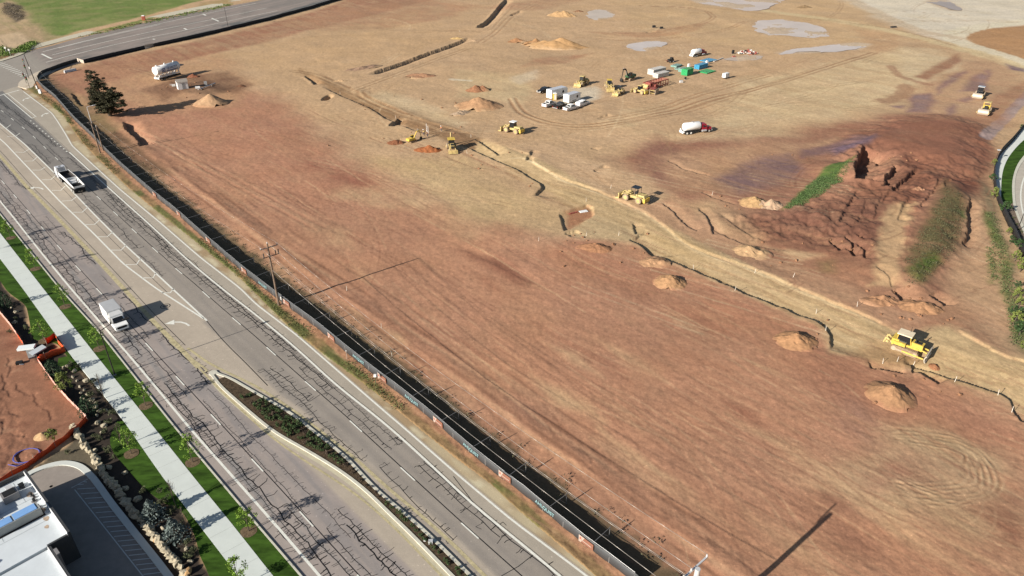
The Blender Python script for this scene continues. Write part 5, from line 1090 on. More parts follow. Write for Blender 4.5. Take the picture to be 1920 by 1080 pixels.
weeds('slope_grass', poly_spots([(1467,394),(1520,345),(1545,326),(1600,306),(1586,326),(1545,361),(1500,385)], 900, .6, 16, .14, 8), leafcol('slope_grass_leaf', (.078, .128, .042), .5), .17, 9)
weeds('slope_scrub', poly_spots([(1776,350),(1812,380),(1805,415),(1782,477),(1752,505),(1715,538),(1694,518),(1696,492),(1724,442),(1747,400)], 420, .8, 12, .22, 10), leafcol('scrub_leaf', (.085, .085, .042), .5), .2, 11)
weeds('edge_weeds', poly_spots([(1848,400),(1862,400),(1885,470),(1905,560),(1918,660),(1898,650),(1885,560),(1862,470)], 260, .8, 12, .45, 12) + poly_spots([(1850,465),(1862,465),(1870,530),(1856,530)], 60, .6, 10, .3, 13), leafcol('edge_weed_leaf', (.085, .11, .04), .4), .22, 14)
weeds('field_brush', poly_spots([(28,92),(60,80),(72,83),(50,98),(25,102)], 160, 1.2, 14, 1.0, 15) + poly_spots([(0,88),(14,92),(20,104),(0,108)], 60, 1.2, 14, 1.0, 16) + poly_spots([(300,34),(430,8),(430,14),(320,36),(180,66),(150,70),(200,56)], 260, 1.2, 9, .6, 17), leafcol('brush_leaf', (.10, .16, .03), .4), .55, 18)
weeds('dry_brush', poly_spots([(8,6),(40,12),(48,34),(28,40),(8,26)], 120, 1.5, 10, .9, 19), leafcol('dry_brush_leaf', (.10, .08, .06), .3), .5, 20)
# ---------------------------------------------------------------- orange fence, small items on the lower-left lot
M_ORF = mat('orange_mesh', (.62, .075, .02), .6, 0, .12, 1.5); M_ORP = mat('faded_pink_mesh', (.60, .33, .27), .6, 0, .12, 1.5)
def silt(name, lab, px, m, h=.95):
    P = [at(*p) for p in px]; o = P[0].copy(); t = thing(name, lab, 'fence', o); b = MB(); V = []; D = []
    for i in range(len(P) - 1):
        n = max(2, int((P[i + 1] - P[i]).length / .5)); D += [P[i].lerp(P[i + 1], k / n) for k in range(n)]
    D.append(P[-1]); rn = random.Random(len(D))
    for p in D: w = Vector((rn.uniform(-.1, .1), rn.uniform(-.1, .1), 0)); q = p - o; z = q.z; hh = h * rn.uniform(.75, 1.05); V += [(q.x, q.y, z - .05), (q.x + w.x, q.y + w.y, z + hh * .55), (q.x, q.y, z + hh)]
    b.add(V, [(3 * i + a, 3 * i + 3 + a, 3 * i + 4 + a, 3 * i + 1 + a) for i in range(len(D) - 1) for a in range(2)]); s_ = b.build('mesh_fabric', m, t, True); md = s_.modifiers.new('thick', 'SOLIDIFY'); md.thickness = .025
    for i, p in enumerate(D):
        if i % 5 == 0 or i == len(D) - 1: b = MB(); q = p - o; b.cyl((q.x, q.y, q.z - .1), (q.x, q.y, q.z + h + .25), .03, n=5); b.build('stake', M_WOODL, t)
    return t
silt('barrier_fence', 'faded pinkish mesh fence along the upper left of the small lot', [(-40, 540), (0, 588), (20, 612), (34, 632)], M_ORP); silt('barrier_fence', 'short orange mesh stretch beside the white slab', [(34, 632), (46, 650)], M_ORF)
silt('barrier_fence', 'bright orange mesh fence folded round the nook by the sidewalk', [(88, 646), (106, 634), (112, 648), (124, 660), (100, 668), (73, 680)], M_ORF, 1.2)
silt('barrier_fence', 'faded pinkish mesh fence down the right side of the small lot', [(73, 680), (90, 704), (106, 727), (125, 748), (145, 768), (164, 788)], M_ORP); silt('barrier_fence', 'bright orange mesh fence along the lower side of the small lot', [(165, 788), (150, 803), (120, 828), (90, 850), (50, 878), (0, 908), (-40, 930)], M_ORF)
t = small('utility_vault', 'white slab beside a grey slanted concrete slab in the fence nook', 'concrete slab', (66, 660)); b = MB(); b.box((-1.6, .6, .45), (2.4, 1.1, .35), rz=.25); b.build('white_slab', mat('white_slab', S(236, 234, 228), .7, 0, .03, 1), t); b = MB(); b.box((.6, -.1, .4), (2.2, 1.3, .22), rz=1.0, ry=-.12); b.build('grey_slab', mat('grey_slab', S(176, 176, 176), .8, 0, .06, 1), t); b = MB(); b.box((-.2, -.8, .15), (2.6, .9, .3), rz=-.9); b.build('base', mat('grey_base', S(150, 144, 138), .9, 0, .08, 1), t)
t = small('hose_coil', 'coil of blue hose lying on the small dirt lot', 'hose', (50, 855)); b = MB()
rn = random.Random(2); P = [((1.55 + .08 * math.sin(k * .9) + rn.uniform(-.05, .05)) * math.cos(k * .35), (1.35 + rn.uniform(-.06, .06)) * math.sin(k * .35), .06 + .02 * (k // 18)) for k in range(60)]; b.tube(P, .055, 6); b.tube([(1.2, -.8, .05), (-.2, -1.9, .05), (-1.4, -1.6, .05)], .055, 6); b.build('hose', mat('blue_hose', (.09, .10, .33), .5, 0, .08, 2), t)
t = small('open_box', 'dark open box with white flap lying on the small dirt lot', 'box', (37, 682)); b = MB(); b.box((0, 0, .2), (.9, .6, .4), rz=.4); b.build('box', M_SIG, t); b = MB(); b.box((.5, -.3, .1), (.5, .35, .04), rz=.8, ry=.3); b.build('flap', M_PALEST, t)
# ---------------------------------------------------------------- flat-roofed building at the lower left
BH = 4.1
def gz(px, py, z): return Vector((*g(px, py, z), z))
A = gz(48, 880, BH); Bc = gz(131, 996, BH); d1 = (Bc - A).normalized(); d2 = Vector((-d1.y, d1.x, 0)); 
if d2.x > 0: d2 = -d2
tb = thing('flat_roof_building', 'flat white-roofed building with dark walls in the lower left corner', 'building', (A.x, A.y, 0), math.atan2(d1.y, d1.x)); LW = (Bc - A).length
sg = 1 if Vector((-d1.y, d1.x, 0)).dot(d2) > 0 else -1
M_WALL = mat('dark_cladding', (.05, .052, .055), .6, 0, .08, .8); M_ROOF = mat('white_roof_membrane', S(214, 214, 212), .8, 0, .05, .35); M_COPE = mat('white_coping', (.75, .75, .74), .5, 0, .03, 1); M_GREY = mat('grey_metal', (.25, .24, .24), .5, .3, .06, 1)
W2 = 16.0
def bxx(x0, x1, y0, y1, z0, z1, name, m, par): b = MB(); b.box(((x0 + x1) / 2, sg * (y0 + y1) / 2, (z0 + z1) / 2), (x1 - x0, y1 - y0, z1 - z0)); return b.build(name, m, par)
bxx(.25, LW - .25, .25, W2, -.2, BH - .55, 'roof', M_ROOF, tb)
bxx(0, LW, 0, .25, -.2, BH, 'wall', M_WALL, tb); bxx(0, .25, .25, W2, -.2, BH, 'wall', M_WALL, tb); bxx(LW - .25, LW, .25, 2.3, -.2, BH - .3, 'wall', M_WALL, tb)
bxx(.25, LW, .25, .33, BH - .55, BH + .03, 'coping', M_COPE, tb); bxx(LW, LW + 11, 2.3, W2, -.2, BH - .75, 'roof', M_ROOF, tb); bxx(LW, LW + 11, 2.05, 2.3, -.2, BH - .45, 'wall', M_WALL, tb); bxx(LW + .02, LW + 11, 2.3, 2.38, BH - .75, BH - .42, 'coping', M_COPE, tb)
bxx(LW + .9, LW + 1.9, 1.75, 2.05, 1.2, BH - .3, 'vent_box', M_GREY, tb)
RZ = BH - .55
def rl(x, y, z): return tb.matrix_world @ Vector((x, y, z))
bpy.context.view_layer.update(); RB = tb.rotation_euler.z
def roofthing(name, lab, cat, x, y, z=RZ): p = tb.location + Matrix.Rotation(RB, 3, 'Z') @ Vector((x, sg * y, z)); return thing(name, lab, cat, p, RB)
def part(t, name, m, c, d, **k): b = MB(); b.box((c[0], sg * c[1], c[2]), d, **k); return b.build(name, m, t)
t = roofthing('rooftop_unit', 'boxy dark rooftop unit with curved pipe near the parapet', 'air conditioner', 3.2, 2.6); part(t, 'housing', M_GREY, (0, 0, .5), (1.3, 1.6, .9)); part(t, 'fan_deck', M_SIG, (0, 0, .98), (1.0, 1.2, .08)); part(t, 'duct', M_PALEST, (-1.3, -.3, .35), (.9, .7, .6))
t = roofthing('rooftop_unit', 'broad tan-topped rooftop unit cut by the left edge', 'air conditioner', 3.5, 6.6); part(t, 'housing', M_GREY, (0, 0, .6), (1.9, 2.8, 1.2)); part(t, 'top_panel', mat('tan_panel', S(196, 174, 158), .7, 0, .04, 1), (0, .6, 1.23), (1.5, 1.5, .06))
t = roofthing('rooftop_unit', 'long rooftop unit covered in pale blue sheeting', 'air conditioner', 7.9, 3.3); part(t, 'housing', mat('unit_grey', S(170, 166, 158), .7, 0, .06, 1), (0, 0, .55), (1.2, 4.6, 1.1)); part(t, 'blue_sheeting', mat('blue_sheet', S(132, 170, 216), .5, 0, .06, .8), (-.05, -.9, 1.13), (1.1, 2.2, .07)); part(t, 'blue_sheeting', mat('blue_sheet', S(132, 170, 216), .5, 0, .06, .8), (-.05, 1.45, 1.13), (1.1, 2.1, .07)); part(t, 'curb', M_SIG, (.05, 0, .04), (1.5, 4.9, .1))
for i, (x, y, lab) in enumerate(((6.6, 7.2, 'white round roof vent between the grey and the blue rooftop units'), (8.0, 8.0, 'white round roof vent at the left end of the blue unit'), (11.6, 8.0, 'white roof vent on the lower roof at the left edge'))):
    t = roofthing('roof_vent', lab, 'roof vent', x, y, RZ if i < 2 else RZ - .2); b = MB(); b.cyl((0, 0, 0), (0, 0, .6), .28, n=12); b.build('stack', M_COPE, t); b = MB(); b.lathe((0, 0, .6), (0, 0, 1.0), [(0, .42), (.5, .42), (1, .15)], 12); b.build('cowl', M_COPE, t)
for i, (x, y, r) in enumerate(((4.5, .9, .22), (5.0, .8, .2), (5.6, 1.0, .3), (7.0, 1.0, .3))):
    t = roofthing('pipe_boot', ('topmost', 'second', 'third', 'lowest')[i] + ' dark pipe boot in the row along the white coping', 'roof pipe', x, y); b = MB(); b.cyl((0, 0, 0), (0, 0, .08), r, n=12); b.build('flashing', M_GREY, t); b = MB(); b.cyl((0, 0, .05), (0, 0, .45), r * .5, n=10); b.build('pipe', M_SIG, t)
sm = MB(); [sm.box((x, sg * (W2 / 2 + .3), RZ + .006), (.05, W2 - 1.2, .012)) for x in (2.0, 4.9, 9.6)]; [sm.box(((x0 + x1) / 2, sg * y, RZ + .008), (x1 - x0, .05, .012)) for x0, x1, y in ((.6, 5, 1.7), (5, 9.4, 5.2), (.6, 9, 9.0))]; sm.build('roof_seam', mat('seam_grey', S(176, 176, 174), .8, 0, .06, 1), tb)
st_ = MB()
for k, (x, y, r) in enumerate(((7.7, .9, .55), (9.3, 1.0, .4), (10.6, 1.4, .3), (4.1, 1.0, .5))): st_.add([(x + r * (1 + .25 * math.sin(3 * a + k)) * math.cos(a), sg * (y + r * .7 * math.sin(a)), RZ + .012) for a in np.linspace(0, 6.283, 15)[:-1]], [tuple(range(14))])
st_.build('rust_stain', mat('rust_stain', S(184, 158, 134), .9, 0, .15, 3), tb)
for lab, x, y, d in (('low grey roof hatch between the broad tan-topped unit and the long blue unit', 5.9, 9.4, (1.0, 1.0, .45)), ('small dark electrical box on the white roof near the coping', 2.2, 1.2, (.5, .5, .5)), ('slim dark unit beside the broad tan-topped rooftop unit', 4.9, 5.2, (.7, 1.6, .7))): t = roofthing('roof_box', lab, 'roof box', x, y); part(t, 'box', M_GREY if 'grey' in lab else M_DARKST, (0, 0, d[2] / 2), d); part(t, 'lid', M_PALEST if 'grey' in lab else M_SIG, (0, 0, d[2] + .03), (d[0] * 1.08, d[1] * 1.08, .06))
t = roofthing('gas_pipe', 'thin dark pipe running across the white roof to the blue unit', 'pipe', 6.4, 4.2); b = MB(); b.tube([(-.3, sg * 1.6, .15), (-.6, 0, .15), (1.2, sg * -.2, .15)], .04, 6); b.build('pipe', M_SIG, t); [part(t, 'support_block', M_SIG, c, (.2, .2, .12)) for c in ((-.4, .8, .06), (.3, -.1, .06))]
# ---------------------------------------------------------------- machines and vehicles (origin on the ground, +x forward)
M_PW = mat('white_paint', (.74, .74, .73), .35, 0, .03, 1.0, .5); M_PB = mat('black_paint', (.014, .014, .016), .3, 0, .06, 1, .5); M_YL = mat('machine_yellow', (.55, .39, .07), .5, 0, .2, 1.6, .4); M_YLP = mat('dusty_yellow', (.46, .35, .15), .65, 0, .28, 1.6, .3)
M_RED = mat('truck_red', (.24, .012, .025), .35, 0, .06, 1, .5); M_RUST = mat('faded_red_steel', (.28, .08, .06), .7, .1, .22, 1.2); M_TYRE = mat('tyre_rubber', (.022, .021, .02), .9, 0, .2, 2); M_TYRED = mat('dusty_tyre', (.26, .20, .14), .95, 0, .2, 1.5); M_RIM = mat('rim_steel', (.55, .54, .52), .4, .4, .06, 3, .5)
M_GLS = mat('dark_glass', (.012, .014, .017), .1, 0, .05, 2, .6); M_BLK = mat('matt_black', (.02, .02, .02), .8, 0, .1, 2); M_CHR = mat('bright_metal', (.65, .65, .66), .3, .6, .05, 2, .5); M_GRN = mat('machine_green', (.02, .075, .03), .5, 0, .1, 2, .4); M_LGT = mat('lamp_lens', (.7, .7, .66), .2, 0, .02, 2, .5); M_RLGT = mat('rear_lens', (.3, .02, .015), .3, 0, .02, 2, .5)
M_TRK = mat('muddy_track', (.24, .17, .11), .95, 0, .25, 2.5, .2, .5); M_MUDST = mat('dusty_steel', (.38, .30, .22), .8, .1, .16, 1.5); M_GREYP = mat('grey_paint', (.30, .30, .30), .5, 0, .06, 1.2, .4)
def wheel(t, x, y, r, w, tm=M_TYRE, rm=M_RIM, dual=False):
    s_ = 1 if y > 0 else -1; b = MB(); b.lathe((x, y - w / 2, r), (x, y + w / 2, r), [(0, r * .72), (.06, r * .95), (.2, r), (.8, r), (.94, r * .95), (1, r * .72)], 18); o = b.build('wheel', tm, t); b = MB(); b.lathe((x, y + s_ * w * .30, r), (x, y + s_ * w * .53, r), [(0, r * .6), (.85, r * .6), (1, r * .45)], 14); b.cyl((x, y + s_ * w * .5, r), (x, y + s_ * w * .6, r), r * .16, n=8); b.build('rim', rm, o); return o
def P_(t, name, m, *fs, parent=None):
    b = MB(); [f(b) for f in fs]; return b.build(name, m, parent or t)
def bx(c, d, **k): return lambda b: b.box(c, d, **k)
def pf(pts, y, ins=0, zi=0): return lambda b: b.prof(pts, -y, y, ins, zi)
def cy(a, c, r0, r1=None, n=12): return lambda b: b.cyl(a, c, r0, r1, n)
def tu(p, r, n=6): return lambda b: b.tube(p, r, n)
def place(t, px, a, b_, z=None):
    p = at(*px) if z is None else Vector((*g(*px), z)); t.location = p; t.rotation_euler = (0, 0, head(a, b_)); return t
def both(f): return [f(-1), f(1)]
def pickup(name, label, m, group=None, cap=False):
    t = thing(name, label, 'pickup truck', group=group)
    P_(t, 'body', m, pf([(-2.95, .55), (-2.95, 1.12), (-1.05, 1.12), (-1.05, .8), (1.05, .8), (1.05, 1.12), (2.6, 1.05), (2.95, .92), (2.95, .5), (2.2, .42), (-2.3, .42)], .98), bx((-2.0, .93, 1.2), (1.9, .12, .22)), bx((-2.0, -.93, 1.2), (1.9, .12, .22)), bx((-2.9, 0, 1.15), (.1, 1.9, .34)), bx((0, 0, .9), (2.1, 1.96, .5)))
    cab = P_(t, 'cab', m, pf([(-1.1, 1.1), (-.85, 1.85), (.75, 1.87), (1.4, 1.12)], .93, .16, 1.5)); P_(t, 'bed_floor', M_BLK, bx((-2.0, 0, 1.13), (1.75, 1.6, .03)))
    P_(t, 'windscreen', M_GLS, lambda b: b.add([(1.36, -.78, 1.18), (1.36, .78, 1.18), (.82, .68, 1.82), (.82, -.68, 1.82)], [(0, 1, 2, 3)]), parent=cab); P_(t, 'rear_window', M_GLS, lambda b: b.add([(-1.09, .74, 1.25), (-1.09, -.74, 1.25), (-.9, -.66, 1.78), (-.9, .66, 1.78)], [(0, 1, 2, 3)]), parent=cab)
    for s_ in (-1, 1):
        for x0, x1 in ((-.85, .0), (.12, 1.0)): P_(t, 'side_window', M_GLS, lambda b: b.add([(x0, s_ * .935, 1.25), (x1, s_ * .935, 1.25), (min(x1, .72), s_ * .80, 1.76), (x0 + .08, s_ * .80, 1.76)], [(0, 1, 2, 3)] if s_ < 0 else [(3, 2, 1, 0)]), parent=cab)
        P_(t, 'headlight', M_LGT, bx((2.93, s_ * .74, .86), (.08, .36, .2))); P_(t, 'tail_light', M_RLGT, bx((-2.97, s_ * .86, .95), (.06, .16, .36))); P_(t, 'mirror', M_BLK, bx((1.0, s_ * 1.08, 1.28), (.12, .22, .22)))
        for x in (-1.85, 1.9): wheel(t, x, s_ * .86, .4, .28)
    P_(t, 'bumper', M_CHR, bx((3.0, 0, .58), (.12, 1.9, .2)), bx((-3.0, 0, .6), (.12, 1.9, .18))); P_(t, 'grille', M_BLK, bx((2.96, 0, .82), (.04, 1.1, .24)))
    if cap: P_(t, 'bed_cap', m, pf([(-2.95, 1.2), (-2.9, 1.75), (-1.1, 1.85), (-1.1, 1.2)], .92, .12, 1.5))
    return t
GP_ = 'pickups parked by the trailers'
place(pickup('pickup_truck', 'black pickup parked behind the larger white trailer', M_PB, GP_), (1021, 173), (1040, 166), (1008, 174))
place(pickup('pickup_truck', 'white pickup with an open bed, leftmost of the front row of pickups', M_PW, GP_), (1029, 199), (1014, 204), (1043, 192))
place(pickup('pickup_truck', 'black pickup squeezed between two white pickups', M_PB, GP_), (1050, 202), (1036, 207), (1068, 194))
place(pickup('pickup_truck', 'white crew-cab pickup nearest the camera in the front row', M_PW, GP_), (1070, 206), (1055, 211), (1090, 200))
place(pickup('pickup_truck', 'white pickup with a covered bed, rightmost of the front row', M_PW, GP_, True), (1092, 198), (1078, 203), (1106, 192))
# box truck on the road
t = thing('box_truck', 'white box truck with a grey roof driving down the near carriageway', 'truck')
P_(t, 'cargo_box', M_PW, bx((-1.05, 0, 1.85), (4.2, 2.3, 2.3))); P_(t, 'roof_panel', mat('roof_grey', (.36, .37, .38), .5, 0, .05, .8), bx((-1.05, 0, 3.02), (4.1, 2.2, .05)))
P_(t, 'wind_fairing', M_PW, lambda b: b.prof([(1.05, 2.1), (1.05, 2.92), (1.6, 2.35), (1.7, 2.1)], -1.05, 1.05, .25, 2.5)); cab = P_(t, 'cab', M_PW, pf([(1.05, .5), (1.05, 2.1), (1.75, 2.1), (2.45, 1.35), (3.3, 1.15), (3.45, .95), (3.45, .5)], 1.02, .16, 1.6))
P_(t, 'windscreen', M_GLS, lambda b: b.add([(2.50, -.86, 1.40), (2.50, .86, 1.40), (1.84, .74, 2.09), (1.84, -.74, 2.09)], [(0, 1, 2, 3)]), parent=cab); P_(t, 'grille', M_BLK, bx((3.47, 0, .86), (.05, 1.5, .3)), bx((3.42, 0, 1.0), (.1, 1.7, .1))); P_(t, 'bumper', M_PW, bx((3.5, 0, .55), (.16, 1.95, .22)))
for s_ in (-1, 1):
    P_(t, 'side_window', M_GLS, lambda b: b.add([(1.3, s_ * 1.03, 1.35), (2.2, s_ * 1.03, 1.35), (1.75, s_ * .92, 1.98), (1.35, s_ * .92, 1.98)], [(0, 1, 2, 3)] if s_ < 0 else [(3, 2, 1, 0)]), parent=cab); P_(t, 'mirror', M_BLK, bx((2.1, s_ * 1.22, 1.55), (.14, .2, .4))); P_(t, 'headlight', M_LGT, bx((3.44, s_ * .86, .95), (.1, .26, .22)))
    for x in (-2.0, 2.5): wheel(t, x, s_ * .86, .4, .34 if x < 0 else .26)
P_(t, 'chassis', M_BLK, bx((-.2, 0, .6), (5.8, .9, .25)))
place(t, (219, 606), (190, 576), (233, 629), 0)
# belly dump semi on the far carriageway
t = thing('semi_truck', 'white tractor pulling an open white hopper trailer up the far carriageway', 'semi truck')
P_(t, 'hood', M_PW, pf([(7.2, .7), (7.2, 1.85), (9.0, 1.65), (9.2, 1.3), (9.2, .7)], .85, .15, 1.4)); cab = P_(t, 'cab', mat('cab_silver', (.5, .51, .54), .35, .1, .05, 1, .5), pf([(5.4, .8), (5.4, 3.05), (6.95, 3.05), (7.35, 1.85), (7.35, .8)], 1.15, .12, 2.0)); P_(t, 'roof_hatch', M_BLK, bx((6.2, 0, 3.08), (.55, .5, .05)), parent=cab); P_(t, 'windscreen', M_GLS, lambda b: b.add([(7.36, -.9, 1.95), (7.36, .9, 1.95), (7.02, .88, 2.95), (7.02, -.88, 2.95)], [(0, 1, 2, 3)]), parent=cab)
P_(t, 'bumper', M_CHR, bx((9.25, 0, .7), (.15, 2.3, .4))); P_(t, 'chassis', M_BLK, bx((3.4, 0, .95), (10.4, 1.0, .3)), bx((-5.5, 0, 1.0), (5, 1.0, .3))); P_(t, 'fuel_tank', M_CHR, cy((4.4, 1.05, .75), (5.9, 1.05, .75), .32), cy((4.4, -1.05, .75), (5.9, -1.05, .75), .32)); P_(t, 'exhaust_stack', M_CHR, cy((4.85, .9, 1), (4.85, .9, 3.3), .09, n=8), cy((4.85, -.9, 1), (4.85, -.9, 3.3), .09, n=8))
tr_ = MB()
for s_ in (-1, 1): tr_.prof([(3.6, 1.75), (3.6, 2.55), (-3.0, 2.55), (-8.0, 1.95), (-8.0, 1.55), (-3.0, 1.65)], s_ * 1.2 - .04, s_ * 1.2 + .04); tr_.add([(1.6, s_ * 1.16, 1.75), (-3.2, s_ * 1.16, 1.75), (-2.2, s_ * .35, .75), (.6, s_ * .35, .75)], [(0, 1, 2, 3)])
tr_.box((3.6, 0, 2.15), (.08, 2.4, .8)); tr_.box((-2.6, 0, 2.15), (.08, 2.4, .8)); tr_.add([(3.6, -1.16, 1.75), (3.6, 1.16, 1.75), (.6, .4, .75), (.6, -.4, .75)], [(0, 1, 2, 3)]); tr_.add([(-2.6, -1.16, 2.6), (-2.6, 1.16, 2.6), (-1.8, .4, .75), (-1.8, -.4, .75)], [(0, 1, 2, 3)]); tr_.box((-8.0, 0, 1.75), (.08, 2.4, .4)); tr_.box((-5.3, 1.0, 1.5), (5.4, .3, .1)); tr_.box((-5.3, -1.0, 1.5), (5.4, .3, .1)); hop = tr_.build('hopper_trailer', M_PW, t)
P_(t, 'hopper_shade_plates', mat('hopper_shade_dark', (.05, .045, .042), .7, .1, .15, 1), bx((.5, 0, 1.72), (6.0, 2.3, .05)), bx((.5, 1.13, 2.1), (6.0, .03, .75)), bx((.5, -1.13, 2.1), (6.0, .03, .75)), bx((3.53, 0, 2.1), (.03, 2.2, .75)), parent=hop); P_(t, 'air_tank', M_PW, cy((-3.6, -.6, 1.95), (-3.6, .7, 1.95), .32), cy((-4.6, -.5, 1.85), (-4.6, .7, 1.85), .24), parent=hop); P_(t, 'cross_member', M_BLK, bx((-5.5, 0, 1.6), (.3, 2.1, .3)), bx((-6.4, 0, 1.55), (.3, 2.1, .3)), bx((-7.2, 0, 1.5), (.3, 2.1, .3)), bx((-5.3, 0, 1.3), (5.2, 1.8, .1)), parent=hop); P_(t, 'mudflap', M_BLK, bx((-8.05, .8, .9), (.05, .6, .9)), bx((-8.05, -.8, .9), (.05, .6, .9)))  # dark plates added inside the open hopper stand in for its shadow
for x, y in ((8.2, 1.0), (4.3, .95), (3.0, .95), (-5.6, .95), (-6.9, .95)):
    for s_ in (-1, 1): wheel(t, x, s_ * y, .52, .32 if x > 7 else .55)
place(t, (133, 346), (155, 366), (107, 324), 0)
# water trucks
def water_truck(label):
    t = thing('water_truck', label, 'water truck', group='red and white water trucks'); b = MB(); b.lathe((-4.4, 0, 2.15), (1.2, 0, 2.15), [(0, .6), (.03, 1.05), (.08, 1.2), (.92, 1.2), (.97, 1.05), (1, .6)], 20); tk = b.build('tank', M_PW, t, True); P_(t, 'hatch', M_GREYP, cy((-1.4, 0, 3.3), (-1.4, 0, 3.45), .35), parent=tk); P_(t, 'spray_bar', M_PW, bx((-4.7, 0, .9), (.5, 2.2, .3)), cy((-4.6, .6, 1.0), (-4.9, .6, 1.6), .2), bx((-4.9, 0, .6), (.15, 2.0, .15)))
    cab = P_(t, 'cab', M_RED, pf([(1.5, .7), (1.5, 2.7), (2.7, 2.7), (3.0, 1.85), (3.0, .7)], 1.1, .15, 2.0)); P_(t, 'windscreen', M_GLS, lambda b: b.add([(3.01, -.9, 1.9), (3.01, .9, 1.9), (2.76, .85, 2.6), (2.76, -.85, 2.6)], [(0, 1, 2, 3)]), parent=cab); P_(t, 'hood', M_RED, pf([(3.0, .8), (3.0, 1.85), (4.7, 1.6), (4.8, .8)], .85, .12, 1.4)); P_(t, 'front_fender', M_RED, bx((3.9, .95, 1.05), (1.2, .35, .2)), bx((3.9, -.95, 1.05), (1.2, .35, .2))); P_(t, 'fuel_tank', M_CHR, cy((1.4, 1.1, .8), (2.8, 1.1, .8), .32), cy((1.4, -1.1, .8), (2.8, -1.1, .8), .32)); P_(t, 'chassis', M_BLK, bx((0, 0, .85), (9.2, .95, .25))); P_(t, 'bumper', M_CHR, bx((4.85, 0, .7), (.15, 2.2, .3))); P_(t, 'side_rail', M_BLK, bx((-1.6, 1.0, 1.2), (5.4, .2, .15)), bx((-1.6, -1.0, 1.2), (5.4, .2, .15)))
    for s_ in (-1, 1):
        P_(t, 'headlight', M_LGT, bx((4.82, s_ * .7, 1.15), (.06, .25, .2))); P_(t, 'side_window', M_GLS, lambda b: b.add([(1.7, s_ * 1.11, 1.85), (2.85, s_ * 1.11, 1.85), (2.65, s_ * .96, 2.55), (1.7, s_ * .96, 2.55)], [(0, 1, 2, 3)] if s_ < 0 else [(3, 2, 1, 0)]), parent=cab); wheel(t, 3.9, s_ * 1.0, .52, .32); wheel(t, -2.3, s_ * .95, .52, .55, rm=M_LGT); wheel(t, -3.6, s_ * .95, .52, .55, rm=M_LGT)
    return t
t1 = place(water_truck('red-cabbed white water truck alone near the dark red spoil area'), (1304, 249), (1277, 252), (1334, 245)); t2 = dup(t1, 'red-cabbed white water truck farther back beside the blue pipes'); place(t2, (1309, 105), (1293, 108), (1328, 101)); t2.scale = (.93,) * 3
# tall water tank on a trailer
t = thing('tank_trailer', 'large raised white water tank trailer with blue lettering near the pine', 'water tank'); b = MB(); b.lathe((-5.0, 0, 3.6), (4.6, 0, 3.6), [(0, 1.15), (.012, 1.5), (.988, 1.5), (1, 1.15)], 22); tk = b.build('tank', M_PW, t, True); b = MB(); b.prof([(4.3, 3.1), (6.6, 3.3), (6.6, 3.55), (4.3, 4.3)], -.9, .9); b.build('gooseneck', M_GREYP, t)
P_(t, 'top_hatch', M_PW, cy((-4.0, 0, 5.0), (-4.0, 0, 5.5), .3, n=10), cy((-.6, 0, 5.0), (-.6, 0, 5.55), .25, n=10), cy((3.2, 0, 5.0), (3.2, 0, 5.55), .25, n=10), parent=tk); fr = MB()
for s_ in (-1, 1):
    fr.box((-.4, s_ * 1.0, 1.3), (9.0, .25, .3)); [fr.box((x, s_ * 1.0, 1.9), (.25, .25, 1.2)) for x in (-4.4, -1.5, 1.2, 3.8)]; [fr.cyl((x, s_ * 1.0, 1.4), (x + 1.6, s_ * 1.0, 2.6), .08, n=6) for x in (-4.2, -1.3, 1.4)]
fr.box((-4.8, 0, 1.0), (.4, 2.4, .5)); fr.build('support_frame', M_PW, t); P_(t, 'walkway', M_BLK, bx((.2, -1.1, .7), (8.0, .4, .5)), bx((.2, 1.1, .7), (8.0, .4, .5)))
for s_ in (-1, 1):
    for x in (-3.9, -2.7): wheel(t, x, s_ * 1.05, .5, .4)
M_BLUEL = mat('blue_lettering', (.03, .04, .16), .5, 0, .03, 2)
text_obj('lettering', 'QUALITY', 1.1, M_BLUEL, tk, (1.1, -1.50, 3.85), (R(84), 0, 0), .02, 1.0); b = MB(); b.box((1.1, -1.46, 3.0), (4.6, .06, .22)); b.build('underline', M_BLUEL, tk)
b = MB()
for (x, z, dx, dz) in ((-2.6, 4.1, 1.3, .2), (-2.6, 3.0, 1.3, .2), (-3.15, 3.55, .2, 1.3), (-2.05, 3.55, .2, 1.3), (-2.6, 3.55, .45, .45)): b.box((x, -1.50, z), (dx, .06, dz))
b.build('emblem', M_BLUEL, tk)
place(t, (317, 146), (296, 151), (341, 138)); t.scale = (1.12, 1, 1)
# white shed with bits around it
t = small('white_shed', 'small white shed with a pitched grey-brown roof below the water tank', 'shed', (343, 166), rz=head((330, 160), (341, 171))); P_(t, 'walls', M_PW, bx((0, 0, 1.3), (2.6, 3.4, 2.6)), lambda b: b.add([(-1.3, -1.7, 2.6), (1.3, -1.7, 2.6), (0, -1.7, 3.35), (-1.3, 1.7, 2.6), (1.3, 1.7, 2.6), (0, 1.7, 3.35)], [(0, 1, 2), (3, 5, 4)])); P_(t, 'roof', mat('shingle', (.27, .24, .21), .9, 0, .12, 3), lambda b: b.add([(-1.5, -1.9, 2.52), (0, -1.9, 3.42), (0, 1.9, 3.42), (-1.5, 1.9, 2.52), (1.5, -1.9, 2.52), (1.5, 1.9, 2.52)], [(0, 1, 2, 3), (1, 4, 5, 2)])); P_(t, 'door', M_GREYP, bx((1.31, .2, 1.05), (.04, .95, 2.0)))
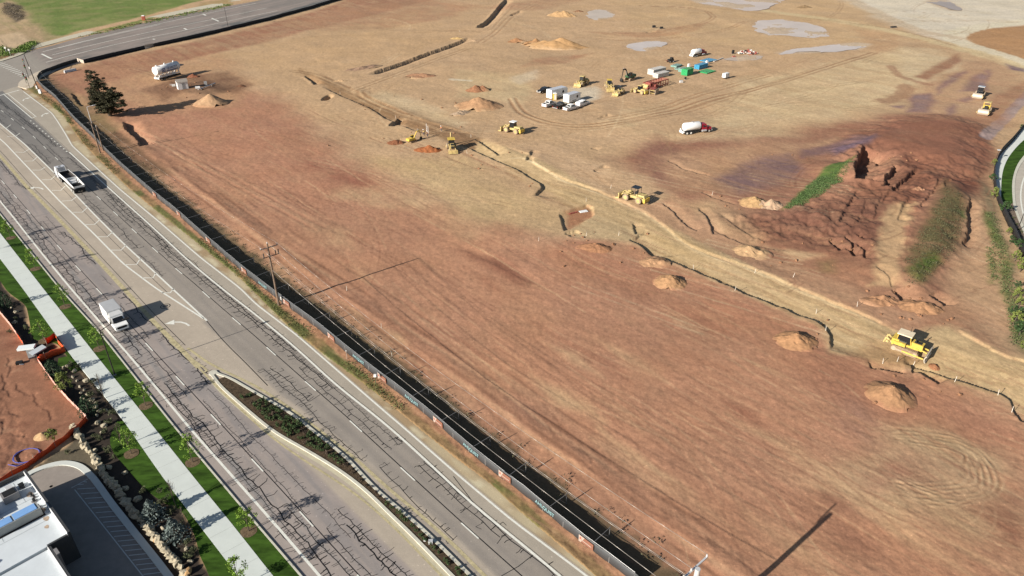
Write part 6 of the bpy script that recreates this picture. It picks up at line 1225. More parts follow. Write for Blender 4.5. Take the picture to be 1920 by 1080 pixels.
for px, lab, d, m in (((326, 162), 'pale pallet bundle to the left of the white shed', (1.2, .9, .6), M_LGT), ((321, 161), 'pinkish crate at the far left of the shed', (.8, .7, .5), M_BANW), ((371, 166), 'white bundle on the dark ground right of the shed', (1.6, .8, .6), M_PW), ((386, 160), 'grey tank standing right of the shed', (1.0, 1.0, 1.2), M_GREYP)):
    t = small('supply_crate', lab, 'crate', px, rz=.4); b = MB(); b.box((0, 0, d[2] / 2 + .1), d); b.build('crate', m, t); b = MB(); [b.box((x * d[0] * .4, 0, .06), (.12, d[1], .12)) for x in (-1, 0, 1)]; b.build('skid', M_WOODL, t)
p, q = at(372, 170), at(404, 159); t = thing('drill_pipe', 'long pale pole lying beside the shed on the dark ground', 'pipe', p); b = MB(); b.cyl((0, 0, .4), tuple(q - p + Vector((0, 0, .6))), .14, n=8); b.build('pipe', M_PALEST, t); b = MB(); [b.box(tuple((q - p) * k + Vector((0, 0, .15))), (.25, .9, .3)) for k in (.2, .8)]; b.build('trestle', M_WOODL, t)
# enclosed trailers, toilet
def trailer(label, l, w, h):
    t = thing('cargo_trailer', label, 'trailer', group='white cargo trailers'); bo = P_(t, 'body', M_PW, pf([(-l/2, .5), (-l/2, h), (l/2 - .35, h), (l/2, h - .5), (l/2, .5)], w/2)); P_(t, 'roof', mat('trailer_roof', (.42, .44, .48), .5, 0, .05, .8), bx((-.15, 0, h + .02), (l - .6, w - .1, .04)), parent=bo); P_(t, 'rear_door', M_LGT, bx((-l/2 - .02, 0, h/2 + .2), (.04, w - .2, h - .7)), parent=bo); P_(t, 'drawbar', M_BLK, tu([(l/2, .5, .5), (l/2 + 1.2, 0, .5), (l/2, -.5, .5)], .06), cy((l/2 + .9, 0, 0), (l/2 + .9, 0, .7), .05)); P_(t, 'fender', M_BLK, bx((-.3, w/2 + .03, .85), (1.9, .1, .12)), bx((-.3, -w/2 - .03, .85), (1.9, .1, .12)))
    for s_ in (-1, 1):
        for x in (-.75, .15): wheel(t, x, s_ * (w/2 - .1), .36, .22)
    P_(t, 'side_mark', M_GLS, bx((l*.22, -w/2 - .02, h*.62), (.8, .03, .8)), parent=bo); return t
place(trailer('longer white cargo trailer behind the pickups, black pickup beyond it', 7.6, 2.6, 3.3), (1044, 183), (1028, 187), (1064, 178)); place(trailer('shorter white cargo trailer directly behind the white crew-cab pickup', 6.0, 2.5, 3.0), (1072, 191), (1057, 195), (1086, 186))
t = small('portable_toilet', 'yellow and white portable toilet against the longer white trailer', 'portable toilet', (1040, 187), rz=.3); P_(t, 'cabin', M_YL, bx((0, 0, 1.1), (1.1, 1.1, 2.2))); P_(t, 'roof', M_PW, bx((0, 0, 2.28), (1.2, 1.2, .2), top=(.7, .7))); P_(t, 'door', M_PW, bx((0, -.57, 1.05), (.7, .04, 1.8)))
t = small('portable_toilet', 'orange-red portable toilet with a white roof beside the far sidewalk', 'portable toilet', (270, 38), rz=.2); P_(t, 'cabin', mat('toilet_orange', (.36, .09, .04), .6, 0, .06, 1), bx((0, 0, 1.1), (1.5, 1.3, 2.2))); P_(t, 'roof', M_PW, bx((0, 0, 2.3), (1.6, 1.4, .25), top=(.7, .7))); P_(t, 'door', M_RUST, bx((0, -.67, 1.05), (.8, .04, 1.8)))
# tracked dozer
def tracks(t, l, y, w, h, m=M_TRK):
    for s_ in (-1, 1):
        o = P_(t, 'track', m, pf([(-l/2, h*.5), (-l/2 + h*.3, h), (l/2 - h*.3, h), (l/2, h*.5), (l/2 - h*.3, 0), (-l/2 + h*.3, 0)], w/2)); o.location = (0, s_ * y, 0)
        P_(t, 'sprocket', M_MUDST, cy((-l/2 + h*.5, -w/2 - .06, h*.5), (-l/2 + h*.5, w/2 + .06, h*.5), h*.34), cy((l/2 - h*.5, -w/2 - .04, h*.5), (l/2 - h*.5, w/2 + .04, h*.5), h*.3), bx((0, s_ * -w*.0, h*.45), (l*.6, w + .1, h*.25)), parent=o)
        cl = MB(); n = int(l / .22)
        for i in range(n): x = -l/2 + h*.3 + (l - h*.6) * i / (n - 1); cl.box((x, 0, h + .02), (.06, w, .06))
        cl.build('grouser', m, o)
t = thing('bulldozer', 'yellow bulldozer pushing soil on the haul road at the right', 'bulldozer'); tracks(t, 3.9, 1.02, .62, 1.0); P_(t, 'hull', M_YL, bx((-.2, 0, .95), (3.6, 1.4, .7)), bx((-1.6, 0, 1.5), (1.0, 1.9, .7))); P_(t, 'engine_hood', M_YL, pf([(.5, 1.0), (.5, 2.0), (2.1, 1.9), (2.1, 1.0)], .62, .06, 1.6)); P_(t, 'grille', M_BLK, bx((2.12, 0, 1.4), (.05, 1.1, .8)), bx((1.3, 0, 1.98), (1.0, .7, .06))); P_(t, 'exhaust_stack', M_BLK, cy((1.0, .35, 1.9), (1.0, .35, 2.75), .07, n=8), cy((1.0, -.35, 1.9), (1.0, -.35, 2.5), .09, n=8))
cb = P_(t, 'cab', M_GLS, pf([(-1.5, 1.5), (-1.4, 2.75), (.25, 2.75), (.5, 1.5)], .78, .06, 2.2)); P_(t, 'cab_roof', mat('dusty_cream', (.62, .53, .38), .7, 0, .1, 1), bx((-.6, 0, 2.83), (2.05, 1.75, .16)), parent=cb); P_(t, 'cab_pillar', M_YL, *[cy((x0, s_ * .8, 1.5), (x1, s_ * .76, 2.8), .06, n=6) for s_ in (-1, 1) for x0, x1 in ((-1.5, -1.4), (.5, .25))], parent=cb); P_(t, 'side_tank', M_YL, bx((-.9, .95, 1.35), (1.6, .5, .5)), bx((-.9, -.95, 1.35), (1.6, .5, .5)))
bl = MB(); n = 7
for i in range(n): a0, a1 = -.5 + i / n, -.5 + (i + 1) / n; bl.add([(3.2 - .28 * math.cos(a0 * 2.6), -1.75, .6 + a0 * 1.15), (3.2 - .28 * math.cos(a1 * 2.6), -1.75, .6 + a1 * 1.15), (3.2 - .28 * math.cos(a1 * 2.6), 1.75, .6 + a1 * 1.15), (3.2 - .28 * math.cos(a0 * 2.6), 1.75, .6 + a0 * 1.15), (3.08 - .28 * math.cos(a0 * 2.6), -1.75, .6 + a0 * 1.15), (3.08 - .28 * math.cos(a1 * 2.6), -1.75, .6 + a1 * 1.15), (3.08 - .28 * math.cos(a1 * 2.6), 1.75, .6 + a1 * 1.15), (3.08 - .28 * math.cos(a0 * 2.6), 1.75, .6 + a0 * 1.15)], [(0, 1, 2, 3), (7, 6, 5, 4), (0, 4, 5, 1), (3, 2, 6, 7)])
bl.box((3.05, 0, 1.2), (.06, 3.5, .08)); bl.build('blade', mat('worn_steel', (.55, .50, .42), .5, .3, .1, 1.5), t); P_(t, 'push_arm', M_YL, *[tu([(-.3, s_ * 1.42, .5), (2.7, s_ * 1.42, .4)], .12) for s_ in (-1, 1)], *[tu([(1.9, s_ * .45, 1.2), (2.8, s_ * .55, 1.0)], .10) for s_ in (-1, 1)]); P_(t, 'ripper', M_YLP, bx((-2.6, 0, 1.0), (.4, 2.0, .3)), tu([(-2.0, .5, .8), (-2.9, .5, 1.4), (-3.1, .5, .5)], .14), tu([(-2.0, -.5, .8), (-2.9, -.5, 1.4), (-3.1, -.5, .5)], .14)); P_(t, 'beacon_mast', M_BLK, cy((-.2, .6, 2.8), (-.2, .6, 3.8), .03, n=5))
place(t, (1698, 657), (1674, 648), (1730, 668)); t.scale = (1.06,) * 3
# wheel loaders
def loader(label, roof, canopy=False, dusty=True):
    tm = M_TYRED if dusty else M_TYRE; t = thing('wheel_loader', label, 'wheel loader'); P_(t, 'rear_frame', M_YLP, pf([(-3.3, .8), (-3.3, 1.6), (-3.0, 2.05), (-1.0, 2.05), (-1.0, .8)], .85, .12, 1.7), bx((-.3, 0, 1.1), (1.6, 1.0, .6))); P_(t, 'counterweight', M_YL, bx((-3.3, 0, 1.0), (.5, 2.2, .9))); P_(t, 'front_frame', M_YLP, bx((1.3, 0, 1.2), (1.5, .9, 1.1)))
    if canopy: P_(t, 'canopy', M_PB, bx((-.5, 0, 3.45), (1.9, 1.8, .1))); P_(t, 'canopy_post', M_BLK, *[cy((x, y, 1.8), (x, y, 3.4), .05, n=6) for x in (-1.3, .3) for y in (-.8, .8)]); P_(t, 'seat', M_BLK, bx((-.6, 0, 2.1), (.6, .6, .5)), bx((-.85, 0, 2.5), (.15, .6, .5)))
    else: cb = P_(t, 'cab', M_GLS, pf([(-1.0, 1.7), (-.95, 3.2), (.4, 3.2), (.7, 1.7)], .75, .06, 2.4)); P_(t, 'cab_roof', roof, bx((-.3, 0, 3.28), (1.75, 1.75, .15)), parent=cb)
    P_(t, 'boom_arm', M_YLP, *[tu([(.9, s_ * .5, 2.0), (2.4, s_ * .5, 1.5), (3.3, s_ * .5, .7)], .14) for s_ in (-1, 1)], tu([(1.2, 0, 1.6), (2.5, 0, 1.9), (3.3, 0, 1.0)], .09)); b = MB(); b.prof([(3.2, .1), (3.15, 1.3), (3.5, 1.45), (3.35, .9), (3.5, .35), (4.35, .12), (4.35, .04)], -1.4, 1.4); b.build('bucket', M_YLP, t); P_(t, 'fender', M_YLP, bx((-2.0, 1.1, 1.7), (1.5, .6, .1)), bx((-2.0, -1.1, 1.7), (1.5, .6, .1)), bx((1.5, 1.1, 1.75), (1.4, .6, .1)), bx((1.5, -1.1, 1.75), (1.4, .6, .1)))
    for s_ in (-1, 1):
        for x in (-1.9, 1.5): wheel(t, x, s_ * 1.1, .8, .62, tm, M_YLP)
    return t
place(loader('dusty yellow wheel loader with a white cab roof on the open tan ground', M_PW), (961, 248), (982, 252), (940, 243)); place(loader('yellow wheel loader with a black canopy on the haul road', M_PB, True), (1188, 376), (1205, 381), (1168, 370))
place(loader('dusty wheel loader with green cab parked behind the trailers', M_YLP, False, True), (1091, 160), (1104, 154), (1078, 165)); t = loader('yellow wheel loader in the machine row, left of the excavator', M_YL); place(t, (1142, 167), (1137, 158), (1147, 178)); t = loader('small yellow loader in front of the machine row', M_YL, True); place(t, (1160, 177), (1173, 171), (1148, 183)); t.scale = (.8,) * 3
t = loader('old dusty loader right of the small yellow loader', M_YLP, False); place(t, (1199, 175), (1212, 178), (1186, 172)); t.scale = (.85,) * 3
# excavators
def excavator(label, m, s=1.0, hm=M_YL, reach=1.0):
    t = thing('excavator', label, 'excavator'); tracks(t, 3.8, 1.1, .55, .85, M_TRK); P_(t, 'turntable', M_BLK, cy((0, 0, .7), (0, 0, 1.05), .7)); P_(t, 'house', hm, pf([(-2.3, 1.05), (-2.3, 2.0), (-.2, 2.1), (1.2, 1.6), (1.2, 1.05)], 1.25, .05, 1.9)); P_(t, 'counterweight', hm, bx((-2.35, 0, 1.45), (.5, 2.4, .95))); cb = P_(t, 'cab', M_GLS, bx((.65, .75, 2.0), (1.5, .9, 1.6), top=(.85, .9))); P_(t, 'cab_roof', m, bx((.6, .75, 2.85), (1.3, .85, .1)), parent=cb); P_(t, 'boom', M_BLK if m is M_BLK else m, tu([(.8, -.2, 1.6), (2.6 * reach, -.2, 4.3), (4.6 * reach, -.2, 4.6)], [.3, .26, .2], 4)); P_(t, 'stick', M_BLK if m is M_BLK else m, tu([(4.2 * reach, -.2, 4.75), (5.1 * reach, -.2, 1.4)], [.2, .14], 4)); P_(t, 'cylinder', M_CHR, tu([(1.5, -.2, 1.7), (2.5 * reach, -.2, 3.6)], .09), tu([(2.9 * reach, -.2, 4.8), (4.4 * reach, -.2, 5.0)], .08)); b = MB(); b.prof([(5.1 * reach, 1.5), (5.4 * reach, .8), (5.1 * reach, .2), (4.4 * reach, .3), (4.6 * reach, .9)], -.75, .35); b.build('bucket', M_BLK, t); t.scale = (s,) * 3; return t
t = excavator('large excavator with a raised black boom in the machine row', M_BLK, 1.0, M_GRN); place(t, (1180, 150), (1192, 146), (1157, 158)); t.rotation_euler.z += .0
t = excavator('small yellow excavator digging beside the haul road trench', M_YL, .62, M_YL); place(t, (773, 266), (765, 268), (800, 258))
# backhoe
t = thing('backhoe_loader', 'yellow-roofed backhoe loader facing the camera by the haul road', 'backhoe'); P_(t, 'body', M_YLP, bx((-.2, 0, 1.05), (3.6, .9, .7))); P_(t, 'engine_hood', M_YLP, pf([(.5, 1.0), (.5, 1.85), (2.1, 1.7), (2.2, 1.0)], .5, .05, 1.5)); P_(t, 'grille', M_BLK, bx((2.22, 0, 1.35), (.04, .8, .6)), bx((1.4, 0, 1.8), (1.2, .7, .05))); cb = P_(t, 'cab', M_GLS, pf([(-1.2, 1.3), (-1.1, 2.65), (.4, 2.65), (.6, 1.3)], .75, .06, 2.1)); P_(t, 'cab_roof', M_YL, bx((-.35, 0, 2.73), (1.8, 1.75, .15)), parent=cb); P_(t, 'loader_arm', M_YLP, *[tu([(.2, s_ * .72, 1.6), (1.8, s_ * .72, 1.2), (2.7, s_ * .72, .55)], .1) for s_ in (-1, 1)]); b = MB(); b.prof([(2.7, .1), (2.65, .8), (2.85, .85), (2.85, .25), (3.35, .1)], -1.15, 1.15); b.build('bucket', M_YLP, t); P_(t, 'hoe_boom', M_YLP, tu([(-1.9, 0, 1.0), (-2.5, .2, 2.6), (-3.4, .3, 3.2)], .16, 4)); P_(t, 'hoe_stick', M_YLP, tu([(-3.3, .3, 3.3), (-3.6, .35, 1.2)], .13, 4)); b = MB(); b.prof([(-3.6, 1.2), (-3.2, .6), (-3.4, .1), (-3.9, .4)], .0, .7); b.build('hoe_bucket', M_YLP, t); P_(t, 'stabilizer', M_YLP, *[tu([(-1.8, s_ * .5, 1.0), (-1.9, s_ * 1.35, .1)], .08) for s_ in (-1, 1)])
for s_ in (-1, 1): wheel(t, -.9, s_ * .95, .72, .48, M_TYRED, M_YLP); wheel(t, 1.6, s_ * .85, .45, .32, M_TYRED, M_YLP)
place(t, (847, 281), (842, 270), (851, 293)); t.scale = (1.12,) * 3
# soil compactors
def roller(label, roof, cab):
    t = thing('soil_compactor', label, 'roller'); P_(t, 'drum', mat('dusty_drum', (.44, .36, .28), .45, .2, .08, 1.5), lambda b: b.lathe((2.0, -1.25, .8), (2.0, 1.25, .8), [(0, .7), (.02, .8), (.98, .8), (1, .7)], 22)); P_(t, 'drum_frame', M_YLP, bx((2.0, 1.36, .85), (2.2, .14, .4)), bx((2.0, -1.36, .85), (2.2, .14, .4)), bx((.95, 0, .95), (.3, 2.8, .5))); P_(t, 'rear_body', M_YLP if cab else M_YL, pf([(-2.9, .8), (-2.9, 1.7), (-1.2, 1.9), (-1.2, .8)], .8, .1, 1.4)); P_(t, 'platform', M_BLK, bx((-.6, 0, 1.05), (1.3, 1.5, .3)))
    if cab: cb = P_(t, 'cab', M_GLS, bx((-.5, 0, 2.1), (1.4, 1.5, 1.6), top=(.88, .9))); P_(t, 'cab_roof', roof, bx((-.5, 0, 2.96), (1.55, 1.65, .14)), parent=cb)
    else: P_(t, 'canopy', roof, bx((-.7, 0, 2.9), (1.7, 1.7, .12))); P_(t, 'canopy_post', M_YL, *[cy((x, y, 1.2), (x, y, 2.9), .05, n=6) for x in (-1.4, .0) for y in (-.75, .75)]); P_(t, 'seat', M_BLK, bx((-.8, 0, 1.5), (.6, .6, .6)), bx((.0, 0, 1.6), (.3, .8, .8)))
    for s_ in (-1, 1): wheel(t, -1.7, s_ * .95, .75, .55, M_TYRED, M_YLP)
    return t
place(roller('soil compactor with a white cab roof beside the damp purple ground', M_CHR, True), (1834, 183), (1843, 172), (1825, 191)).scale = (1.22,) * 3; place(roller('soil compactor with a yellow canopy and pale drum nearest the loop road', M_YLP, False), (1845, 213), (1853, 202), (1836, 220)).scale = (1.22,) * 3
# tanks, frames, pipes in the laydown yard
t = small('red_frame_rig', 'large rusty red steel frame rack lying in front of the white pipe stacks', 'steel frame', (1229, 162), rz=head((1212, 166), (1262, 152))); fr = MB()
for y in (-1.5, 1.5):
    for x in np.linspace(-5.2, 5.2, 8): fr.box((x, y, 1.0), (.18, .18, 2.0))
    fr.box((0, y, 2.0), (10.8, .2, .25)); fr.box((0, y, .4), (10.8, .2, .25))
for x in np.linspace(-5.2, 5.2, 8): fr.box((x, 0, 1.95), (.18, 3.0, .18))
fr.build('frame', M_RUST, t); P_(t, 'hopper', M_RUST, bx((-3.6, 0, 1.2), (2.4, 2.6, 1.9), top=(.8, .8))); P_(t, 'drum', M_YLP, cy((-5.6, -1.2, .9), (-5.6, 1.2, .9), .8)); 
t = small('trench_box', 'pale striped steel trench box in front of the red frame rack', 'trench box', (1226, 176), rz=head((1218, 180), (1234, 171))); P_(t, 'side_panel', M_MUDST, bx((0, 1.0, .9), (3.2, .15, 1.8)), bx((0, -1.0, .9), (3.2, .15, 1.8))); P_(t, 'spreader', M_YLP, *[cy((x, -1, z), (x, 1, z), .1) for x in (-1.3, 1.3) for z in (.5, 1.4)]); P_(t, 'red_plate', M_RUST, bx((-.3, .2, 1.9), (2.6, 1.7, .12)))
t = small('red_trailer', 'low red equipment piece between the frame rack and the trench box', 'equipment', (1222, 168), rz=head((1212, 172), (1236, 164))); P_(t, 'deck', M_RUST, bx((0, 0, .7), (4.6, 1.6, .4)), bx((1.6, 0, 1.2), (1.0, 1.4, .7))); P_(t, 'beam', M_RUST, tu([(-2.2, .5, .9), (2.4, -.3, 1.6)], .14)); [wheel(t, -1.2, s_ * .8, .4, .3) for s_ in (-1, 1)]
def pipes(label, px, a, b_, l, n, rws, r, m, name='pipe_stack', group=None, cat='pipe stack'):
    t = small(name, label, cat, px, group, head(a, b_)); P = MB()
    for k in range(rws):
        for i in range(n): y = (i - (n - 1) / 2) * 2.05 * r; P.cyl((-l / 2, y, .14 + r + k * 2.03 * r), (l / 2, y, .14 + r + k * 2.03 * r), r, n=8)
    P.build('pipes', m, t); b = MB(); [b.box((x * l, 0, .07), (.15, n * 2.05 * r, .14)) for x in (-.35, .35)]; b.build('skid', M_WOODL, t); b = MB(); [b.box((x * l, 0, .14 + rws * 2.03 * r + .01), (.1, n * 2.05 * r, .02)) for x in (-.3, 0, .3)]; b.build('strap', M_WOODL, t); return t
M_PWD = mat('dusty_white_pipe', (.56, .54, .50), .6, 0, .08, 1); M_PG = mat('green_pipe', (.03, .36, .12), .45, 0, .08, 1, .5); M_PBL = mat('blue_pipe', (.05, .30, .50), .45, 0, .08, 1, .5); M_PTL = mat('pale_teal_pipe', (.20, .36, .32), .5, 0, .08, 1, .5)
pipes('tall stack of dusty white pipe, rear of the pair', (1231, 138), (1214, 142), (1250, 133), 7.6, 7, 5, .2, M_PWD); pipes('lower stack of dusty white pipe, front of the pair', (1239, 144), (1226, 147), (1258, 139), 6.6, 6, 4, .2, M_PWD)
pipes('tall bundle of bright green pipe in the laydown yard', (1288, 140), (1278, 143), (1304, 134), 4.6, 8, 7, .16, M_PG); pipes('flat row of bright green pipe lying on the ground', (1325, 135), (1312, 139), (1340, 131), 6.0, 13, 1, .16, M_PG); pipes('pale teal pipe row just left of the tall green bundle', (1281, 134), (1275, 137), (1290, 131), 4.0, 8, 4, .15, M_PTL)
pipes('long bundle of blue pipe behind the green bundle', (1314, 128), (1304, 131), (1328, 124), 6.2, 7, 5, .16, M_PBL); pipes('flat rows of blue pipe lying farther back, nearer the rear water truck', (1328, 114), (1315, 117), (1341, 110), 6.2, 13, 1, .15, M_PBL); pipes('two loose white pipe lengths behind the blue bundle', (1347, 113), (1332, 118), (1364, 106), 8.5, 2, 1, .14, M_PWD)
pipes('grey-green pipe row behind the white pipe stacks', (1268, 125), (1260, 128), (1278, 122), 4.4, 8, 2, .16, M_PTL); pipes('short grey-green pipe row between the white stacks and the green bundle', (1272, 130), (1266, 132), (1280, 128), 3.4, 5, 1, .16, M_PTL)
for px, lab in (((1325, 121), 'white wrapped bundle standing at the end of the long blue pipe bundle'), ((1291, 127), 'white wrapped bundle between the teal row and the blue bundle')): t = small('wrapped_bundle', lab, 'bundle', px, rz=.5); b = MB(); b.box((0, 0, .8), (.9, .7, 1.5), top=(.85, .85)); b.build('wrap', M_PW, t); b = MB(); b.box((0, 0, .05), (1, .9, .1)); b.build('pallet', M_WOODL, t)
t = small('utility_cart', 'dark small machine behind the white pipe stacks', 'machine', (1257, 117), rz=.5); P_(t, 'body', M_BLK, bx((0, 0, .9), (2.4, 1.3, .9)), bx((.5, 0, 1.6), (1, 1.1, .7))); P_(t, 'mast', M_RUST, tu([(-1.2, 0, .6), (-2.4, .3, 1.2)], .1)); [wheel(t, x, s_ * .75, .45, .35) for x in (-.8, .8) for s_ in (-1, 1)]
t = small('generator_trailer', 'white boxy generator trailer standing alone right of the green pipes', 'generator', (1360, 147), rz=head((1352, 149), (1370, 144))); P_(t, 'housing', M_PW, bx((0, 0, 1.25), (2.6, 1.5, 1.5), top=(.94, .9))); P_(t, 'vent', M_GREYP, bx((.6, -.74, 1.5), (.6, .05, .6))); P_(t, 'drawbar', M_BLK, tu([(1.3, 0, .5), (2.6, 0, .45)], .07)); P_(t, 'chassis', M_BLK, bx((0, 0, .45), (2.6, 1.3, .16))); [wheel(t, -.1, s_ * .75, .33, .22) for s_ in (-1, 1)]
for px, lab, d in (((1277, 155), 'small grey-white box below the green pipe bundle', (1.2, .8, .7)), ((1285, 149), 'small dark stump-like crate just below the green bundle', (.6, .6, .8)), ((1374, 101), 'dark upright panel crate left of the debris heap', (1.0, .6, 1.5)), ((1376, 107), 'low rusty crate left of the debris heap', (1.2, .8, .4)), ((1226, 52), 'left of two dark bundles alone on the far ground', (1.6, 1.0, 1.0)), ((1240, 54), 'right of two dark bundles alone on the far ground', (1.6, 1.0, .9)), ((1675, 52), 'dark bundle lying by the far track junction', (3.2, 1.2, .6))):
    t = small('supply_crate', lab, 'crate', px, rz=.3); b = MB(); b.box((0, 0, d[2] / 2 + .1), d, top=(.9, .9)); b.build('crate', M_PALEST if 'white' in lab else M_RUST if 'rusty' in lab else M_BLK, t); b = MB(); b.box((0, 0, .05), (d[0] * 1.1, d[1] * 1.1, .1)); b.build('pallet', M_WOODL, t)
t = small('debris_heap', 'jumbled heap of white and rusty scrap at the far end of the laydown yard', 'debris', (1402, 100)); rn = random.Random(17)
for nm, m, n in (('white_scrap', M_PWD, 26), ('rusty_scrap', M_RUST, 26), ('dark_scrap', M_BLK, 12)):
    b = MB()
    for _ in range(n): a = rn.uniform(0, 6.28); q = rn.random() ** .6; b.box((4.2 * q * math.cos(a), 2.6 * q * math.sin(a), rn.uniform(.3, 1.6) * (1.1 - q)), (rn.uniform(.4, 1.7), rn.uniform(.3, .8), rn.uniform(.15, .6)), rz=rn.uniform(0, 3), ry=rn.uniform(-.6, .6))
    b.build(nm, m, t)
t = small('white_sheet', 'flat white sheet and board in the small excavated pit by the haul road', 'sheet', (1094, 397)); b = MB(); b.box((0, 0, .1), (1.9, 1.0, .12), rz=.4); b.build('sheet', M_PW, t); b = MB(); [b.box((-1.6 - k * .5, -.4 - .3 * k, .12), (.5, .3, .2), rz=.4) for k in range(4)]; b.build('block', M_RUST, t)
# water lying on the site
def puddle(px, label, col, rough=.12):
    P = smoothline([at(*p)[:2] for p in px] + [at(*px[0])[:2]], 12)[:-1]; A_ = np.array(P); A_ = A_ + np.stack([(fbm(A_[:, 0] / 5, A_[:, 1] / 5, 4, 7) - .5) * 5, (fbm(A_[:, 0] / 5, A_[:, 1] / 5, 4, 8) - .5) * 5], 1); P = [tuple(p) for p in A_]; z = float(np.percentile(hgt(np.array([p[0] for p in P]), np.array([p[1] for p in P])), 70)); 
    o = sheet('puddle', P, z + .02, mat('muddy_water_%d' % col[0], S(col[0] + 2, col[1] - 8, col[2] - 16), .45, 0, .06, .08, .25)); return o
puddle([(1280, -4), (1310, 6), (1345, 12), (1385, 18), (1420, 20), (1450, 10), (1465, -6)], '', (208, 196, 188)); puddle([(1412, 48), (1425, 40), (1470, 37), (1520, 45), (1552, 58), (1550, 68), (1520, 70), (1470, 66), (1440, 66), (1420, 58)], '', (207, 197, 190)); puddle([(1458, 100), (1480, 94), (1540, 86), (1600, 80), (1634, 82), (1610, 92), (1560, 97), (1510, 98), (1470, 101)], '', (206, 198, 194)); puddle([(1098, 30), (1112, 20), (1135, 20), (1150, 28), (1140, 36), (1115, 37)], '', (204, 192, 180))
puddle([(1173, 86), (1200, 79), (1230, 77), (1248, 80), (1235, 90), (1210, 96), (1185, 92)], '', (206, 192, 176)); puddle([(1354, 112), (1385, 105), (1425, 103), (1420, 110), (1385, 114)], '', (196, 182, 168)); puddle([(1740, 4), (1765, -4), (1800, 14), (1795, 20), (1770, 14)], '', (168, 160, 156))
# ---------------------------------------------------------------- stockpiles
def pile(px, rx, ry, h, col, label, rz=0.0, peaks=1, rough=.42, name='dirt_pile', seed=0, m=None):
    h *= .88; rx *= 1.08; ry *= 1.08; col = (col[0] * .93, col[1] * .905, col[2] * .93)
    P = at(*px); t = None; n, k = 72, 26; rn = random.Random(seed); V = []; ph = [(0, 0, 1)] + [(rn.uniform(-.5, .5), rn.uniform(-.4, .4), rn.uniform(.5, .9)) for _ in range(peaks - 1)]; c_, s_ = math.cos(rz), math.sin(rz)
    X, Y = [], []
    for j in range(k + 1):
        f = j / k
        for i in range(n): a = 2 * math.pi * i / n; w = 1 + .13 * math.sin(3 * a + seed) + .08 * math.sin(5 * a + 2 * seed) + .05 * math.sin(11 * a + 3 * seed) + .04 * math.sin(17 * a + seed); x, y = rx * f * w * math.cos(a), ry * f * w * math.sin(a); X.append(x * c_ - y * s_); Y.append(x * s_ + y * c_)
    X, Y = np.array(X), np.array(Y); u = (X * c_ + Y * s_) / rx; v = (-X * s_ + Y * c_) / ry; z = np.zeros(len(X))
    for (ax, ay, ah) in ph: d = np.hypot(u - ax, v - ay); z = np.maximum(z, ah * h * np.clip(1 - d / (1.0 if peaks == 1 else .72), 0, 1) ** 1.12)
    e = np.clip(1.05 - np.hypot(u, v), 0, 1); gx, gy = X + P.x, Y + P.y; ang = np.arctan2(Y, X)
    z = z + e ** .5 * rough * h * ((fbm(gx / (rx * .35), gy / (rx * .35), 4, 3 + seed) - .5) * 1.0 + (fbm(gx / (rx * .13), gy / (rx * .13), 3, 5 + seed) - .5) * .7) * np.clip(np.hypot(u, v) * 3, .3, 1)
    z = z - .12 - .35 * np.clip((np.hypot(u, v) - .9) / .2, 0, 1) + (hgt(gx, gy) - P.z)
    b = MB(); b.add(list(zip(X, Y, z)), [(j * n + i, j * n + (i + 1) % n, (j + 1) * n + (i + 1) % n, (j + 1) * n + i) for j in range(1, k) for i in range(n)] + [tuple(range(n, 2 * n))]); b.v = b.v
    o = b.build(name, M_SOIL, None, True); o.location = P
    den = HC / (F * CT * 0 + 1); kk_ = (F * CT * HC - gy * F * ST) / (gy * CT + HC * ST); uu = gx * (F * ST + kk_ * CT) / HC; ri = np.clip(np.searchsorted(-vs_, -kk_), 0, nr - 1); ci = np.clip(np.searchsorted(us_, uu), 0, nc - 1); base = CC[ri * nc + ci]
    cw = np.clip(sst(1.02, .72, np.hypot(u, v) + .35 * (fbm(gx / 1.5, gy / 1.5, 3, 5) - .5)), 0, 1)[:, None] if False else (1 - sst(.68, 1.0, np.hypot(u, v) + .4 * (fbm(gx / 1.5, gy / 1.5, 3, 5) - .5)))[:, None]
    cc_ = base * (1 - cw) + np.array(S(*[c * .97 for c in col]))[None] * cw; cc_ = cc_ * (1 + .3 * (fbm(gx / 1.1, gy / 1.1, 4, 6) - .5))[:, None]
    a_ = o.data.color_attributes.new('soil', 'FLOAT_COLOR', 'POINT'); a_.data.foreach_set('color', np.concatenate([cc_, np.ones((len(cc_), 1))], 1).ravel().astype(np.float32)); return tag(o, label, 'dirt pile')
TANP = (200, 164, 120)
pile((396, 194), 6.0, 5.2, 3.9, (204, 164, 120), 'large smooth cone of tan soil beside the white shed', seed=1, rough=.12)
pile((362, 144), 2.6, 2.0, 1.4, (150, 96, 68), 'small red-brown mound behind the white shed', seed=2)
pile((452, 162), 2.2, 1.4, .9, (122, 86, 62), 'low dark mound at the right end of the shed clearing', seed=3)
pile((898, 199), 8.2, 6.4, 3.6, (196, 152, 108), 'broad tan stockpile with a reddish top left of the trailers', seed=4, rough=.25)
pile((892, 170), 5.0, 3.6, 2.4, (168, 120, 84), 'dark brown stockpile just behind the broad tan one', seed=5, peaks=3)
pile((862, 213), 4.4, 2.2, 1.3, (200, 172, 136), 'pale rubble mound beside the haul road upper end', seed=6, peaks=3, rz=.4)
pile((1052, 88), 16, 6.5, 4.8, (200, 158, 106), 'long tan stockpile ridge in the distance', seed=7, peaks=5, rz=-.12, rough=.25)
pile((1005, 84), 7, 5, 3.4, (182, 138, 92), 'rough darker mound joined to the left end of the long ridge', seed=8, peaks=3)
pile((968, 78), 6, 3.6, 2.0, (176, 130, 88), 'low rough mound left of the long ridge', seed=9, peaks=3)
pile((1057, 30), 9, 6, 3.4, (206, 166, 114), 'tan stockpile near the far small puddle', seed=10, peaks=3)
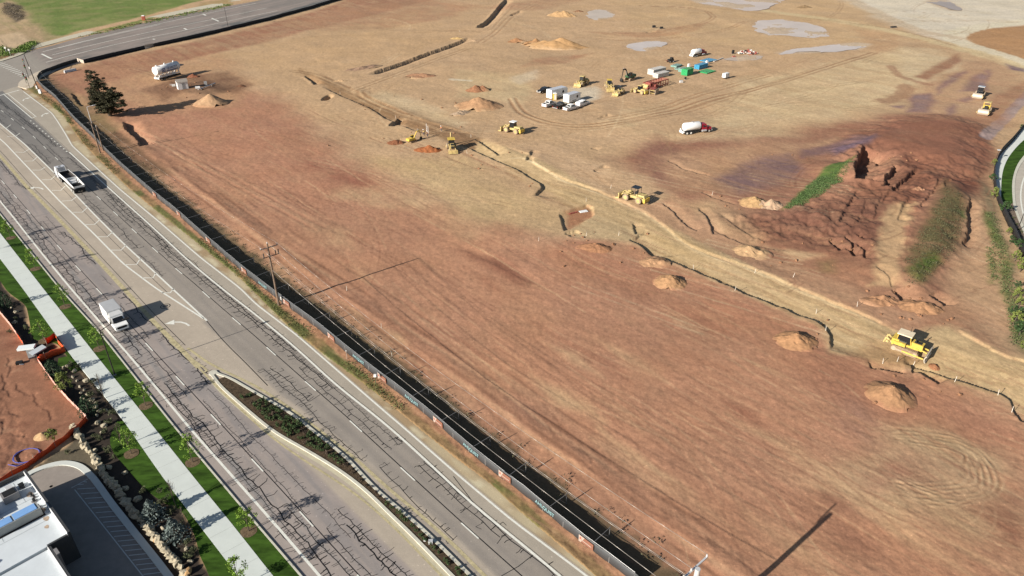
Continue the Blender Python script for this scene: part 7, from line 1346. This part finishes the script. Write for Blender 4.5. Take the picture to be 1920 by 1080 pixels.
pile((1084, 22), 3.5, 2, 1.3, (150, 112, 80), 'small dark heap between far stockpile and far puddle', seed=11)
pile((792, 143), 7, 4, 1.5, (178, 134, 98), 'low rough brown mound below the long trench', seed=12, peaks=5, rough=.5)
pile((858, 73), 4.5, 1.8, 1.1, (206, 172, 112), 'yellowish mound at the upper end of the long trench', seed=13, peaks=2)
pile((888, 77), 2.6, 1.3, .8, (206, 172, 130), 'small pale mound at the very end of the long trench', seed=14)
pile((680, 128), 9, 3, 1.1, (180, 146, 114), 'pale rubble bank along the lower end of the long trench', seed=15, peaks=6, rz=.75, rough=.6)
pile((638, 152), 3.4, 1.4, .8, (206, 170, 124), 'small pale mound in the haul road fork', seed=16)
pile((1508, 14), 5, 3, 1.6, (150, 124, 88), 'olive brown mound by the far puddles', seed=17)
pile((805, 282), 4.6, 2.9, 2.0, (168, 104, 62), 'bright red-brown mound between small excavator and backhoe', seed=18, peaks=2)
pile((742, 268), 2.8, 2.2, 1.2, (150, 98, 66), 'small red-brown mound left of the small excavator', seed=19)
pile((1413, 381), 3.7, 3.6, 2.1, (208, 168, 114), 'yellow-tan mound, left of the pair below the grass strip', seed=20)
pile((1444, 386), 4.0, 3.4, 2.2, (206, 172, 134), 'paler mound, right of the pair below the grass strip', seed=21, peaks=2)
pile((1404, 472), 4.6, 4.2, 1.7, (206, 168, 120), 'pale tan mound on the upper bank of the haul road', seed=22, peaks=2)
pile((1256, 530), 3.3, 3.0, 2.0, (194, 150, 104), 'tan mound with a dark notch on the lower haul road edge', seed=23)
pile((1222, 492), 3.8, 2.8, 1.2, (190, 148, 106), 'rough tan mound beside a dark hole at the haul road edge', seed=24, peaks=3, rough=.5)
pile((1122, 467), 4.6, 2.6, 1.3, (176, 128, 90), 'low rough mound below the small excavated pit', seed=25, peaks=4, rough=.5)
pile((1492, 640), 3.7, 3.1, 1.9, (188, 142, 98), 'rubbly tan mound near the bend of the haul road edge', seed=26, rough=.4)
pile((1670, 742), 3.7, 3.8, 2.2, (184, 140, 98), 'large tan mound below the bulldozer', seed=27, rough=.3)
pile((1655, 563), 4.2, 2.6, 1.4, (184, 138, 98), 'rubbly mound, left of two above the bulldozer', seed=28, peaks=4, rough=.6)
pile((1728, 577), 4.6, 3.0, 1.7, (186, 140, 98), 'rubbly mound, right of two above the bulldozer', seed=29, peaks=4, rough=.6)
pile((1752, 688), 1.0, 1.1, .7, (170, 118, 80), 'small soil heap in front of the bulldozer blade', seed=30)
pile((80, 818), 1.25, 1.15, .9, (208, 172, 122), 'small smooth sand pile on the small fenced lot', seed=31, rough=.1)
pile((1722, 355), 2.2, 1.4, .9, (186, 138, 102), 'small tan clod heap on the dark spoil terrace', seed=32, peaks=2)
# ---------------------------------------------------------------- survey stakes
stk = [(1655,682),(1682,678),(1712,686),(1790,716),(1871,741),(1897,773),(1607,575),(1530,588),(1548,620),(1099,443),(1160,442),(1099,378),(1487,520),(1415,512),(876,288),(782,247),(827,243),(883,258),(1010,452),(715,615),(650,545),(735,668),(1378,545),(1300,505),(742,222),(638,176),(862,60),(1145,353),(1335,366)]
wp_ = None
for i, px in enumerate(stk):
    P = at(*px)
    if wp_ is None:
        t = thing('survey_stake', '', 'stake'); b = MB(); b.box((0, 0, .45), (.06, .06, 1.1), top=(.7, .7)); b.build('stake', mat('white_stake', (.66, .62, .54), .8, 0, .05, 2), t); b = MB(); b.box((0, 0, .95), (.09, .09, .14)); b.build('painted_tip', M_BANW, t); wp_ = t
    else: t = dup(wp_)
    t.location = P; t.rotation_euler = (random.uniform(-.12, .12), random.uniform(-.12, .12), random.uniform(0, 3)); tag(t, 'thin white wooden survey stake standing in the dirt site', 'stake', 'survey stakes across the dirt site')
# ---------------------------------------------------------------- workers by the trench
M_SKIN = mat('skin', (.45, .27, .19), .6, 0, .04, 3); M_VEST = mat('hi_vis_vest', (.75, .62, .10), .6, 0, .05, 3); M_VESTO = mat('orange_vest', (.75, .25, .06), .6, 0, .05, 3); M_JEAN = mat('work_trousers', (.06, .07, .10), .9, 0, .1, 4); M_HAT = mat('white_helmet', (.8, .8, .78), .4, 0, .02, 3)
def skin_chain(name, nodes, edges, m, parent, root=0, sub=1):
    me = bpy.data.meshes.new(name); me.from_pydata([n[:3] for n in nodes], edges, []); o = bpy.data.objects.new(name, me); COL.objects.link(o); o.parent = parent
    md = o.modifiers.new('skin', 'SKIN'); md.use_smooth_shade = True
    lay = me.skin_vertices[0].data if me.skin_vertices else None
    if lay is None:
        bm_ = bmesh.new(); bm_.from_mesh(me); bm_.verts.layers.skin.verify(); bm_.to_mesh(me); bm_.free(); lay = me.skin_vertices[0].data
    for v, n in zip(lay, nodes): v.radius = (n[3], n[3])
    lay[root].use_root = True
    s_ = o.modifiers.new('sub', 'SUBSURF'); s_.levels = sub; s_.render_levels = sub; me.materials.append(m); return o
def person(label, px, rz, vest, lean=0.0, arm=.35):
    t = small('person', label, 'person', px, 'workers beside the trench', rz); L_ = lean
    N_ = [(0, 0, .95, .13), (.02 + L_ * .3, 0, 1.15, .13), (.03 + L_ * .7, 0, 1.36, .15), (.04 + L_ * .9, 0, 1.50, .06), (.06 + L_, 0, 1.60, .085), (.07 + L_, 0, 1.70, .095)]
    E = [(0, 1), (1, 2), (2, 3), (3, 4), (4, 5)]
    for s_ in (-1, 1):
        k = len(N_); N_ += [(.03 + L_ * .7, s_ * .20, 1.40, .065), (.05 + L_ * .7 + arm * .3, s_ * .27, 1.14, .05), (.12 + L_ * .7 + arm, s_ * .24, .95, .036), (.18 + L_ * .7 + arm, s_ * .22, .90, .035)]; E += [(2, k), (k, k + 1), (k + 1, k + 2), (k + 2, k + 3)]
        for f in range(5): a = (f - 2) * .016; N_.append((.25 + L_ * .7 + arm - abs(f - 2) * .012, s_ * .22 + a * 1.1, .87 - (.02 if f else -.015), .010)); E.append((k + 3, len(N_) - 1))
        k = len(N_); N_ += [(0, s_ * .10, .86, .10), (.05 * s_, s_ * .12, .50, .07), (.02 * s_ - .02, s_ * .13, .09, .05), (.02 * s_ + .13, s_ * .14, .045, .04)]; E += [(0, k), (k, k + 1), (k + 1, k + 2), (k + 2, k + 3)]
    skin_chain('body', N_, E, M_SKIN, t)
    skin_chain('vest', [(.01, 0, .98, .15), (.02 + L_ * .3, 0, 1.15, .155), (.03 + L_ * .7, 0, 1.38, .165), (.035 + L_ * .75, .19, 1.40, .08), (.035 + L_ * .75, -.19, 1.40, .08)], [(0, 1), (1, 2), (2, 3), (2, 4)], vest, t)
    skin_chain('trousers', [(0, 0, .95, .145), (0, .10, .86, .115), (.05, .12, .50, .085), (0, .13, .12, .066), (0, -.10, .86, .115), (-.05, -.12, .50, .085), (-.04, -.13, .12, .066)], [(0, 1), (1, 2), (2, 3), (0, 4), (4, 5), (5, 6)], M_JEAN, t)
    b = MB(); b.lathe((.07 + L_, 0, 1.70), (.07 + L_, 0, 1.86), [(0, .15), (.12, .135), (.6, .12), (.9, .07), (1, .02)], 12); b.build('helmet', M_HAT, t, True); b = MB()
    for s_ in (-1, 1): b.box((.165 + L_, s_ * .035, 1.675), (.012, .02, .012))
    b.box((.155 + L_, 0, 1.60), (.012, .05, .012)); b.build('eyes_and_mouth', M_BLK, t); b = MB(); b.box((.172 + L_, 0, 1.645), (.035, .025, .045), top=(.5, .7)); [b.box((.07 + L_, s_ * .095, 1.655), (.045, .02, .06)) for s_ in (-1, 1)]; b.build('nose_and_ears', M_SKIN, t); return t
person('worker in a pale vest and white helmet, nearer the small excavator', (795, 254), 2.6, M_VEST, .1, .3); person('worker in an orange vest and white helmet, right of the pair by the trench', (802, 257), 2.9, M_VESTO, .0, .15); person('worker in an orange vest standing alone by the haul road edge', (828, 247), 3.6, M_VESTO, .05, .25)
for i, px in enumerate(((800, 246), (803, 250))):
    t = small('grade_rod', ('left', 'right')[i] + ' white grade rod standing behind the pair of workers', 'rod', px); b = MB(); b.cyl((0, 0, 0), (0, 0, 2.3), .06, n=6); b.build('rod', M_PW, t); b = MB(); b.box((0, 0, 2.2), (.2, .1, .25)); b.build('target', M_BANW, t)
# ---------------------------------------------------------------- loose clods and rocks scattered by the workings
rn = random.Random(33); cp = []
for k in range(3): b = MB(); b.blob((0, 0, .15), (.5, .4, .32), 60 + k, 7, 5, .35); o = b.build('soil_clod', mat('clod_soil', S(150, 108, 80), .95, 0, .25, 2, .1, .7)); cp.append(o)
fc_ = [True] * 3
spots = []
for (x0, y0, x1, y1, n) in ((600, 175, 880, 275, 26), (1050, 430, 1260, 510, 26), (1500, 600, 1560, 660, 8), (1620, 540, 1790, 610, 24), (1640, 700, 1800, 760, 14), (1440, 290, 1640, 300, 10), (1640, 290, 1720, 305, 12), (300, 150, 460, 190, 16), (1420, 440, 1640, 500, 20), (1330, 360, 1460, 400, 12), (880, 280, 1010, 350, 12)):
    for _ in range(n * 2 // 3): spots.append((rn.uniform(x0, x1), rn.uniform(y0, y1)))
for px in spots:
    i = rn.randrange(3); o = cp[i]
    if not fc_[i]: o = dup(o)
    fc_[i] = False; o.location = at(*px); o.rotation_euler = (0, 0, rn.uniform(0, 6)); s_ = rn.uniform(.25, .75); o.scale = (s_, s_, s_); tag(o, 'loose brown soil clod lying on the dirt site workings', 'soil clod', 'loose soil clods on the dirt site')
